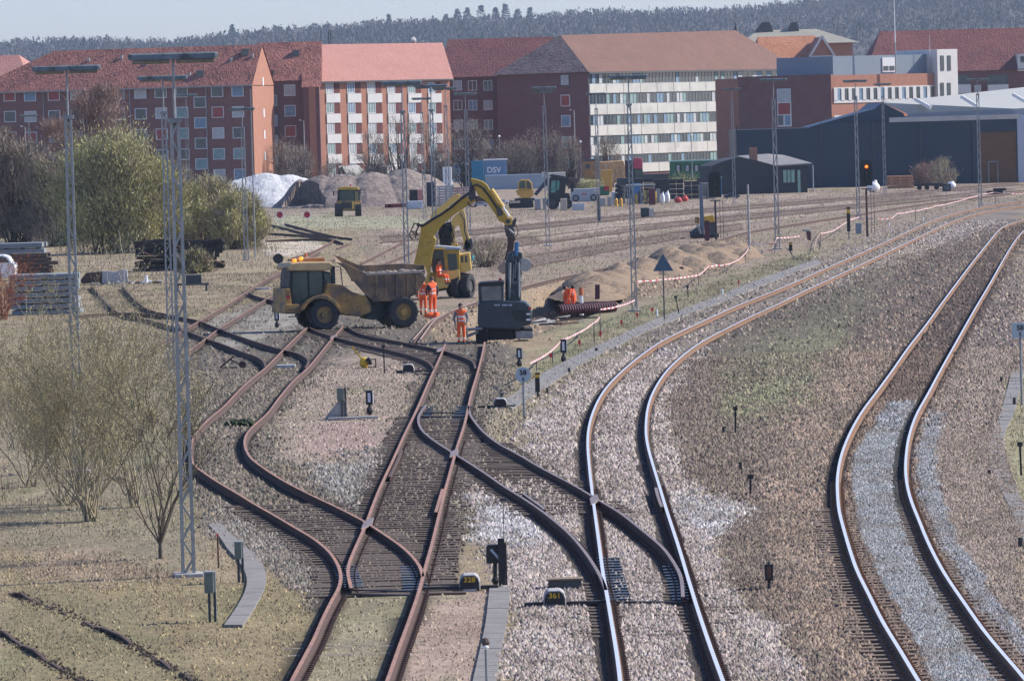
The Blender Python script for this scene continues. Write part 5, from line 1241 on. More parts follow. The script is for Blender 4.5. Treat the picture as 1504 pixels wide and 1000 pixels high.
eh = E.prism([(673,374),(690,371),(692.5,396),(684,400),(676,400)],.3,1.9,'engine_cover',M_y3,bevel=.04)
for px in (677,683): E.prism([(px,376),(px+3,375.6),(px+3.3,385),(px+.3,385.5)],.26,.3,'vent_grille',M_dgrey,eh,0,.3)
x,z = E.q(694.5,379,.3); MB().ball((x,.3,z),(.06,.06,.14),8).build('blue_lamp',mat('cyan_lamp',(.05,.45,.55),.4,.1),E.t)
by0,by1 = -.35,.25
E.prism([(603,425),(606,395),(613,365),(617,344),(626,335),(635,345),(641,352),(635,375),(632,400),(630,424)],by0+.05,by1+.2,'boom_pedestal',M_y2,bevel=.03)
E.prism([(617,341),(619,333),(632,323),(650,314),(668,300),(680,291),(690,288),(700,288),(699,296),(686,303),(668,315),(651,329),(640,343),(635,350),(626,347)],by0,by1,'lower_boom',M_y2,bevel=.03)
E.prism([(691,262),(698,263),(708,266),(716,272),(722,283),(731,297),(741,311),(748,322),(744,329),(733,325),(727,314),(719,303),(711,293),(704,289),(699,281),(694,272)],by0-.02,by1-.02,'upper_boom',M_y2,bevel=.03)
def rod(T, a, b_, y, r, name, m, n=8, ya=None):
    A = T.q(*a,y); B_ = T.q(*b_,y); return MB().cyl((A[0],y,A[1]),(B_[0],(y if ya is None else ya),B_[1]),r,n=n).build(name, m, T.t)
rod(E,(722,278),(739,304),-.42,.09,'cylinder',M_y3); rod(E,(738,303),(748,319),-.42,.05,'piston_rod',M_polish)
def hose(T, pts, y, r, name='hydraulic_hose', m=M_black):
    q = [T.q(a,b_,y) for a,b_ in pts]; MB().tube([(x,y+random.uniform(-.04,.04),z) for x,z in q], r, 5, 0).build(name, m, T.t)
hose(E,[(612,331),(622,331),(634,323),(648,315),(662,305),(676,293),(690,283)],-.42,.06)
hose(E,[(609,345),(604,338),(608,329),(615,328),(619,334)],-.4,.035); hose(E,[(606,352),(601,346),(603,340),(610,341),(614,346)],-.38,.035)
hose(E,[(610,350),(612,338),(616,331)],-.45,.035); hose(E,[(692,282),(694,274),(700,271),(709,276),(716,285),(725,298),(732,308),(737,315)],-.42,.05)
hose(E,[(687,297),(690,303),(697,304),(700,297),(699,288)],-.4,.03)
E.prism([(690,268),(697,266),(699,292),(692,297),(688,291)],-.36,.3,'knuckle_joint',M_dgrey)
E.prism([(729,306),(737,306),(739,316),(731,318)],-.5,.4,'pin_block',M_dgrey)
E.prism([(738,309),(744,308),(753,322),(752,330),(742,331),(736,322)],-.3,.2,'arm_tip',M_y3,bevel=.02)
MB().cyl((E.q(746,325)[0],-.45,E.q(746,325)[1]),(E.q(746,325)[0],.35,E.q(746,325)[1]),.12,n=10).build('tip_pin',M_dgrey,E.t)
tl = E.prism([(741,330),(746,326),(754,324),(757,319),(759,322),(757,331),(754,334),(757,344),(752,351),(743,347),(741,336)],-.25,.25,'tilt_rotator',M_dgrey)
rod(E,(743,333),(755,344),-.3,.06,'tilt_cylinder',M_grey)
hose(E,[(751,334),(758,331),(761,338),(760,345),(755,349)],-.2,.025); hose(E,[(745,331),(749,341),(752,348)],-.35,.03)
E.prism([(745,348),(756,347),(757,352),(754,357),(746,356)],-.22,.22,'quick_coupler',M_rustside)
E.prism([(746,356),(755,356),(754,372),(752,386),(743,389),(741,380),(744,368)],-.18,.18,'gripper_stem',M_rustside)
E.prism([(731,392),(737,387),(742,382),(745,388),(744,401),(739,403),(733,399)],-.5,.5,'bucket',mat('sandy_steel',(.34,.26,.19),.7,.2),bevel=.03)
for a,b_ in (((733,398),(731,393)),): pass

# --- second yellow excavator behind ---
E2 = Tr('yellow_excavator','second yellow excavator behind the first, arm folded down behind its cab','excavator',660,416,0)
E2.prism([(632,318),(636,311),(650,301),(665,288),(672,285),(677,287),(674,293),(662,301),(646,317),(640,324),(631,329)],-.25,.25,'boom',M_y3,bevel=.02)
E2.prism([(672,316),(676,309),(681,308),(684,318),(686,338),(690,352),(691,364),(684,368),(680,352),(676,338),(673,328)],-.2,.2,'arm',M_y3,bevel=.02)
E2.prism([(664,322),(671,314),(678,322),(677,330),(668,333),(662,330)],-.25,.25,'joint_plate',M_y3,bevel=.02)
E2.prism([(661,336),(668,330),(669,364),(660,364)],-.15,.15,'inner_arm',M_y3,bevel=.02)
E2.prism([(636,349),(643,347),(644,362),(640,364),(637,360)],-.2,.2,'bracket',M_y3,bevel=.02)
E2.prism([(638,362),(672,358),(674,398),(640,402)],.4,2.0,'upper_body',M_y2)
E2.prism([(636,398),(680,396),(682,414),(634,416)],.3,2.2,'undercarriage',M_black)
M_tang = mat('black_hose',(.02,.02,.022),.6,.3)
tg = MB()
for i in range(46):
    a = E2.q(random.uniform(644,666),random.uniform(327,360),-.3); b_ = E2.q(random.uniform(646,664),random.uniform(327,360),-.3)
    m_ = ((a[0]+b_[0])/2+random.uniform(-.25,.25),(a[1]+b_[1])/2+random.uniform(-.2,.2))
    tg.tube([(a[0],-.3,a[1]),(m_[0],-.45,m_[1]),(b_[0],-.25,b_[1])],.035,5)
tg.build('hose_bundle', M_tang, E2.t)
E2.prism([(645,329),(664,326),(664,358),(646,362)],-.15,.2,'valve_block',M_black)
hose(E2,[(676,312),(682,322),(683,340),(688,356)],-.3,.04)
E2.prism([(683,352),(693,350),(695,362),(688,370),(680,366)],-.2,.3,'coupler',M_dgrey)

# --- dark mini excavator ---
K = Tr('mini_excavator','dark blue-black compact excavator seen from behind, standing at the rail ends','mini excavator',735,503,0)
K.prism([(702,447),(705,443),(716,441.5),(772,443.5),(778,449),(781,458),(781,474),(776,478),(766,480),(762,485),(706,483),(701,476)],.0,1.9,'engine_body',M_dark,bevel=.16)
K.prism([(751,455),(776,457),(779,474),(770,473),(757,470),(752,464)],-.02,.03,'side_grille',mat('grille_black',(.02,.022,.025),.5,.2),None,.0,0)
kc = K.prism([(702,418),(706,415.5),(738,413.5),(740,417),(740,444),(703,444)],.1,1.5,'cab',M_dark,bevel=.04)
K.prism([(707,421),(736,420),(736.5,441),(708,442)],.07,.11,'rear_window',mat('light_through_glass',(.20,.20,.185),.15,.3,2),kc,0,.1)  # opaque pane, its pale colour stands for light and ground seen through
K.prism([(702,417),(706,415),(738,413),(741,415),(741,418),(703,420.5)],.0,1.6,'cab_roof',M_black,kc)
x,z = K.q(734.5,411,.6); MB().cyl((x,.6,z-.08),(x,.6,z+.07),.06,.05,8).build('beacon',M_red,K.t)
K.prism([(776,451),(780,451),(780,455),(776,455)],-.03,.0,'tail_light',M_red,None,0,0)
K.prism([(773,460),(779,460),(779,462.5),(773,462.5)],-.03,.0,'white_mark',M_white,None,0,0); K.prism([(773,468),(779,468),(779,471),(773,471)],-.03,.0,'white_mark',M_white,None,0,0)
for i,px in enumerate((726,729,732,737.5,740.5,743.5,747.5,750)):
    K.prism([(px,446.8),(px+1.9,446.8),(px+1.9,449.3),(px,449.3)],-.02,.0,'white_lettering',mat('pale_letter',(.5,.55,.6),.5,.05),None,0,0)
bm = K.prism([(742,416),(744,390),(748,378),(757,371),(766,374),(766,400),(765,443),(752,445),(744,443)],1.1,1.5,'boom',M_dark,bevel=.03)
K.prism([(745,414),(765,413),(764,443),(743,443)],.8,1.1,'boom_foot',mat('dark_boom',(.05,.06,.065),.5,.3,4,col2=(.16,.15,.13),thr=.58),bevel=.02)
K.prism([(742,386),(766,384),(765.5,443),(742,443)],1.5,1.7,'boom_back_plate',_mats['dark_boom'],bevel=.02)
rod(K,(759,356),(758,376),1.0,.09,'ram',M_blue); rod(K,(749,386),(748,438),.75,.05,'ram_rod',M_grey); rod(K,(762,386),(762,436),.75,.045,'hydraulic_pipe',M_grey)
for k in range(9):
    x0 = random.uniform(747,765); hose(K,[(x0,random.uniform(368,376)),(x0+random.uniform(-3,4),385),(x0+random.uniform(-3,3),random.uniform(396,436))],1.0,.028,m=random.choice([M_black,M_grey,M_dgrey]))
K.prism([(743,384),(747,372),(756,368),(767,372),(767,379),(755,384),(750,392),(744,396)],.95,1.4,'arm',M_dark,bevel=.03)
x,z = K.q(771,389,1.2); MB().cyl((x,1.0,z),(x,1.5,z),.26,n=14).build('bucket_side',mat('pale_steel',(.45,.42,.36),.6,.15),K.t)
for px0,px1,yo in ((699,716,.1),):
    tk = MB(); x0 = K.q(699,500)[0]; x1_ = K.q(716,500)[0]
    tk.box(x0,x1_,.0,2.2,.02,.58); 
    for k in range(12): tk.box(x0-.01,x1_+.01,-.05,.0,.04+k*.045,.065+k*.045)
    tk.build('crawler_track',M_rubber,K.t,bevel=.05)
tk = MB(); x0 = K.q(756,496)[0]; x1_ = K.q(783,496)[0]; tk.box(x0,x1_,.3,2.2,.12,.5).build('crawler_track',M_rubber,K.t,bevel=.05)
K.prism([(757,486),(783,487),(783,497),(758,497)],.22,.3,'track_frame',M_grey,None,.02)
K.prism([(716,484),(757,484),(757,498),(716,500)],.5,1.6,'chassis',M_black)
for (a,b_) in (((686,484),(708,482.5)),((686,494),(702,487))): rod(K,a,b_,-.1,.055,'blade_arm',M_grey)
K.prism([(684,482),(687,481.5),(687.5,497),(685,497.5)],-.4,.9,'dozer_blade',M_grey)

# --- front view loader tractor by the heap ---
Lh = Tr('wheeled_dumper','small yellow dumper facing the camera before the gravel heap','dumper',512,318,0)
for px in ((492,503.5),(522,531)):
    xa = Lh.q(px[0],318)[0]; xb = Lh.q(px[1],318)[0]; o = MB(); r = .62
    o.add([((xa if k==0 else xb), .3+r*math.sin(2*math.pi*i/18), r+r*math.cos(2*math.pi*i/18)) for k in (0,1) for i in range(18)],[(i,(i+1)%18,18+(i+1)%18,18+i) for i in range(18)]+[tuple(range(18))[::-1],tuple(range(18,36))]).build('wheel',M_rubber,Lh.t,bevel=.04)
Lh.prism([(494,295),(530,295),(530,307),(522,310),(503,310),(494,307)],.0,1.0,'front_body',M_yeld,bevel=.04)
Lh.prism([(502,298),(517,297.5),(517,306),(503,306)],-.04,.02,'grille',M_black,None,.0,0)
Lh.prism([(517,296),(520,296),(520,307),(517,307)],-.06,.0,'yellow_bar',M_y3,None,0,0)
Lh.prism([(521,297),(528,298),(528,308),(521,308)],-.1,.3,'step_box',M_y3)
lc = Lh.prism([(496,279),(528,278),(529,296),(495,297)],.3,1.6,'cab',M_black,bevel=.04)
Lh.prism([(500,281),(519,280.5),(520,296),(499,297)],.26,.3,'windscreen',M_glassg,lc,0,.3); Lh.prism([(521,281),(526,281),(527,295),(521.5,295)],.26,.3,'side_glass',mat('amber_glass',(.22,.2,.1),.3,.2),lc,0,.3)
Lh.prism([(495,279),(497,276),(505,274.5),(525,275),(528,279)],.2,1.7,'cab_roof',M_y2,lc)
x,z = Lh.q(515,273,.6); MB().cyl((x,.6,z-.05),(x,.6,z+.13),.07,n=8).build('beacon',M_red,Lh.t)
x,z = Lh.q(490,284,.2); MB().box(x-.07,x+.07,.15,.25,z-.2,z+.2).beam((x,.2,z+.15),(x+.4,.4,z+.1),.03).build('mirror',M_dgrey,Lh.t)
x,z = Lh.q(528.5,282,.2); MB().box(x-.09,x+.09,.15,.25,z-.2,z+.2).build('mirror',M_dgrey,Lh.t)

# --- orange compact excavator parked among the equipment ---
O = Tr('compact_excavator','small orange-yellow excavator with rounded glass cab parked by the white trailer','mini excavator',766,306,0)
M_or = mat('orange_yellow',(.62,.34,.06),.5,.1,2)
O.prism([(757,280),(783,280),(784,287),(778,291),(766,291),(760,286)],.0,1.7,'engine_body',M_or,bevel=.06)
oc = O.prism([(760,278),(761,268),(765,264),(776,264),(781,268),(783,280),(761,280)],.1,1.4,'cab',M_or,bevel=.05)
O.prism([(762.5,277),(763,269),(766,266),(771,266),(771.5,277)],.05,.11,'window',M_glassg,oc,0,.1); O.prism([(773.5,277),(773.5,266),(777,266.5),(779.5,270),(780.5,278)],.05,.11,'window',M_glassg,oc,0,.1)
O.prism([(760,291),(786,291),(786,295),(760,295)],.3,1.4,'slew_ring',M_dgrey)
O.prism([(748,295),(783,295),(784,304),(781,306),(749,306),(747,302)],.0,.4,'crawler_track',M_rubber,bevel=.04); O.prism([(748,295),(783,295),(784,304),(781,306),(749,306),(747,302)],1.3,1.7,'crawler_track',M_rubber,None,.04,1.3)
O.prism([(748,296),(764,295),(764,298),(749,299)],-.1,.0,'blade',mat('cream_blade',(.62,.52,.35),.6,.1),None,.01)
bmm = O.prism([(784,285),(798,268),(803,262),(806,266),(801,273),(788,288)],.3,.7,'boom',mat('blue_black_boom',(.035,.045,.08),.5,.2),bevel=.02)
# --- black tracked loader beside it ---
Q = Tr('tractor_loader','black and green glazed tractor loader right of the orange mini excavator','tractor',820,308,0)
qc = Q.prism([(807,262),(812,258),(832,262),(830,284),(820,290),(806,288)],.1,1.7,'cab',M_black,bevel=.03)
Q.prism([(810,266),(816,265),(816,283),(809,283)],.05,.11,'window',mat('green_pane',(.10,.30,.24),.2,.3,2),qc,0,.1); Q.prism([(818,265),(822,266),(821,278),(817.5,280)],.05,.11,'window',_mats['green_pane'],qc,0,.1)
Q.prism([(804,284),(836,284),(838,292),(832,297),(806,297)],.2,1.5,'body',M_black)
for px,r in ((812,.62),(833,.5)):
    x,z = Q.q(px,299); tyre(Q.t,x,0,r,r,.4,rim=M_dgrey,lug=False); tyre(Q.t,x,1.4,r,r,.4,rim=M_dgrey,lug=False)
Q.prism([(806,259),(811,256),(833,260),(840,265),(844,268),(842,282),(839,282),(838,268),(831,264),(812,260)],.5,.8,'loader_arm',M_black)
# person builder uses a skin modifier
# ---------------- people ----------------
def person(name_label, px, by, hpx, yaw, pose, hair=M_hair, z=0.0, torso=M_orange, legs=M_orange, sleeve=M_orange, headcol=None, parts=True, group=None, loc=None, sc=None):
    g = Vector(loc) if loc is not None else G(px,by,z); s = FPX/g.y; H = (hpx/s) if sc is None else sc; k = H/1.8
    t = thing('person', name_label, 'person', g, R(yaw), group)
    J = dict(pel=(0,0,.95),sp=(0,.0,1.15),ch=(0,0,1.38),nk=(0,0,1.52),hd=(0,-.02,1.62),ht=(0,-.01,1.76),
      hl=(.10,0,.90),kl=(.11,-.02,.50),al=(.11,.03,.09),tl=(.12,-.14,.04),hr=(-.10,0,.90),kr=(-.11,-.02,.50),ar=(-.11,.03,.09),tr=(-.12,-.14,.04),
      sl=(.20,0,1.42),el=(.27,.02,1.13),wl=(.27,-.08,.88),fl=(.26,-.12,.78),sr=(-.20,0,1.42),er=(-.27,.02,1.13),wr=(-.27,-.08,.88),fr=(-.26,-.12,.78))
    J.update(pose)
    rad = dict(pel=.155,sp=.15,ch=.165,nk=.065,hd=.10,ht=.085,hl=.105,kl=.075,al=.055,tl=.045,hr=.105,kr=.075,ar=.055,tr=.045,sl=.075,el=.055,wl=.042,fl=.045,sr=.075,er=.055,wr=.042,fr=.045)
    ks = list(J); ix = {n_:i for i,n_ in enumerate(ks)}
    ed = [('pel','sp'),('sp','ch'),('ch','nk'),('nk','hd'),('hd','ht'),('pel','hl'),('hl','kl'),('kl','al'),('al','tl'),('pel','hr'),('hr','kr'),('kr','ar'),('ar','tr'),('ch','sl'),('sl','el'),('el','wl'),('wl','fl'),('ch','sr'),('sr','er'),('er','wr'),('wr','fr')]
    me = bpy.data.meshes.new('body'); me.from_pydata([tuple(c*k for c in J[n_]) for n_ in ks],[(ix[a],ix[b]) for a,b in ed],[])
    o = bpy.data.objects.new('body', me); COL.objects.link(o)
    sm = o.modifiers.new('skin','SKIN'); sm.use_smooth_shade = True
    for i,n_ in enumerate(ks): r = rad[n_]*k; me.skin_vertices[0].data[i].radius = (r*(1.15 if n_ in('ch','sp','pel') else 1), r*(.85 if n_ in('ch','sp','pel') else 1)); me.skin_vertices[0].data[i].use_root = (n_ == 'pel')
    ss = o.modifiers.new('sub','SUBSURF'); ss.levels = ss.render_levels = 2
    bpy.context.view_layer.update()
    m2 = bpy.data.meshes.new_from_object(o.evaluated_get(bpy.context.evaluated_depsgraph_get())); bpy.data.objects.remove(o)
    m2.materials.clear()
    for m_ in (torso, legs, sleeve, M_skin, M_black, M_refl): m2.materials.append(m_)
    Jv = {n_:Vector(J[n_])*k for n_ in ks}
    def near(p): return min(ed, key=lambda e_: segd(p, Jv[e_[0]], Jv[e_[1]])[0])
    def segd(p, a, b):
        d = b-a; u = max(0,min(1,(p-a).dot(d)/d.length_squared)); return ((p-a-d*u).length, u)
    for pl_ in m2.polygons:
        p = pl_.center; e_ = near(p); n_ = e_[1]; u = segd(p, Jv[e_[0]], Jv[e_[1]])[1]; mi = 0
        if n_ in ('kl','kr','al','ar','hl','hr'): mi = 1
        if n_ in ('al','ar') and .45 < u < .62: mi = 5
        if n_ in ('tl','tr') or (n_ in ('al','ar') and u > .85): mi = 4
        if n_ in ('el','er','wl','wr'): mi = 2
        if n_ in ('fl','fr') or (n_ in ('wl','wr') and u > .9): mi = 3
        if n_ in ('hd','ht') : mi = 3
        if n_ == 'ch' and (.2 < u < .42): mi = 5
        if n_ == 'sp' and (.35 < u < .6): mi = 5
        pl_.material_index = mi
    b_ = bpy.data.objects.new('body', m2); COL.objects.link(b_); b_.parent = t
    hd = Jv['hd']; ht = Jv['ht']; up = (ht-hd).normalized()
    h = MB(); h.ball(tuple(hd+up*.07*k+Vector((0,.025*k,0))),(.105*k,.115*k,.105*k),10); h.build('hair', hair, t, smooth=True)
    f = MB(); c = hd+up*.01*k
    f.ball((c.x,c.y-.105*k,c.z-.005*k),(.016*k,.022*k,.028*k),6)
    f.ball((c.x+.10*k,c.y,c.z),(.015*k,.025*k,.03*k),6).ball((c.x-.10*k,c.y,c.z),(.015*k,.025*k,.03*k),6); f.build('nose_and_ears', M_skin, t, smooth=True)
    ey = MB()
    for sx in (-.036,.036): ey.ball((c.x+sx*k,c.y-.09*k,c.z+.022*k),(.012*k,.01*k,.009*k),6)
    ey.box(c.x-.025*k,c.x+.025*k,c.y-.1*k,c.y-.09*k,c.z-.052*k,c.z-.045*k); ey.build('eyes_and_mouth', M_hair, t)
    for nm in ('fl','fr'):      # four fingers and a thumb on each hand
        w_ = Jv['w'+nm[1]]; q = Jv[nm]; d = (q-w_).normalized(); sd_ = d.cross(Vector((0,1,0)));
        sd_ = sd_.normalized() if sd_.length > .1 else Vector((1,0,0)); hm = MB()
        for i,L_ in enumerate((.07,.085,.08,.06)):
            a = q+sd_*(i-1.5)*.018*k+d*.02*k; m_ = a+d*L_*.55*k; e2 = m_+(d*.5+Vector((0,-.8,0))).normalized()*L_*.5*k
            hm.tube([a,m_,e2],[.009*k,.0085*k,.007*k],5)
        a = q-d*.01*k-sd_*.03*k; hm.tube([a,a+(d*.5-sd_).normalized()*.05*k,a+(d*1.2-sd_*.8).normalized()*.09*k],[.011*k,.010*k,.008*k],5)
        hm.build('fingers', M_skin, t)
    return t
M_sleeve = mat('dark_sleeve',(.05,.055,.07),.8,.2); M_fair = mat('fair_hair',(.30,.22,.12),.8,.2); M_greysl = mat('grey_sleeve',(.16,.17,.19),.8,.2)
person('person in orange trousers and vest with dark sleeves facing the camera by the rail ends', 678, 506.5, 62, 8, dict(el=(.30,.05,1.14),wl=(.24,-.1,.93),fl=(.20,-.14,.86),er=(-.30,.05,1.14),wr=(-.25,-.08,.9)), sleeve=M_greysl)
person('person in full orange workwear with fair hair standing nearest the dumper wheel', 622, 463.5, 56, 165, dict(hd=(0,-.08,1.60),ht=(0,-.1,1.73),nk=(0,-.03,1.51),er=(-.28,-.02,1.13),wr=(-.2,-.16,.98),fr=(-.16,-.22,.95)), hair=M_fair)
person('person in orange workwear with a dark sleeve leaning towards a colleague', 636, 466, 61, 215, dict(hd=(0,-.06,1.61),ht=(0,-.07,1.74),el=(.25,-.08,1.15),wl=(.14,-.24,1.0),fl=(.1,-.29,.96)), hair=mat('brown_hair',(.10,.06,.04),.8,.2), sleeve=M_sleeve)
sit = dict(kl=(.12,-.42,.92),al=(.12,-.46,.50),tl=(.12,-.58,.46),kr=(-.12,-.42,.92),ar=(-.12,-.46,.5),tr=(-.12,-.58,.46),wl=(.2,-.34,1.12),fl=(.17,-.42,1.14),wr=(-.2,-.34,1.12),fr=(-.17,-.42,1.14))
w = E.t.location; x,z = E.q(643,402,.02)
person('person in orange sitting at the controls in the yellow excavator cab', 0,0,0, 60, sit, loc=(w.x+x+.08, w.y-.12, z-.95*.95), sc=1.62)
for i,(px,py,yaw) in enumerate([(834,450,40),(842,451,-60)]):
    g = G(px,468,-1.1); person(['person in orange bending in the trench behind the corrugated pipe, the left one of two','person in orange bending in the trench behind the corrugated pipe, the right one of two'][i],0,0,0,yaw,dict(ch=(0,-.22,1.30),nk=(0,-.33,1.36),hd=(0,-.42,1.40),ht=(0,-.52,1.47),sl=(.2,-.25,1.3),sr=(-.2,-.25,1.3),el=(.25,-.33,1.05),er=(-.25,-.33,1.05),wl=(.2,-.42,.82),wr=(-.2,-.42,.82),fl=(.18,-.46,.74),fr=(-.18,-.46,.74)),loc=(g.x,g.y,-.95),sc=1.7)
t = thing('orange_bag','crumpled orange bag on the ground between the two workers','bag',G(634,467)); MB().ball((0,0,.1),(.35,.25,.13),10,jit=.15).ball((.2,-.05,.16),(.15,.15,.1),8,jit=.2).build('bag',M_orange,t,smooth=True)

# ---------------- heaps ----------------
def heap(name, label, cat, x0, x1, y0, y1, bumps, m, rough=.12, n=(90,50), colz=None):
    xs = np.linspace(x0,x1,n[0]); ys = np.linspace(y0,y1,n[1]); X,Y = np.meshgrid(xs,ys); x = X.ravel(); y = Y.ravel(); z = np.full(len(x),-.3)
    for bx,by,rx,ry,h in bumps:
        d = np.sqrt(((x-bx)/rx)**2+((y-by)/ry)**2); z = np.maximum(z, -.3+(h+.3)*np.clip(1-np.maximum(d,.0)**1.7,0,1)*(1-.12*d))
    if colz: z = np.where(((x-colz[2])/colz[0])**2+((y-YG)/colz[1])**2 < .75+.5*fbm(x*.6,y*.6), np.minimum(z,.15), z)
    z += (z > 0)*((fbm(x*.33,y*.33)-.5)*rough*9+(fbm(x*.9,y*.9)-.5)*rough*5+(fbm(x*4,y*4)-.5)*rough*1.6); a,b_ = X.shape; idx = np.arange(a*b_).reshape(a,b_)
    F = np.stack([idx[:-1,:-1].ravel(),idx[:-1,1:].ravel(),idx[1:,1:].ravel(),idx[1:,:-1].ravel()],1)
    V = np.stack([x,y,z],1); keep = (z[F] > -.28).any(1)
    o = npmesh(name, V, F[keep], m); o.data.polygons.foreach_set('use_smooth',[False]*len(o.data.polygons)); return tag(o, label, cat)
M_gravel = mat('gravel_brown',(.24,.19,.155),.95,.45,3,bump=.8,col2=(.17,.135,.115),thr=.5,sc2=1.2); M_gravw = mat('gravel_pale',(.50,.50,.49),.95,.25,3,bump=.6); M_sand = mat('sandy_soil',(.245,.172,.105),.95,.35,4,bump=.8,col2=(.19,.135,.082),thr=.55,sc2=1.5)
YG = 572
def gx(px): return P(px,300,YG).x
heap('gravel_heap','long brown gravel heap with a dark shaded cut behind the small dumper','gravel heap',gx(385),gx(660),YG-1,YG+22,[(gx(470),YG+11,5.6,9,3.2),(gx(500),YG+11,6.5,10,3.3),(gx(545),YG+11,6.5,10,3.4),(gx(590),YG+12,6,10,3.6),(gx(625),YG+12,4,9,3.0),(gx(436),YG+11,2.6,6,2.7),(gx(545),YG+13,10.5,10,3.1),(gx(500),YG+12,6,8,3.15)],M_gravel,.06,(150,80),colz=(2.5,9.5,gx(440)))
heap('gravel_heap','pale grey-white gravel heap left of the brown one','gravel heap',gx(280),gx(475),YG+16,YG+36,[(gx(375),YG+27,8,9,3.4),(gx(350),YG+27,7,9,3.1),(gx(410),YG+27,6.5,8,3.3),(gx(320),YG+28,5,8,2.4)],M_gravw,.06)
hp = [(885,424,40,34,1.0,'sandy spoil heap nearest the excavated trench'),(925,412,30,30,1.15,'spoil heap behind the taped lamp mast'),(965,404,38,36,1.0,'low sandy spoil heap behind the triangle sign'),(1000,393,36,34,1.3,'ridged sandy spoil heap right of the triangle sign'),(1040,386,38,34,1.35,'broad brown spoil heap before the drilling rig'),(1072,378,34,30,1.2,'last brown spoil heap by the plain grey post')]
for px,py,w_,hh,h,lab in hp:
    g = G(px,py); s = FPX/g.y; r = w_/s; ra = r
    heap('spoil_heap',lab,'spoil heap',g.x-ra*1.9,g.x+ra*1.9,g.y-8,g.y+16,[(g.x-ra*.35,g.y+7,ra*1.4,8,h*.72),(g.x,g.y+4,ra*1.5,8,h*.58),(g.x+ra*.5,g.y,ra*1.3,7,h*.4)],M_sand,.05,(80,60))
_bl = [G(a_,b_) for a_,b_ in ((868,432),(900,420),(930,412),(965,403),(1000,394),(1040,386),(1075,377),(1095,371))]; _bb = []
for i_ in range(7):
    for k_ in range(5): p_ = _bl[i_].lerp(_bl[i_+1],k_/5); _bb.append((p_.x+random.uniform(-.3,.3),p_.y+4,1.5+random.random(),6,random.uniform(.35,.7)))
heap('spoil_bank','low continuous brown earth bank joining the spoil heaps behind the tape','spoil bank',_bl[0].x-3,_bl[-1].x+3,_bl[0].y-6,_bl[-1].y+12,_bb,M_sand,.05,(120,200))
# ---------------- yard objects ----------------
def block(name, label, cat, px0, px1, py0, py1, depth, m, part='body', yaw=0, bevel=.03, group=None, extra=None):
    T = Tr(name, label, cat, (px0+px1)/2, py1, yaw, group); a = T.q(px0,py0); b_ = T.q(px1,py1)
    o = MB().box(a[0],b_[0],0,depth,max(0,b_[1]),a[1]).build(part, m, T.t, bevel=bevel); T.a = a; T.b = b_; T.body = o
    return T
M_teal = mat('teal_paint',(.03,.22,.33),.6,.12,.8); M_bluec = mat('faded_blue_paint',(.13,.24,.38),.6,.08,.6); M_gbox = mat('grey_blue_paint',(.30,.36,.40),.6,.08,.6)
c1 = block('truck_body','blue goods container lettered DSV in white behind the grey trailer','container',711,745,236,277,2.6,M_bluec)
MB().box(c1.a[0]-.1,c1.b[0]+.15,-.1,2.7,c1.a[1],c1.a[1]+.14).build('white_top_rail',M_white,c1.t); x,z = c1.q(725.5,250); text('DSV',.95,M_white,c1.t,(x,-.06,z),bold=True,ext=.02)
for k in range(9): MB().box(c1.a[0]+.15+k*.26,c1.a[0]+.2+k*.26,-.03,0,1.2,c1.a[1]-.2).build('rib',M_bluec,c1.t) if k in (0,1,7,8) else None
block('tarpaulin_box','teal box body between the graffiti container and the lettered blue one','box body',692,711,237,277,2.5,M_teal)
c2 = block('trailer','long pale grey trailer body behind the yellow excavator boom','trailer',712,802,258,278,2.6,M_gbox)
for px in (725,740,787,795): x,z = c2.q(px,283); tyre(c2.t,x,.1,.45,.45,.35,rim=M_dgrey,lug=False)
MB().box(c2.a[0]+.3,c2.b[0]-.3,.3,2.3,.5,.95).build('chassis',M_black,c2.t); MB().box(c2.b[0]-.5,c2.b[0]+.02,-.02,.3,1.3,c2.a[1]+.25).build('cream_end_post',M_concl,c2.t)
c3 = block('trailer','cream topped trailer behind the black tractor loader','trailer',803,831,254,280,2.4,mat('cream_box',(.60,.58,.50),.7,.08))
# graffiti container
c4 = block('graffiti_container','container with blue and white graffiti behind the stacked pallets','container',664,695,241,268,2.5,mat('graffiti_white',(.55,.60,.64),.7,.15,.8))
gm = [mat('graffiti_blue',(.05,.22,.50),.6,.1),mat('graffiti_pale',(.40,.55,.68),.6,.1),mat('graffiti_grey',(.25,.24,.27),.6,.1)]
for k,(a,b_,c,d_,m_) in enumerate([(667,242,688,248,0),(666,250,684,257,1),(669,258,679,266,2),(689,242,694,262,2)]):
    pts = [(a,b_),(a+(c-a)*.3,b_-1),(c,b_+1),(c-1,(b_+d_)/2),(c,d_),(a+(c-a)*.5,d_+1),(a-1,d_-1)]
    c4.prism(pts,-.05,-.005,'graffiti',gm[m_],None,0,0)
MB().box(c4.a[0]-2.6,c4.b[0]+.2,-.1,2.6,c4.a[1],c4.a[1]+.15).build('white_roof',M_white,c4.t)
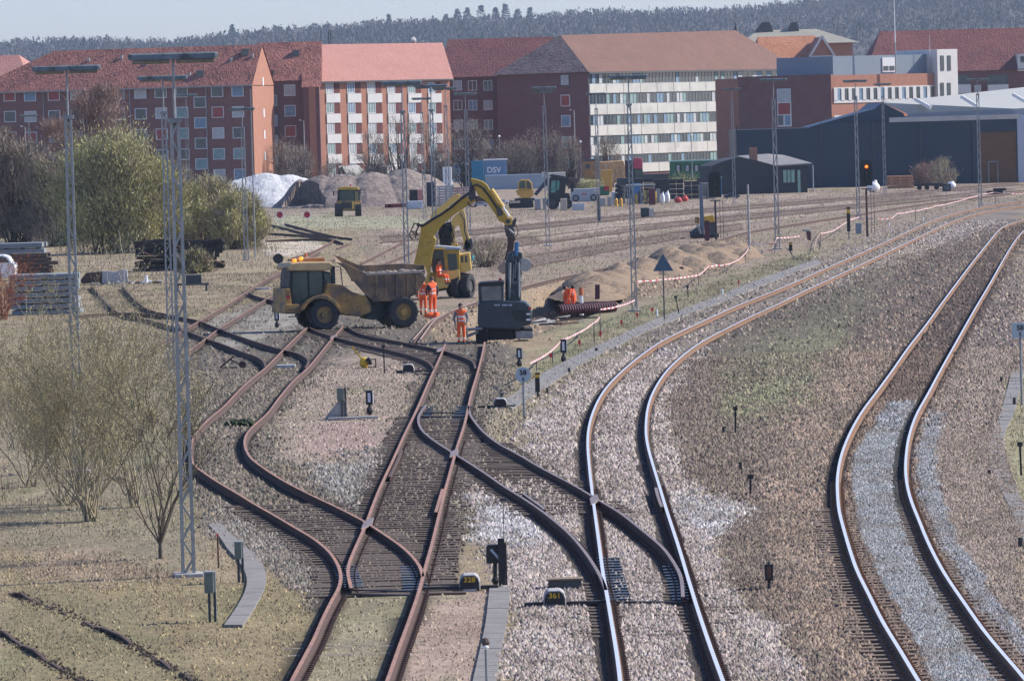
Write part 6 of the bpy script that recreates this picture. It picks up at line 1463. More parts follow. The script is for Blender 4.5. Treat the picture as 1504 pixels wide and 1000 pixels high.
# leaning concrete wall elements with door holes
def elem(pts, holes, lab, m=M_concl, by=262):
    by = 275-.028*(pts[0][0]-752)
    T = Tr('concrete_element', lab, 'concrete element', pts[0][0], by, 42); T.t.rotation_euler[0] = R(-24); T.prism(pts, 0, .35, 'panel', m, None, .02)
    for h in holes: T.prism(h, -.03, .0, 'opening', M_rustside, None, 0, 0)
    return T
elem([(513,240),(538,239),(544,247),(549,262),(518,264)],[[(522,255),(529,255),(530,263),(523,263)],[(536,257),(542,257),(544,262),(537,262)]],'pale concrete element with two openings on the heap crest',by=264)
elem([(572,240),(600,237.5),(607,260),(577,261)],[],'plain white leaning concrete element behind the gravel heap',M_white)
elem([(508,240),(514,240),(519,264),(509,263)],[],'dark timber wedge propping the element with two openings',M_dark,by=264)
elem([(567,241),(573,240),(577,261),(569,260)],[],'dark wedge propping the plain white element',M_dark)
elem([(628,247),(641,246),(643,262),(634,264)],[[(630,250),(636,250),(636,254),(630,254)],[(630,257),(637,257),(637,260),(630,260)]],'small pale element with two dark slots right of the heap',by=270)
elem([(641,246),(665,243),(669,270),(645,272)],[[(641+i*12,250+j*6.5),(647+i*12,250+j*6.5),(648+i*12,254+j*6.5),(642+i*12,254+j*6.5)] for i in range(2) for j in range(3)],'leaning pale element with two columns of dark slots',by=275)
elem([(502,254),(510,254),(510,262),(501,263)],[[(502.5,257),(509.5,257),(509.5,260.5),(502.5,260.5)]],'small white block with a dark red stripe on the heap crest',M_white,by=264)
elem([(560,252),(568,252),(568,259),(560,260)],[[(560.5,255),(567.5,255),(567.5,258),(560.5,258)]],'second small striped block beside the white element',M_white,by=262)
def stack(name, label, cat, px0, px1, py0, py1, rows, m, m2=None, depth=2.0, jitter=.15, gap=.25, by=None, endm=None):
    T = Tr(name, label, cat, (px0+px1)/2, by or py1, 0); a = T.q(px0,py0); b_ = T.q(px1,py1); h = (a[1]-max(0,b_[1]))/rows; base = max(0,b_[1])
    for k in range(rows):
        j = random.uniform(-jitter,jitter); z0 = base+k*h
        for d in range(3):
            y0 = d*depth/3; jj = j+random.uniform(-jitter,jitter)*.6
            MB().box(a[0]+jj,b_[0]+jj,y0,y0+depth/3*.86,z0,z0+h*(1-gap)).build('beam', m, T.t, bevel=.01)
        if m2 and k < rows-1:
            for f in (.15,.5,.85): MB().box(a[0]+(b_[0]-a[0])*f-.05,a[0]+(b_[0]-a[0])*f+.05,.02,depth-.05,z0+h*(1-gap),z0+h).build('spacer', m2, T.t)
    return T
M_slc = mat('weathered_concrete_beam',(.21,.235,.245),.9,.25,2,col2=(.36,.36,.35),thr=.62)
stack('concrete_beam_stack','stack of grey concrete sleepers beside the far-left lamp mast','sleeper stack',12,114,402,462,7,M_slc,M_rustside,2.4,.14,.28)
stack('concrete_beam_stack','smaller stack of pale and blackened beams behind the white car','sleeper stack',-4,66,356,400,5,M_slc,M_rustside,2.4,.12,.25)
stack('timber_stack','pile of black timber sleepers behind the white car','sleeper stack',22,78,372,402,5,M_wood,None,2.0,.35,.15)
# black scrap timber pile
T = Tr('timber_pile','large untidy pile of black tarred sleepers behind the lamp masts','timber pile',258,398,0)
a = T.q(194,352); b_ = T.q(322,398); M_tt = mat('tarred_timber',(.028,.024,.022),.85,.5,4,col2=(.10,.07,.05),thr=.66)
for k in range(8):
    z0 = .12+k*(a[1]-.1)/8.2
    for d in range(4):
        x = a[0]+random.uniform(-.1,.5); n_ = 0
        while x < b_[0]-.5 and n_ < 4:
            L_ = random.uniform(1.6,2.7); y = d*.75+random.uniform(-.1,.1); r_ = random.uniform(-.09,.09)
            mb = MB().beam((x,y,z0+random.uniform(-.06,.06)),(min(x+L_,b_[0]+.25),y+r_,z0+random.uniform(-.1,.14)),.26,.17); mb.build('sleeper', M_tt, T.t)
            x += L_+random.uniform(.02,.25); n_ += 1
for k in range(7):
    px = random.uniform(200,315); py = random.uniform(352,385); x,z = T.q(px,py); MB().beam((x,-.2,z),(x+random.uniform(.5,.9),-.25,z-random.uniform(.1,.35)),.09,.06).build('rusty_scrap', M_rust, T.t)
T = Tr('scrap_heap','pale plastic sheet and rubble left of the black sleeper pile','debris heap',160,418,0)
T.prism([(150,398),(168,399),(186,395),(188,412),(196,416),(150,417)],0,.3,'grey_sheet',mat('grey_tarp',(.40,.40,.42),.7,.2,4,bump=.5),None,.02)
T.prism([(118,412),(126,401),(150,399),(150,414),(120,417)],.2,1.2,'dark_rubble',M_rustside,None,.03)
for i in range(26):
    x,z = T.q(random.uniform(128,240),random.uniform(408,418)); MB().ball((x,random.uniform(-.6,.6),max(.05,z*.3)),(random.uniform(.1,.3),.15,random.uniform(.05,.12)),6,jit=.3).build('lump', random.choice([M_concl,M_conc,M_rustside]), T.t)
x,z = T.q(215,404); MB().cyl((x,0,0),(x,0,.45),.1,.08,8).build('white_canister', M_white, T.t)
# white car
T = Tr('parked_car','white car cut off by the left edge in front of the beam stack','car',0,413,0)
T.prism([(-40,400),(-40,388),(-30,385),(-22,375),(5,374.5),(12,377),(18,386),(22,390),(22,408),(-38,409)],0,1.65,'body',mat('car_white',(.78,.79,.80),.3,.03),None,.06)
T.prism([(-20,378),(3,377),(9,379),(14,386),(-24,386)],-.012,.0,'side_window',M_glass,None,0,0)
T.prism([(20,386),(25,386),(25,389),(20,389)],-.15,.0,'mirror',M_white); 
for px in (-26,-9): x,z = T.q(px,408); tyre(T.t,x,-.03,.3,.31,.2,rim=M_grey,lug=False)
# pallets and crates row
bl = block
bl('stacked_crates','dark crates with red ends beside the gravel heap','crates',601,621,279,304,1.2,M_black); 
for k in range(3): T = None
T = bl('brick_pallet','pinkish brick stack right of the dark crates','brick pallet',613,622,279,304.5,1.0,mat('pink_brick_stack',(.52,.24,.19),.8,.25,6))
T = bl('dark_container','dark blue upright boxes left of the stacked slabs','box stack',626,641,268,303,1.2,mat('navy_box',(.02,.03,.05),.6,.3,3))
stack('slab_stack','stack of pale slabs under a dark cover before the graffiti container','slab stack',641,668,272,303,8,mat('slab_grey',(.38,.42,.43),.8,.15),M_dark,1.5,.04,.3)
stack('slab_stack','reddish pallets and slabs behind the yellow boom','slab stack',668,694,274,303,7,mat('slab_pink',(.42,.27,.24),.8,.25),M_dark,1.5,.15,.3)
T = bl('white_crate','small blue and white load on the dark red trailer','crate',596,621,296,307,1.5,mat('white_blue_sheet',(.50,.56,.60),.7,.25,1.5)); 
T = bl('flat_trailer','low dark red flat trailer along the foot of the gravel heap','trailer',565,600,300,305,1.6,mat('dark_red_bed',(.22,.04,.04),.7,.2)); 
for px in (572,592): x,z = T.q(px,306); tyre(T.t,x,0,.2,.2,.15,rim=M_dgrey,lug=False)
T = bl('pickup','grey flatbed with small red marks and cream cab end right of the tractor loader','flatbed truck',838,880,278,296,2.0,mat('pale_grey_bed',(.36,.40,.42),.6,.08))
MB().box(T.b[0]-.55,T.b[0]+.05,-.04,1.6,.9,T.a[1]+.05).build('cream_cab_end',M_concl,T.t); MB().box(T.a[0],T.b[0],.2,1.8,.35,.75).build('chassis',M_black,T.t)
for px in (846,872): x,z = T.q(px,300); tyre(T.t,x,-.02,.36,.36,.25,rim=M_dgrey,lug=False)
for px in (856,860): x,z = T.q(px,285.5); MB().box(x-.1,x+.1,-.02,0,z-.06,z+.08).build('red_mark',M_red,T.t)
for i,(a,b_,c,d_,m_,lab) in enumerate([(785,795,292,308,M_concl,'pale concrete block left of the middle mast'),(797,803,291,308,M_concl,'tan concrete block just left of the middle mast'),(814,822,292,307,M_white,'white block with a dark foot under the tractor loader'),(823,833,292,309,mat('tan_block',(.50,.42,.33),.9,.1),'tan block right of the white one under the tractor'),(840,859,299,309,mat('pale_tub',(.46,.50,.52),.7,.15),'pale plastic tub before the grey flatbed'),(881,890,291,303,M_concl,'cream block beside the grey flatbed cab'),(892,899,289,303,M_conc,'grey drum-like block before the tyre stack')]):
    bl('block',lab,'block',a,b_,c,d_,.9,m_)
# orange wagon and heap of sand behind
T = bl('orange_wagon','weathered orange goods wagon with a round dark mark behind the equipment','wagon',856,880,237,264,2.4,mat('weathered_orange',(.40,.20,.06),.8,.25,.8,col2=(.22,.15,.12),thr=.56))
x,z = T.q(863,245); MB().cyl((x,-.03,z),(x,.0,z),.35,n=14).build('round_mark',M_dgrey,T.t); MB().box(T.a[0],T.b[0],-.05,2.5,T.a[1],T.a[1]+.25).build('roof',M_dark,T.t)
T = Tr('orange_tarpaulin_load','crumpled orange-tan tarpaulin load right of the orange wagon','covered load',898,272,0)
T.prism([(880,238),(916,236),(920,250),(917,268),(882,270)],0,2.2,'load',mat('crumpled_tarp',(.62,.36,.15),.8,.35,1.2,bump=1,col2=(.20,.13,.10),thr=.58),None,.1)
for k in range(14):
    x,z = T.q(random.uniform(882,916),random.uniform(240,262)); MB().beam((x,-.08,z),(x+random.uniform(-.4,.4),-.12,z-random.uniform(.3,.9)),.22,.12).build('fold',mat('tarp_fold',(.62,.42,.24),.8,.2),T.t)
T = bl('dumped_cab','dark machine cab with red top before the cream panel wall','machine cab',918,944,236,272,1.8,M_black)
T.prism([(930,233),(936,232),(943,234),(944,244),(942,248),(931,248)],-.2,.8,'red_hood',mat('magenta_red',(.50,.05,.10),.5,.15),None,.05); T.prism([(932,250),(944,250),(945,268),(933,268)],-.06,.0,'window',M_glassg,None,0,0)
for i,(px,py,r) in enumerate([(903,259,5),(914,275,8),(914,285,8)]):
    g = G(px,302); s = FPX/g.y
T = Tr('tyre_stack','stack of dark tyres left of the blue and steel pallets','tyre stack',912,300,0)
for k in range(5): x,z = T.q(912,300); MB().cyl((x+random.uniform(-.08,.08),.5,.02+k*.36),(x+random.uniform(-.08,.08),.5,.36+k*.36),.52,n=14).build('tyre',M_rubber,T.t,bevel=.06)
T = bl('red_green_bins','dark green and red bins before the orange load','bins',881,895,274,287,1.0,M_green); MB().box(T.a[0]+.45,T.b[0],-.05,.6,.5,T.a[1]).build('red_bin',M_red,T.t)
for i,px in enumerate((905,912)):
    g = G(px,303); t = thing('gas_bottle',['left one of the two orange-yellow cylinders by the tyre stack','right one of the two orange-yellow cylinders by the tyre stack'][i],'cylinder',g); MB().cyl((0,0,0),(0,0,.62),.17,.17,12).cyl((0,0,.62),(0,0,.74),.17,.07,12).build('bottle',M_or,t); MB().cyl((0,0,.74),(0,0,.84),.04,n=8).build('valve',M_dgrey,t)
T = Tr('material_rack','steel rack with blue barrels and tools under a pale beam','rack',942,300,0)
a = T.q(921,273); b_ = T.q(961,273)
for f in (0,.5,1): MB().beam((a[0]+(b_[0]-a[0])*f,0,0),(a[0]+(b_[0]-a[0])*f,0,a[1]),.1,.1).build('upright',M_grey,T.t)
MB().box(a[0]-.1,b_[0]+.1,-.1,.9,a[1]-.02,a[1]+.1).build('top_beam',M_concl,T.t)
for k in range(9):
    x = a[0]+.25+k*.3; MB().cyl((x,.4,0),(x,.4,random.uniform(.6,1.4)),.13,n=10).build('barrel',[M_blue,M_grey,M_yelp,M_dgrey,M_bluec,M_rustside][k%6],T.t)
for i,px in enumerate((950,957)):
    pass
T = bl('wrapped_pallet','pallet of dark red and yellow goods at the right end of the rack','wrapped pallet',953,963,277,301,1.0,mat('wine_wrap',(.12,.03,.05),.7,.3)); MB().box(T.a[0]-.6,T.a[0]-.02,-.05,.7,.1,1.35).build('striped_goods',mat('striped_goods',(.55,.45,.2),.7,.5,8,col2=(.05,.04,.04),thr=.5),T.t)
bl('steel_crate','grey steel mesh crate left of the white sacks','crate',964,970,278,298,1.0,M_grey)
def sack(px, by, w, h, lab, m=M_white, grp=None):
    g = G(px,by); s = FPX/g.y; t = thing('sack', lab, 'sack', g, 0, grp); a = w/s/2; z = h/s
    MB().ball((0,0,z*.42),(a,a*.8,z*.5),10,jit=.06).build('bag',m,t,smooth=True); MB().ball((a*.3,0,z*.88),(a*.3,a*.3,z*.14),8,jit=.15).build('neck',m,t,smooth=True)
sack(973,299,8,17,'left white bulk sack before the black pallets'); sack(980,298,9,18,'right white bulk sack before the black pallets')
sack(996,298,12,9,'dark red bundle left of the leaning board',mat('red_bundle',(.45,.06,.06),.7,.2)); sack(1006,296,10,9,'bright red bundle right of the leaning board',mat('red_bundle2',(.60,.07,.06),.7,.2))
t = Tr('concrete_plate','grey panel leaning between the two red bundles','panel',993,298,0); t.prism([(991,289),(995,287),(997,298),(993,299)],-.2,-.1,'panel',M_conc)
for i,(a,b_,c,d_,lab) in enumerate([(930,960,262,289,'left one of the black pallet stacks'),(983,1004,263,292,'second black pallet stack from the left'),(1005,1027,266,292,'black pallet stack left of the timber bundle')]):
    T = Tr('crate_stack',lab,'crate stack',(a+b_)/2,max(d_,290),0,'black crate stacks before the green container'); A = T.q(a,c); B_ = T.q(b_,d_); n_ = 4
    for k in range(n_):
        z0 = max(0,B_[1])+(A[1]-max(0,B_[1]))*k/n_; z1 = z0+(A[1]-max(0,B_[1]))/n_*.9
        MB().box(A[0],A[0]+(B_[0]-A[0])*.48,0,1.1,z0,z1).box(A[0]+(B_[0]-A[0])*.52,B_[0],0,1.1,z0,z1).build('crate',mat('black_crate',(.02,.022,.028),.6,.3,3),T.t,bevel=.02)
stack('timber_bundle','bundle of grey stacked planks left of the blue toilet cabin','timber bundle',1028,1048,268,292,8,mat('grey_plank',(.33,.30,.25),.9,.3),M_dark,1.2,.1,.35)
T = bl('toilet_cabin','bright blue portable toilet cabin behind the black signal','portable toilet',1053,1060,262,290,1.2,mat('bright_blue',(.03,.28,.62),.5,.08)); MB().box(T.a[0]-.05,T.b[0]+.05,-.05,1.25,T.a[1],T.a[1]+.12).build('roof',M_white,T.t)
T = bl('toilet_cabin','darker blue cabin with white top left of the bright one','cabin',1040,1050,268,279,1.2,mat('deep_blue',(.02,.10,.35),.5,.08)); MB().ball(((T.a[0]),.4,T.a[1]),(.35,.3,.25),8).build('white_bag',M_white,T.t)
# green container/bus body
T = bl('green_bus_body','green windowed bus body with pale roof edge behind the pallets','bus body',984,1062,238,265,2.6,M_green)
MB().box(T.a[0]-.1,T.b[0]+.1,-.12,2.7,T.a[1],T.a[1]+.14).build('roof_edge',mat('pale_green_edge',(.30,.48,.42),.6,.1),T.t)
for i in range(5):
    a_ = T.q(992+i*13.5,242); c_ = T.q(1001+i*13.5,252); f = MB().box(a_[0],c_[0],-.05,.0,c_[1],a_[1]).build('window',M_glass,T.t); MB().box(a_[0]+.15,a_[0]+.5,-.07,-.05,c_[1]+.05,a_[1]-.1).build('pane_reflection',M_curt[0],f)
bl('dark_tarp_shelter','dark shelter left of the timber shed','shelter',1060,1086,252,285,2.5,M_tar if 'M_tar' in globals() else M_black)
# mesh box in the grass
for i,(a,b_,c,d_,m_,lab) in enumerate([(960,984,264,290,M_black,'tall black crate wall behind the white sacks'),(700,716,288,299,M_rustside,'dark crate left of the white parked car'),(906,930,262,292,M_dark,'dark machine body behind the tyre stack'),(834,852,262,277,M_rustside,'dark low shed left of the orange wagon'),(884,902,268,276,M_dgrey,'dark tank below the orange load'),(944,984,256,266,M_dgrey,'dark flat wagon before the cream wall'),(1024,1050,262,272,M_black,'black load behind the timber bundle')]):
    bl('equipment_crate',lab,'crate',a,b_,c,d_,1.6,m_)
def car(px, by, wpx, lab, m):
    T = Tr('parked_car',lab,'car',px,by,0); w = wpx/T.s/2; k = w/2.1
    T.t.scale = (k,k,k)
    MB().prism([(-2.1,.35),(-2.1,.8),(-1.9,.95),(-1.2,1.0),(-.75,1.42),(.75,1.45),(1.35,1.0),(2.0,.85),(2.1,.6),(2.1,.35)],0,1.6).build('body',m,T.t,bevel=.06)
    MB().prism([(-1.1,1.0),(-.7,1.36),(.0,1.38),(.0,1.0)],-.015,.0).prism([(.06,1.0),(.06,1.38),(.7,1.38),(1.2,1.0)],-.015,.0).build('side_window',M_glass,T.t)
    for xx in (-1.3,1.3): tyre(T.t,xx,-.02,.32,.32,.2,rim=M_grey,lug=False)
car(738,300,20,'small white car behind the yellow boom knuckle',_mats['car_white']); car(706,304,22,'pale hatchback parked left of the white car',mat('car_silver',(.4,.43,.46),.3,.05)); car(1075,292,24,'dark blue car parked at the end of the timber shed',mat('car_dark',(.02,.03,.06),.3,.1)); car(925,292,22,'dark car behind the material rack',_mats['car_dark'])
T = bl('mesh_box','dark green mesh box with a pale side standing alone in the grass','box',941,953.5,305.5,319,1.0,mat('mesh_green',(.05,.07,.06),.7,.3,8)); MB().box(T.b[0],T.b[0]+.06,0,1.0,0,T.a[1]).box(T.b[0]+.07,T.b[0]+.4,.2,.9,0,T.a[1]*.9).build('pale_side',M_concl,T.t)
for i,(a,b_,c,d_,m_,lab) in enumerate([(884,900,250,282,M_or,'orange machine body standing among the equipment before the tarpaulin load'),(928,942,270,298,mat('blue_drum_wall',(.08,.2,.36),.6,.2,3),'blue slatted crate at the left end of the rack'),(756,764,292,306,M_rustside,'dark crate before the orange mini excavator'),(650,664,246,262,M_white,'white lorry box behind the leaning slotted element'),(1040,1050,276,292,M_conc,'grey crate between the timber bundle and toilet'),(966,975,270,286,M_yel,'small yellow machine part behind the white sacks'),(898,906,282,300,M_white,'white box beside the tyre stack')]):
    bl('equipment_box',lab,'box',a,b_,c,max(d_,283),1.4,m_)
# rig
T = Tr('drilling_rig','small blue-grey and yellow drilling rig with tall mast beside the spoil heaps','drilling rig',1035,350,0)
T.prism([(1027,268),(1031,268),(1034,320),(1034,346),(1028,346),(1028,320)],.2,.5,'mast',mat('rig_blue',(.13,.17,.21),.5,.2)); T.prism([(1034,318),(1048,316),(1050,326),(1034,327)],.3,1.4,'yellow_engine_cover',M_yel,None,.03)
T.prism([(1034,327),(1052,326),(1053,344),(1036,346)],.5,1.3,'engine',M_dgrey); T.prism([(1021,319),(1027,319),(1027,328),(1021,328)],.2,.8,'yellow_box',M_yeld); T.prism([(1013,341),(1022,335),(1030,332),(1034,346),(1014,349)],.1,1.0,'hopper',M_dark,None,.03)
T.prism([(1015,345),(1056,343),(1056,349),(1015,351)],0,1.2,'crawler',M_rubber,None,.03); T.prism([(1023,330),(1026,329),(1031,343),(1028,344)],-.05,.15,'ram',M_grey)
t = Tr('steel_pile','dark red steel pile standing upright before the rig','steel pile',1039,355,0); t.prism([(1035,324),(1042,324),(1042,354),(1035,354)],0,.25,'pile',mat('maroon_steel',(.11,.035,.04),.7,.2),None,.01)
t = Tr('steel_pile','upright maroon steel pile in the trench','steel pile',877,441,0); t.prism([(874,418),(881,418),(881,439),(874,440)],0,.25,'pile',_mats['maroon_steel'],None,.01)
t = Tr('steel_pile','short maroon steel pile beside the triangle sign','steel pile',1001,402,0); t.prism([(998,392),(1003.5,392),(1003.5,401),(998,401)],0,.25,'pile',_mats['maroon_steel'],None,.01)
t = Tr('steel_pile','dark red pile end with pale top by the white ribbons','steel pile',1188,356,0); t.prism([(1184,340),(1191,340),(1191,354),(1186,352)],0,.25,'pile',_mats['maroon_steel'],None,.01); t.prism([(1178,337),(1190,337),(1190,340),(1179,340)],-.1,.3,'cap',M_conc)
t = thing('marker_cone','orange and white marker post standing in the trench','marker post',(G(854,450).x,G(854,450).y,0)); s = FPX/G(854,450).y
MB().cyl((0,0,-.4),(0,0,.5),.09,.08,8).build('white_tube',M_white,t); MB().cyl((0,0,.5),(0,0,.85),.11,.10,8).build('orange_sleeve',mat('rust_orange',(.5,.15,.05),.7,.2),t)
# corrugated pipe
g0 = G(820,464); g1 = G(902,459); t = thing('corrugated_pipe','maroon corrugated steel pipe lying at the trench edge','corrugated pipe',g0)
d = Vector((g1.x-g0.x,g1.y-g0.y,0)); L_ = d.length; d.normalize(); mb = MB(); n_ = 46; r = .24; vs = []; K_ = 12
for i in range(n_*2):
    rr = r if (i//2)%2 else r*.78
    for k in range(K_): a = 2*math.pi*k/K_; c = d*L_*i/(n_*2-1)+Vector((0,0,.26)); vs.append(c+Vector((-d.y,d.x,0))*rr*math.cos(a)+Vector((0,0,rr*math.sin(a))))
mb.add(vs,[(i*K_+k,i*K_+(k+1)%K_,(i+1)*K_+(k+1)%K_,(i+1)*K_+k) for i in range(n_*2-1) for k in range(K_)]); mb.build('pipe',mat('maroon_pipe',(.13,.045,.05),.5,.2),t)
t = thing('dark_beams','tangled dark beams and pipes right of the mini excavator','debris',G(800,478))
for i in range(16): 
    x = random.uniform(-1.2,.9); y = random.uniform(-2,4); MB().beam((x,y,.05+random.uniform(0,.1)),(x+random.uniform(.5,1.4),y+random.uniform(-1,2),.05+random.uniform(0,.2)),.07,.06).build('bar',random.choice([M_grey,M_rustside,M_conc,M_rustside]),t)
# drums, sleepers, cart right
stack('sleeper_bundle','bundle of orange-brown new sleepers before the hall wall','sleeper bundle',1304,1342,258,276,5,mat('new_wood',(.42,.21,.11),.85,.2),M_concl,2.0,.06,.25,by=277)
sack(1283,282,20,17,'white bulk sack left of the brown sleeper bundle'); sack(1397,277,14,11,'white sack right of the handcart')
T = Tr('hand_trolley','small black rail trolley loaded with brushwood','trolley',1363,279,0); T.prism([(1343,270),(1383,269),(1383,273),(1343,274)],0,1.2,'deck',M_black)
for px in (1351,1362,1376): x,z = T.q(px,276); MB().cyl((x,0,.22),(x,.12,.22),.22,n=12).cyl((x,1.0,.22),(x,1.12,.22),.22,n=12).build('wheel',M_black,T.t)
bl('relay_cabinet','grey cabinet with a bright side at the foot of the red signal post','cabinet',1257,1266,328,343,.6,mat('cabinet_grey',(.22,.26,.29),.6,.1)).t; 
T = Tr('dark_spoil','dark heap with rusty rails at the right edge before the hall','debris heap',1495,266,0); T.prism([(1476,264),(1490,256),(1520,250),(1520,266)],0,3,'heap',M_rustside,None,.1)
T = Tr('brush_pile','pale cut logs and brushwood before the brown bay','log pile',1427,268,0)
for k in range(14): x,z = T.q(random.uniform(1415,1460),random.uniform(259,267)); MB().beam((x,random.uniform(-.3,.3),max(.1,z)),(x+random.uniform(.2,.7),random.uniform(-.3,.3),max(.1,z)+random.uniform(-.1,.25)),.12).build('log',mat('cut_log',(.40,.28,.18),.9,.3),T.t)
t = thing('black_bench','low dark machine part on the ground near the right tape','machine part',G(1464,286)); MB().box(-.9,.6,0,.5,.0,.35).box(-.3,.9,.1,.5,.35,.6).build('part',M_black,t,bevel=.04)
for i,(a_,b2,c_) in enumerate([((1255,312),(1500,292),0),]):
    pass
for i_,(ln,nn) in enumerate(((H1,420),(H2,260))):
    l_ = ground_line(ln,.02,10); mb = MB()
    for k in range(nn):
        p_ = l_[random.randrange(len(l_))]; r_ = random.uniform(.01,.026); mb.ball((p_[0]+random.gauss(0,.05),p_[1]+random.gauss(0,.35),.02),(r_*1.5,r_*1.5,r_),5,jit=.3)
    tag(mb.build('clods',mat('dark_clod',(.06,.045,.032),.95,.4,8)),'dark clods and moss along the buried rails',kind='stuff')
# sleepers lying around mid yard, crates at left of A
t = thing('steel_bench','low dark trestle with boxes beside the behind-left lamp mast','trestle',G(282,428)); 
MB().box(-.9,.9,-.2,.5,.32,.42).build('top',M_dgrey,t); 
for x in (-.8,.7): MB().box(x,x+.1,-.1,.4,0,.32).build('leg',M_dgrey,t)
MB().box(-.3,.5,0,.4,.42,.85).build('box',M_dark,t)
for i,(px,py,w_) in enumerate([(420,541,28),(386,426,22)]):
    g = G(px,py); s = FPX/g.y; t = thing('white_cover_plate',['white channel cover lying between the rusty rails by the branching','pale channel cover near the top of the rusty track'][i],'cover plate',g); MB().box(-w_/s/2,w_/s/2,-.15,.25,0,.13).build('cover',M_concl,t,bevel=.01)
t = thing('dark_bush_clump','small dark green clump growing between the rails of the left track','shrub',G(352,626))
for i in range(26): MB().ball((random.uniform(-.42,.42),random.uniform(-.5,.5),random.uniform(.03,.14)),(.1,.1,.1),6,jit=.4).build('tuft',mat('dark_leaf',(.03,.05,.02),.9,.3),t) if i < 12 else None
# ---------------- vegetation ----------------
def twigs(mb, p, d, L, r, lev, tips, up=.25, spread=.5, m=0, nseg=4, kids=(3,5)):
    pts = [p.copy()]; rs = [r]; q = p.copy(); dd = d.copy()
    for i in range(nseg):
        dd = (dd+Vector((random.gauss(0,.17),random.gauss(0,.17),up*.15))).normalized(); q = q+dd*L/nseg; pts.append(q.copy()); rs.append(r*(1-.75*(i+1)/nseg))
    mb.tube(pts, [max(x,.004) for x in rs], 4 if lev > 1 else 3, m)
    if lev <= 0: tips += pts[1:]; return
    for k in range(random.randint(*kids)):
        i = random.randint(1, nseg); b_ = pts[i]; a = random.uniform(0,6.283)
        nd = (dd+Vector((math.cos(a),math.sin(a),random.uniform(0,.5)))*spread).normalized()
        twigs(mb, b_, nd, L*random.uniform(.4,.62), max(rs[i]*.6,.004), lev-1, tips, up, spread, m, nseg, kids)
def leaves(name, pts, n, size, mats, parent, jit=.08, elong=1.6):
    A = np.array([tuple(p) for p in pts]); c = A[rng.integers(0,len(A),n)]+rng.normal(0,jit,(n,3))
    u = rng.normal(0,1,(n,3)); u /= np.linalg.norm(u,axis=1)[:,None]; v = np.cross(u, rng.normal(0,1,(n,3))); v /= np.linalg.norm(v,axis=1)[:,None]+1e-6
    s = size*(.5+rng.random((n,1))); V = np.stack([c-u*s*elong/2, c+v*s*.5, c+u*s*elong/2],1)
    return npmesh(name, V.reshape(-1,3), np.arange(n*3).reshape(-1,3), mats, mi=rng.integers(0,len(mats),n) if len(mats)>1 else None, parent=parent)
M_stem = mat('grey_stem',(.33,.28,.18),.9,.3,8,col2=(.28,.25,.17),thr=.55,sc2=5); M_stemd = mat('dark_stem',(.07,.05,.04),.9,.3,8)
bud = [mat('bud_green',(.38,.36,.14),.8,.2,3), mat('bud_olive',(.47,.41,.22),.8,.2,3), mat('bud_brown',(.27,.21,.12),.8,.2,3)]
def shrub(label, px, by, hpx, nst, spread, lev, nleaf, lsize, name='shrub', cat='shrub', mats=None, r=.024, kids=(3,5), stem=None, lean=0, trunkh=0, grp=None):
    g = G(px,by); s = FPX/g.y; H = hpx/s; t = thing(name, label, cat, g, 0, grp); mb = MB(); tips = []
    if trunkh: mb.cyl((0,0,-.1),(0,0,trunkh*1.05),r*1.7,r*1.2,7)
    for i in range(nst):
        a = random.uniform(0,6.283); sp = spread*random.uniform(.15,1)
        d = Vector((math.cos(a)*sp+lean, math.sin(a)*sp, 1)).normalized()
        twigs(mb, Vector((random.uniform(-.15,.15)*(trunkh==0),random.uniform(-.2,.2)*(trunkh==0),trunkh)), d, (H-trunkh)*random.uniform(.5,.78), r*random.uniform(.6,1.1), lev, tips, .3, .5, 0, 4, kids)
    mb.build('stems', stem or M_stem, t)
    if nleaf: leaves('foliage', tips, nleaf, lsize, mats or bud, t, .05)
    return t
shrub('large multi-stemmed budding shrub left of the foreground lamp mast',133,766,300,22,.8,3,26000,.026,r=.028,kids=(3,5))
shrub('budding shrub behind the large one at the left edge',45,715,235,12,.6,3,12000,.026,kids=(3,5))
shrub('wide low budding shrub behind the large multi-stemmed one',95,742,215,14,1.0,3,12000,.026,kids=(3,5))
shrub('thin budding shrub between the large one and the lamp mast',200,745,250,12,.38,3,12000,.026,kids=(3,5))
shrub('small bare tree with a short dark trunk just left of the foreground mast',236,820,235,8,.55,3,5000,.024,'small_tree','tree',trunkh=.28,r=.03,stem=mat('dark_bark',(.10,.08,.06),.9,.3,8),kids=(3,5))
shrub('slender white-barked sapling standing in the scrub',163,640,240,1,.02,2,700,.03,'birch_sapling','sapling',r=.028,stem=mat('pale_bark',(.42,.36,.28),.8,.3,10),kids=(7,9))
shrub('leafless reddish twiggy bush at the left edge beside the concrete beams',6,470,95,26,.7,2,2500,.05,mats=[mat('red_twig',(.36,.11,.04),.9,.2)],stem=mat('red_stem',(.25,.09,.045),.9,.3),r=.02)
for i,(px,by,h,lab) in enumerate([(70,600,120,'thin saplings in the grass left of the far-left mast'),(210,600,130,'thin saplings right of the far-left mast'),(20,660,150,'spindly saplings at the left edge'),(265,700,150,'spindly saplings touching the foreground mast')]):
    shrub(lab,px,by,h,9,.35,2,3500,.028,'sapling_group','saplings',r=.018)
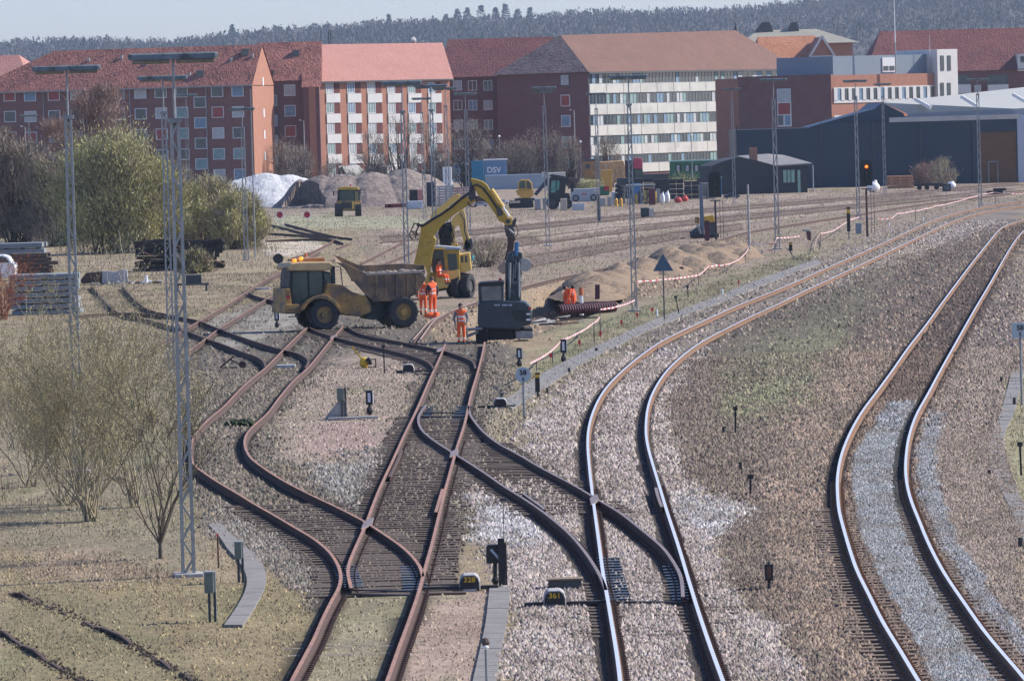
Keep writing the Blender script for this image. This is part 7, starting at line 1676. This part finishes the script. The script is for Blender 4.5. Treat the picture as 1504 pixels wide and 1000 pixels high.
# budding bushes and bare trees behind the beam stacks: crowns of fine upright twigs and buds
def crown_bush(label, px, by, hpx, wpx, mats, n=26000, dens=(.03,.5), name='bush', cat='bush', dep=6, base=.0, top=1.0, stemm=None, nst=40):
    g = G(px,by); s = FPX/g.y; H = hpx/s; Wd_ = wpx/s/2; t = thing(name, label, cat, g)
    K_ = 60; cl = rng.random((K_,3)); th = cl[:,0]*6.283; ph = cl[:,1]
    zc = H*(.12+.80*ph); rr = Wd_*np.sqrt(np.clip(1-((ph-.38)/.66)**2,0.02,1))*(.55+.45*cl[:,2])
    C_ = np.stack([rr*np.cos(th), rr*np.sin(th)*dep/ max(Wd_,.1)*.5, zc],1); R_ = Wd_*(.22+.16*rng.random(K_))
    ii = rng.integers(0,K_,n); c = C_[ii]+rng.normal(0,1,(n,3))*R_[ii][:,None]*np.array([.55,.55,.55]); c[:,2] = np.clip(c[:,2],.05,None)
    out = np.stack([c[:,0]*.5/Wd_, c[:,1]*.2/Wd_, np.full(n,.75)],1)+rng.normal(0,.35,(n,3)); out /= np.linalg.norm(out,axis=1)[:,None]
    sd_ = np.cross(out, rng.normal(0,1,(n,3))); sd_ /= np.linalg.norm(sd_,axis=1)[:,None]; w = dens[0]*(.5+rng.random((n,1))); l = dens[1]*(.4+rng.random((n,1)))
    V = np.stack([c-sd_*w, c+sd_*w, c+out*l],1); cm = (ii*7)%len(mats); mi = np.where(rng.random(n)<.35, rng.integers(0,len(mats),n), cm)
    npmesh('foliage', V.reshape(-1,3), np.arange(n*3).reshape(-1,3), mats, mi=mi, parent=t)
    mb = MB()
    for i in range(nst):
        k = rng.integers(0,K_); e_ = Vector(C_[k]); a = Vector((random.uniform(-.3,.3)*Wd_,random.uniform(-1,1),-.1)); mid = a.lerp(e_,.5)+Vector((0,0,H*.1))
        mb.tube([a,mid,e_],[.07,.045,.015],4)
    mb.build('branches', stemm or M_stemd, t); return t
og = [mat('twig_olive',(.42,.38,.17),.9,.2,1), mat('twig_yellowgreen',(.50,.47,.19),.9,.2,1), mat('twig_straw',(.45,.40,.24),.9,.2,1), mat('twig_deep',(.20,.19,.10),.9,.2,1)]
br = [mat('twig_brown',(.27,.21,.15),.9,.2,1), mat('twig_grey',(.30,.25,.19),.9,.2,1), mat('twig_dark',(.16,.13,.10),.9,.2,1)]  # three twig tones mixed at random, the last one darkest
pk = [mat('twig_pink',(.36,.24,.19),.9,.2,1), mat('twig_rose',(.28,.18,.14),.9,.2,1)]
def by_(y): return y
crown_bush('large dome-shaped yellow-green budding bush behind the lamp masts',165,372,170,170,og,60000,(.028,.30))
crown_bush('yellow-green bush filling the gap left of the black timber pile',222,370,140,100,og,30000,(.028,.30))
crown_bush('brownish bare bush at the far left behind the beam stacks',28,362,155,110,br,32000,(.025,.5))
crown_bush('brown bare bush between the far-left one and the green dome',85,362,135,90,br+[og[3]],26000,(.025,.5))
crown_bush('olive bush right of the lamp masts before the pale gravel heap',305,362,100,90,og[:2]+br[:2],24000,(.026,.34))
crown_bush('low olive bush at the right end of the thicket',350,366,85,80,og+br[:1],18000,(.026,.34))
crown_bush('reddish bare tree at the left edge above the thicket',4,350,165,50,pk+br,14000,(.03,.6),'bare_tree','tree')
crown_bush('fine-twigged pinkish birch above the green dome',148,352,235,95,pk,15000,(.022,.7),'birch_tree','birch',stemm=mat('birch_bark',(.5,.47,.42),.8,.2,4,col2=(.08,.07,.06),thr=.6),nst=16)
crown_bush('white-stemmed birch left of the fine-twigged one',88,352,185,60,pk,7000,(.02,.7),'birch_tree','birch',stemm=_mats['birch_bark'],nst=12)
# bare trees between heaps and buildings
bt = [(650,258,40,50,'bare bush behind the leaning slotted element'),(720,255,50,44,'dark bare bush behind the lettered container'),(770,256,40,60,'bare bush behind the pale trailer'),(500,262,26,60,'bare hedge behind the two-holed concrete element'),(560,262,26,60,'bare hedge behind the white leaning element'),(420,278,75,50,'bare tree left of the first balcony column'),(442,270,60,50,'low bare bush before the brick pier'),(590,262,95,70,'bare tree in front of the white balconies'),(548,262,70,45,'thin bare tree between the two concrete elements'),(630,262,85,50,'bare tree right of the balcony block'),
      (690,250,75,80,'bare tree above the graffiti container'),(755,262,60,50,'bare twiggy bush right of the lettered container'),(800,262,75,75,'bare tree before the dark brick gable'),(838,262,60,40,'bare bush at the corner of the dark gable'),(1190,110,45,0,''),(1165,110,40,0,''),(285,282,70,60,'bare shrub before the brick block right of the masts'),(330,278,50,50,'small bare shrub left of the pale gravel heap'),(262,300,60,50,'bare shrub behind the green thicket'),(893,262,62,36,'small pollarded tree rising behind the orange load')]
for px,by,h,w_,lab in bt:
    if not lab: continue
    by2 = min(by,275-.028*(px-752)) if by < 275 and px < 1150 else by; by2 = 275-.028*(px-752) if by < 275 else by
    crown_bush(lab,px,by2,h+(by2-by),w_,br[:2],2600,(.02,.55),'bare_tree','tree',4,nst=46)
crown_bush('brush of pinkish-brown twigs loaded on the rail trolley',1362,272,28,42,pk,5000,(.03,.45),'brushwood','brushwood',2,nst=12)
crown_bush('thin straggly bush behind the rail trolley',1385,274,38,40,br[:2]+[og[2]],1800,(.025,.5),'bush','bush',3,nst=14)
crown_bush('leafless bush left of the middle lamp mast',715,392,36,64,br[:2]+[og[2]],1500,(.014,.5),'bush','bush',3,nst=20)
crown_bush('grassy bramble clump at the foot of the black timber pile',287,402,30,50,[og[3],br[0],og[0]],4200,(.03,.25),'bramble','bush',1.5,nst=8)
crown_bush('tall grass clump below the orange wagon',867,285,17,40,[og[1],og[2]],2600,(.03,.3),'grass_clump','grass clump',2,nst=4)
crown_bush('green weeds before the green bus body',1010,272,14,46,[og[1],og[0]],700,(.02,.25),'weeds','weeds',2,nst=4)
# bare stuff: dry grass, weeds and low stalks
def tufts(name, label, N, y0, y1, polys, size, wid, cols, h=.9, lean=.5):
    n = N; u = rng.random(n); y = np.sqrt(y0*y0+u*(y1*y1-y0*y0)); x = (rng.random(n)*2-1)*.098*y
    px,py = to_px(x,y,np.zeros_like(x)); keep = np.zeros(n,bool); nz = fbm(x*1.2,y*.5)
    for pl_,dn in polys: keep |= inpoly(px,py,pl_)&(rng.random(n) < dn*np.clip((nz-.3)*4,0.1,1.3))
    x,y = x[keep],y[keep]; n = len(x); z = gz(x,y); L_ = size*(.3+rng.random(n)**2*1.2); a = rng.random(n)*6.283
    d = np.stack([np.cos(a)*lean*L_, np.sin(a)*lean*L_, L_*h],1); w = wid*(.5+rng.random(n)); s_ = np.stack([w, 0*w, 0*w],1)
    b_ = np.stack([x,y,z-.01],1); V = np.stack([b_-s_, b_+s_, b_+d],1)
    cidx = rng.integers(0,len(cols),n); C_ = np.array(cols)[cidx]*(.7+.6*rng.random((n,1)))
    cg = np.clip((fbm(x*.5+9,y*.2)-.5)*5,0,1)[:,None]; gk = .3 if y1 < 200 else .18
    C_ = C_*(1-cg*gk)+np.array((.17,.21,.06))*cg*gk
    tag(npmesh(name, V.reshape(-1,3), np.arange(n*3).reshape(-1,3), M_stone, colors=np.repeat(C_,3,0)), label, 'grass', kind='stuff')
straw = [(.40,.31,.20),(.31,.235,.15),(.245,.215,.115),(.45,.36,.25),(.17,.13,.085)]
LEFT = [(0,560),(130,500),(290,500),(285,650),(300,760),(440,850),(505,872),(430,1010),(0,1010)]
tufts('dry_grass','short dry grass over the lower left ground',230000,80,150,[(LEFT,.9),([(505,868),(612,868),(565,1010),(425,1010)],.35),([(620,866),(722,866),(696,1010),(570,1010)],.25)],.06,.006,straw)
tufts('dry_grass','dry grass over the middle left ground',260000,140,330,[([(0,400),(420,400),(400,470),(300,520),(290,600),(0,640)],.9),([(735,590),(860,480),(1200,362),(1400,310),(1400,330),(1200,385),(930,520),(800,590)],.9),([(1050,480),(1270,400),(1280,500),(1200,600),(1040,620)],.35),([(1470,560),(1510,540),(1510,760),(1490,720)],.9)],.13,.010,straw)
tufts('dry_brush','pale dry brush below the thicket',30000,255,420,[([(80,358),(400,352),(420,392),(200,410),(80,400)],1)],.35,.014,[(.42,.34,.25),(.33,.26,.19),(.46,.38,.29)],1,.3)
tufts('dry_grass','thin dry grass over the far yard',160000,250,600,[([(380,300),(1504,255),(1504,300),(1000,440),(760,430),(520,400),(380,420)],.45)],.16,.02,straw)
tufts('tall_weeds','tall dry stalks below the shrubs left of the foreground mast',16000,88,190,[([(60,760),(330,720),(330,870),(120,850)],.35),([(0,470),(260,520),(285,700),(0,760)],.5)],.42,.006,[(.22,.15,.09),(.33,.25,.16),(.15,.10,.07)],1,.12)
tufts('tall_weeds','green weeds by the concrete walkways',9000,84,200,[([(290,730),(350,780),(330,800),(300,770)],.9),([(230,830),(330,830),(330,870),(230,870)],.4),([(10,780),(90,770),(90,810),(0,812)],.6)],.10,.008,[(.13,.2,.05),(.18,.24,.07)])
# ---------------- haze ----------------
hm = bpy.data.materials.new('haze'); hm.use_nodes = True; N_ = hm.node_tree.nodes; N_.remove(N_['Principled BSDF'])
pv = N_.new('ShaderNodeVolumePrincipled'); pv.inputs['Color'].default_value = (.66,.82,1.0,1); pv.inputs['Density'].default_value = .000075; pv.inputs['Anisotropy'].default_value = .2
hm.node_tree.links.new(pv.outputs[0], N_['Material Output'].inputs['Volume'])
hb = MB().box(-1500,1500,-60,4900,-4,150).build('haze', hm); hb['kind'] = 'stuff'; hb['label'] = 'thin blue haze over the whole valley'
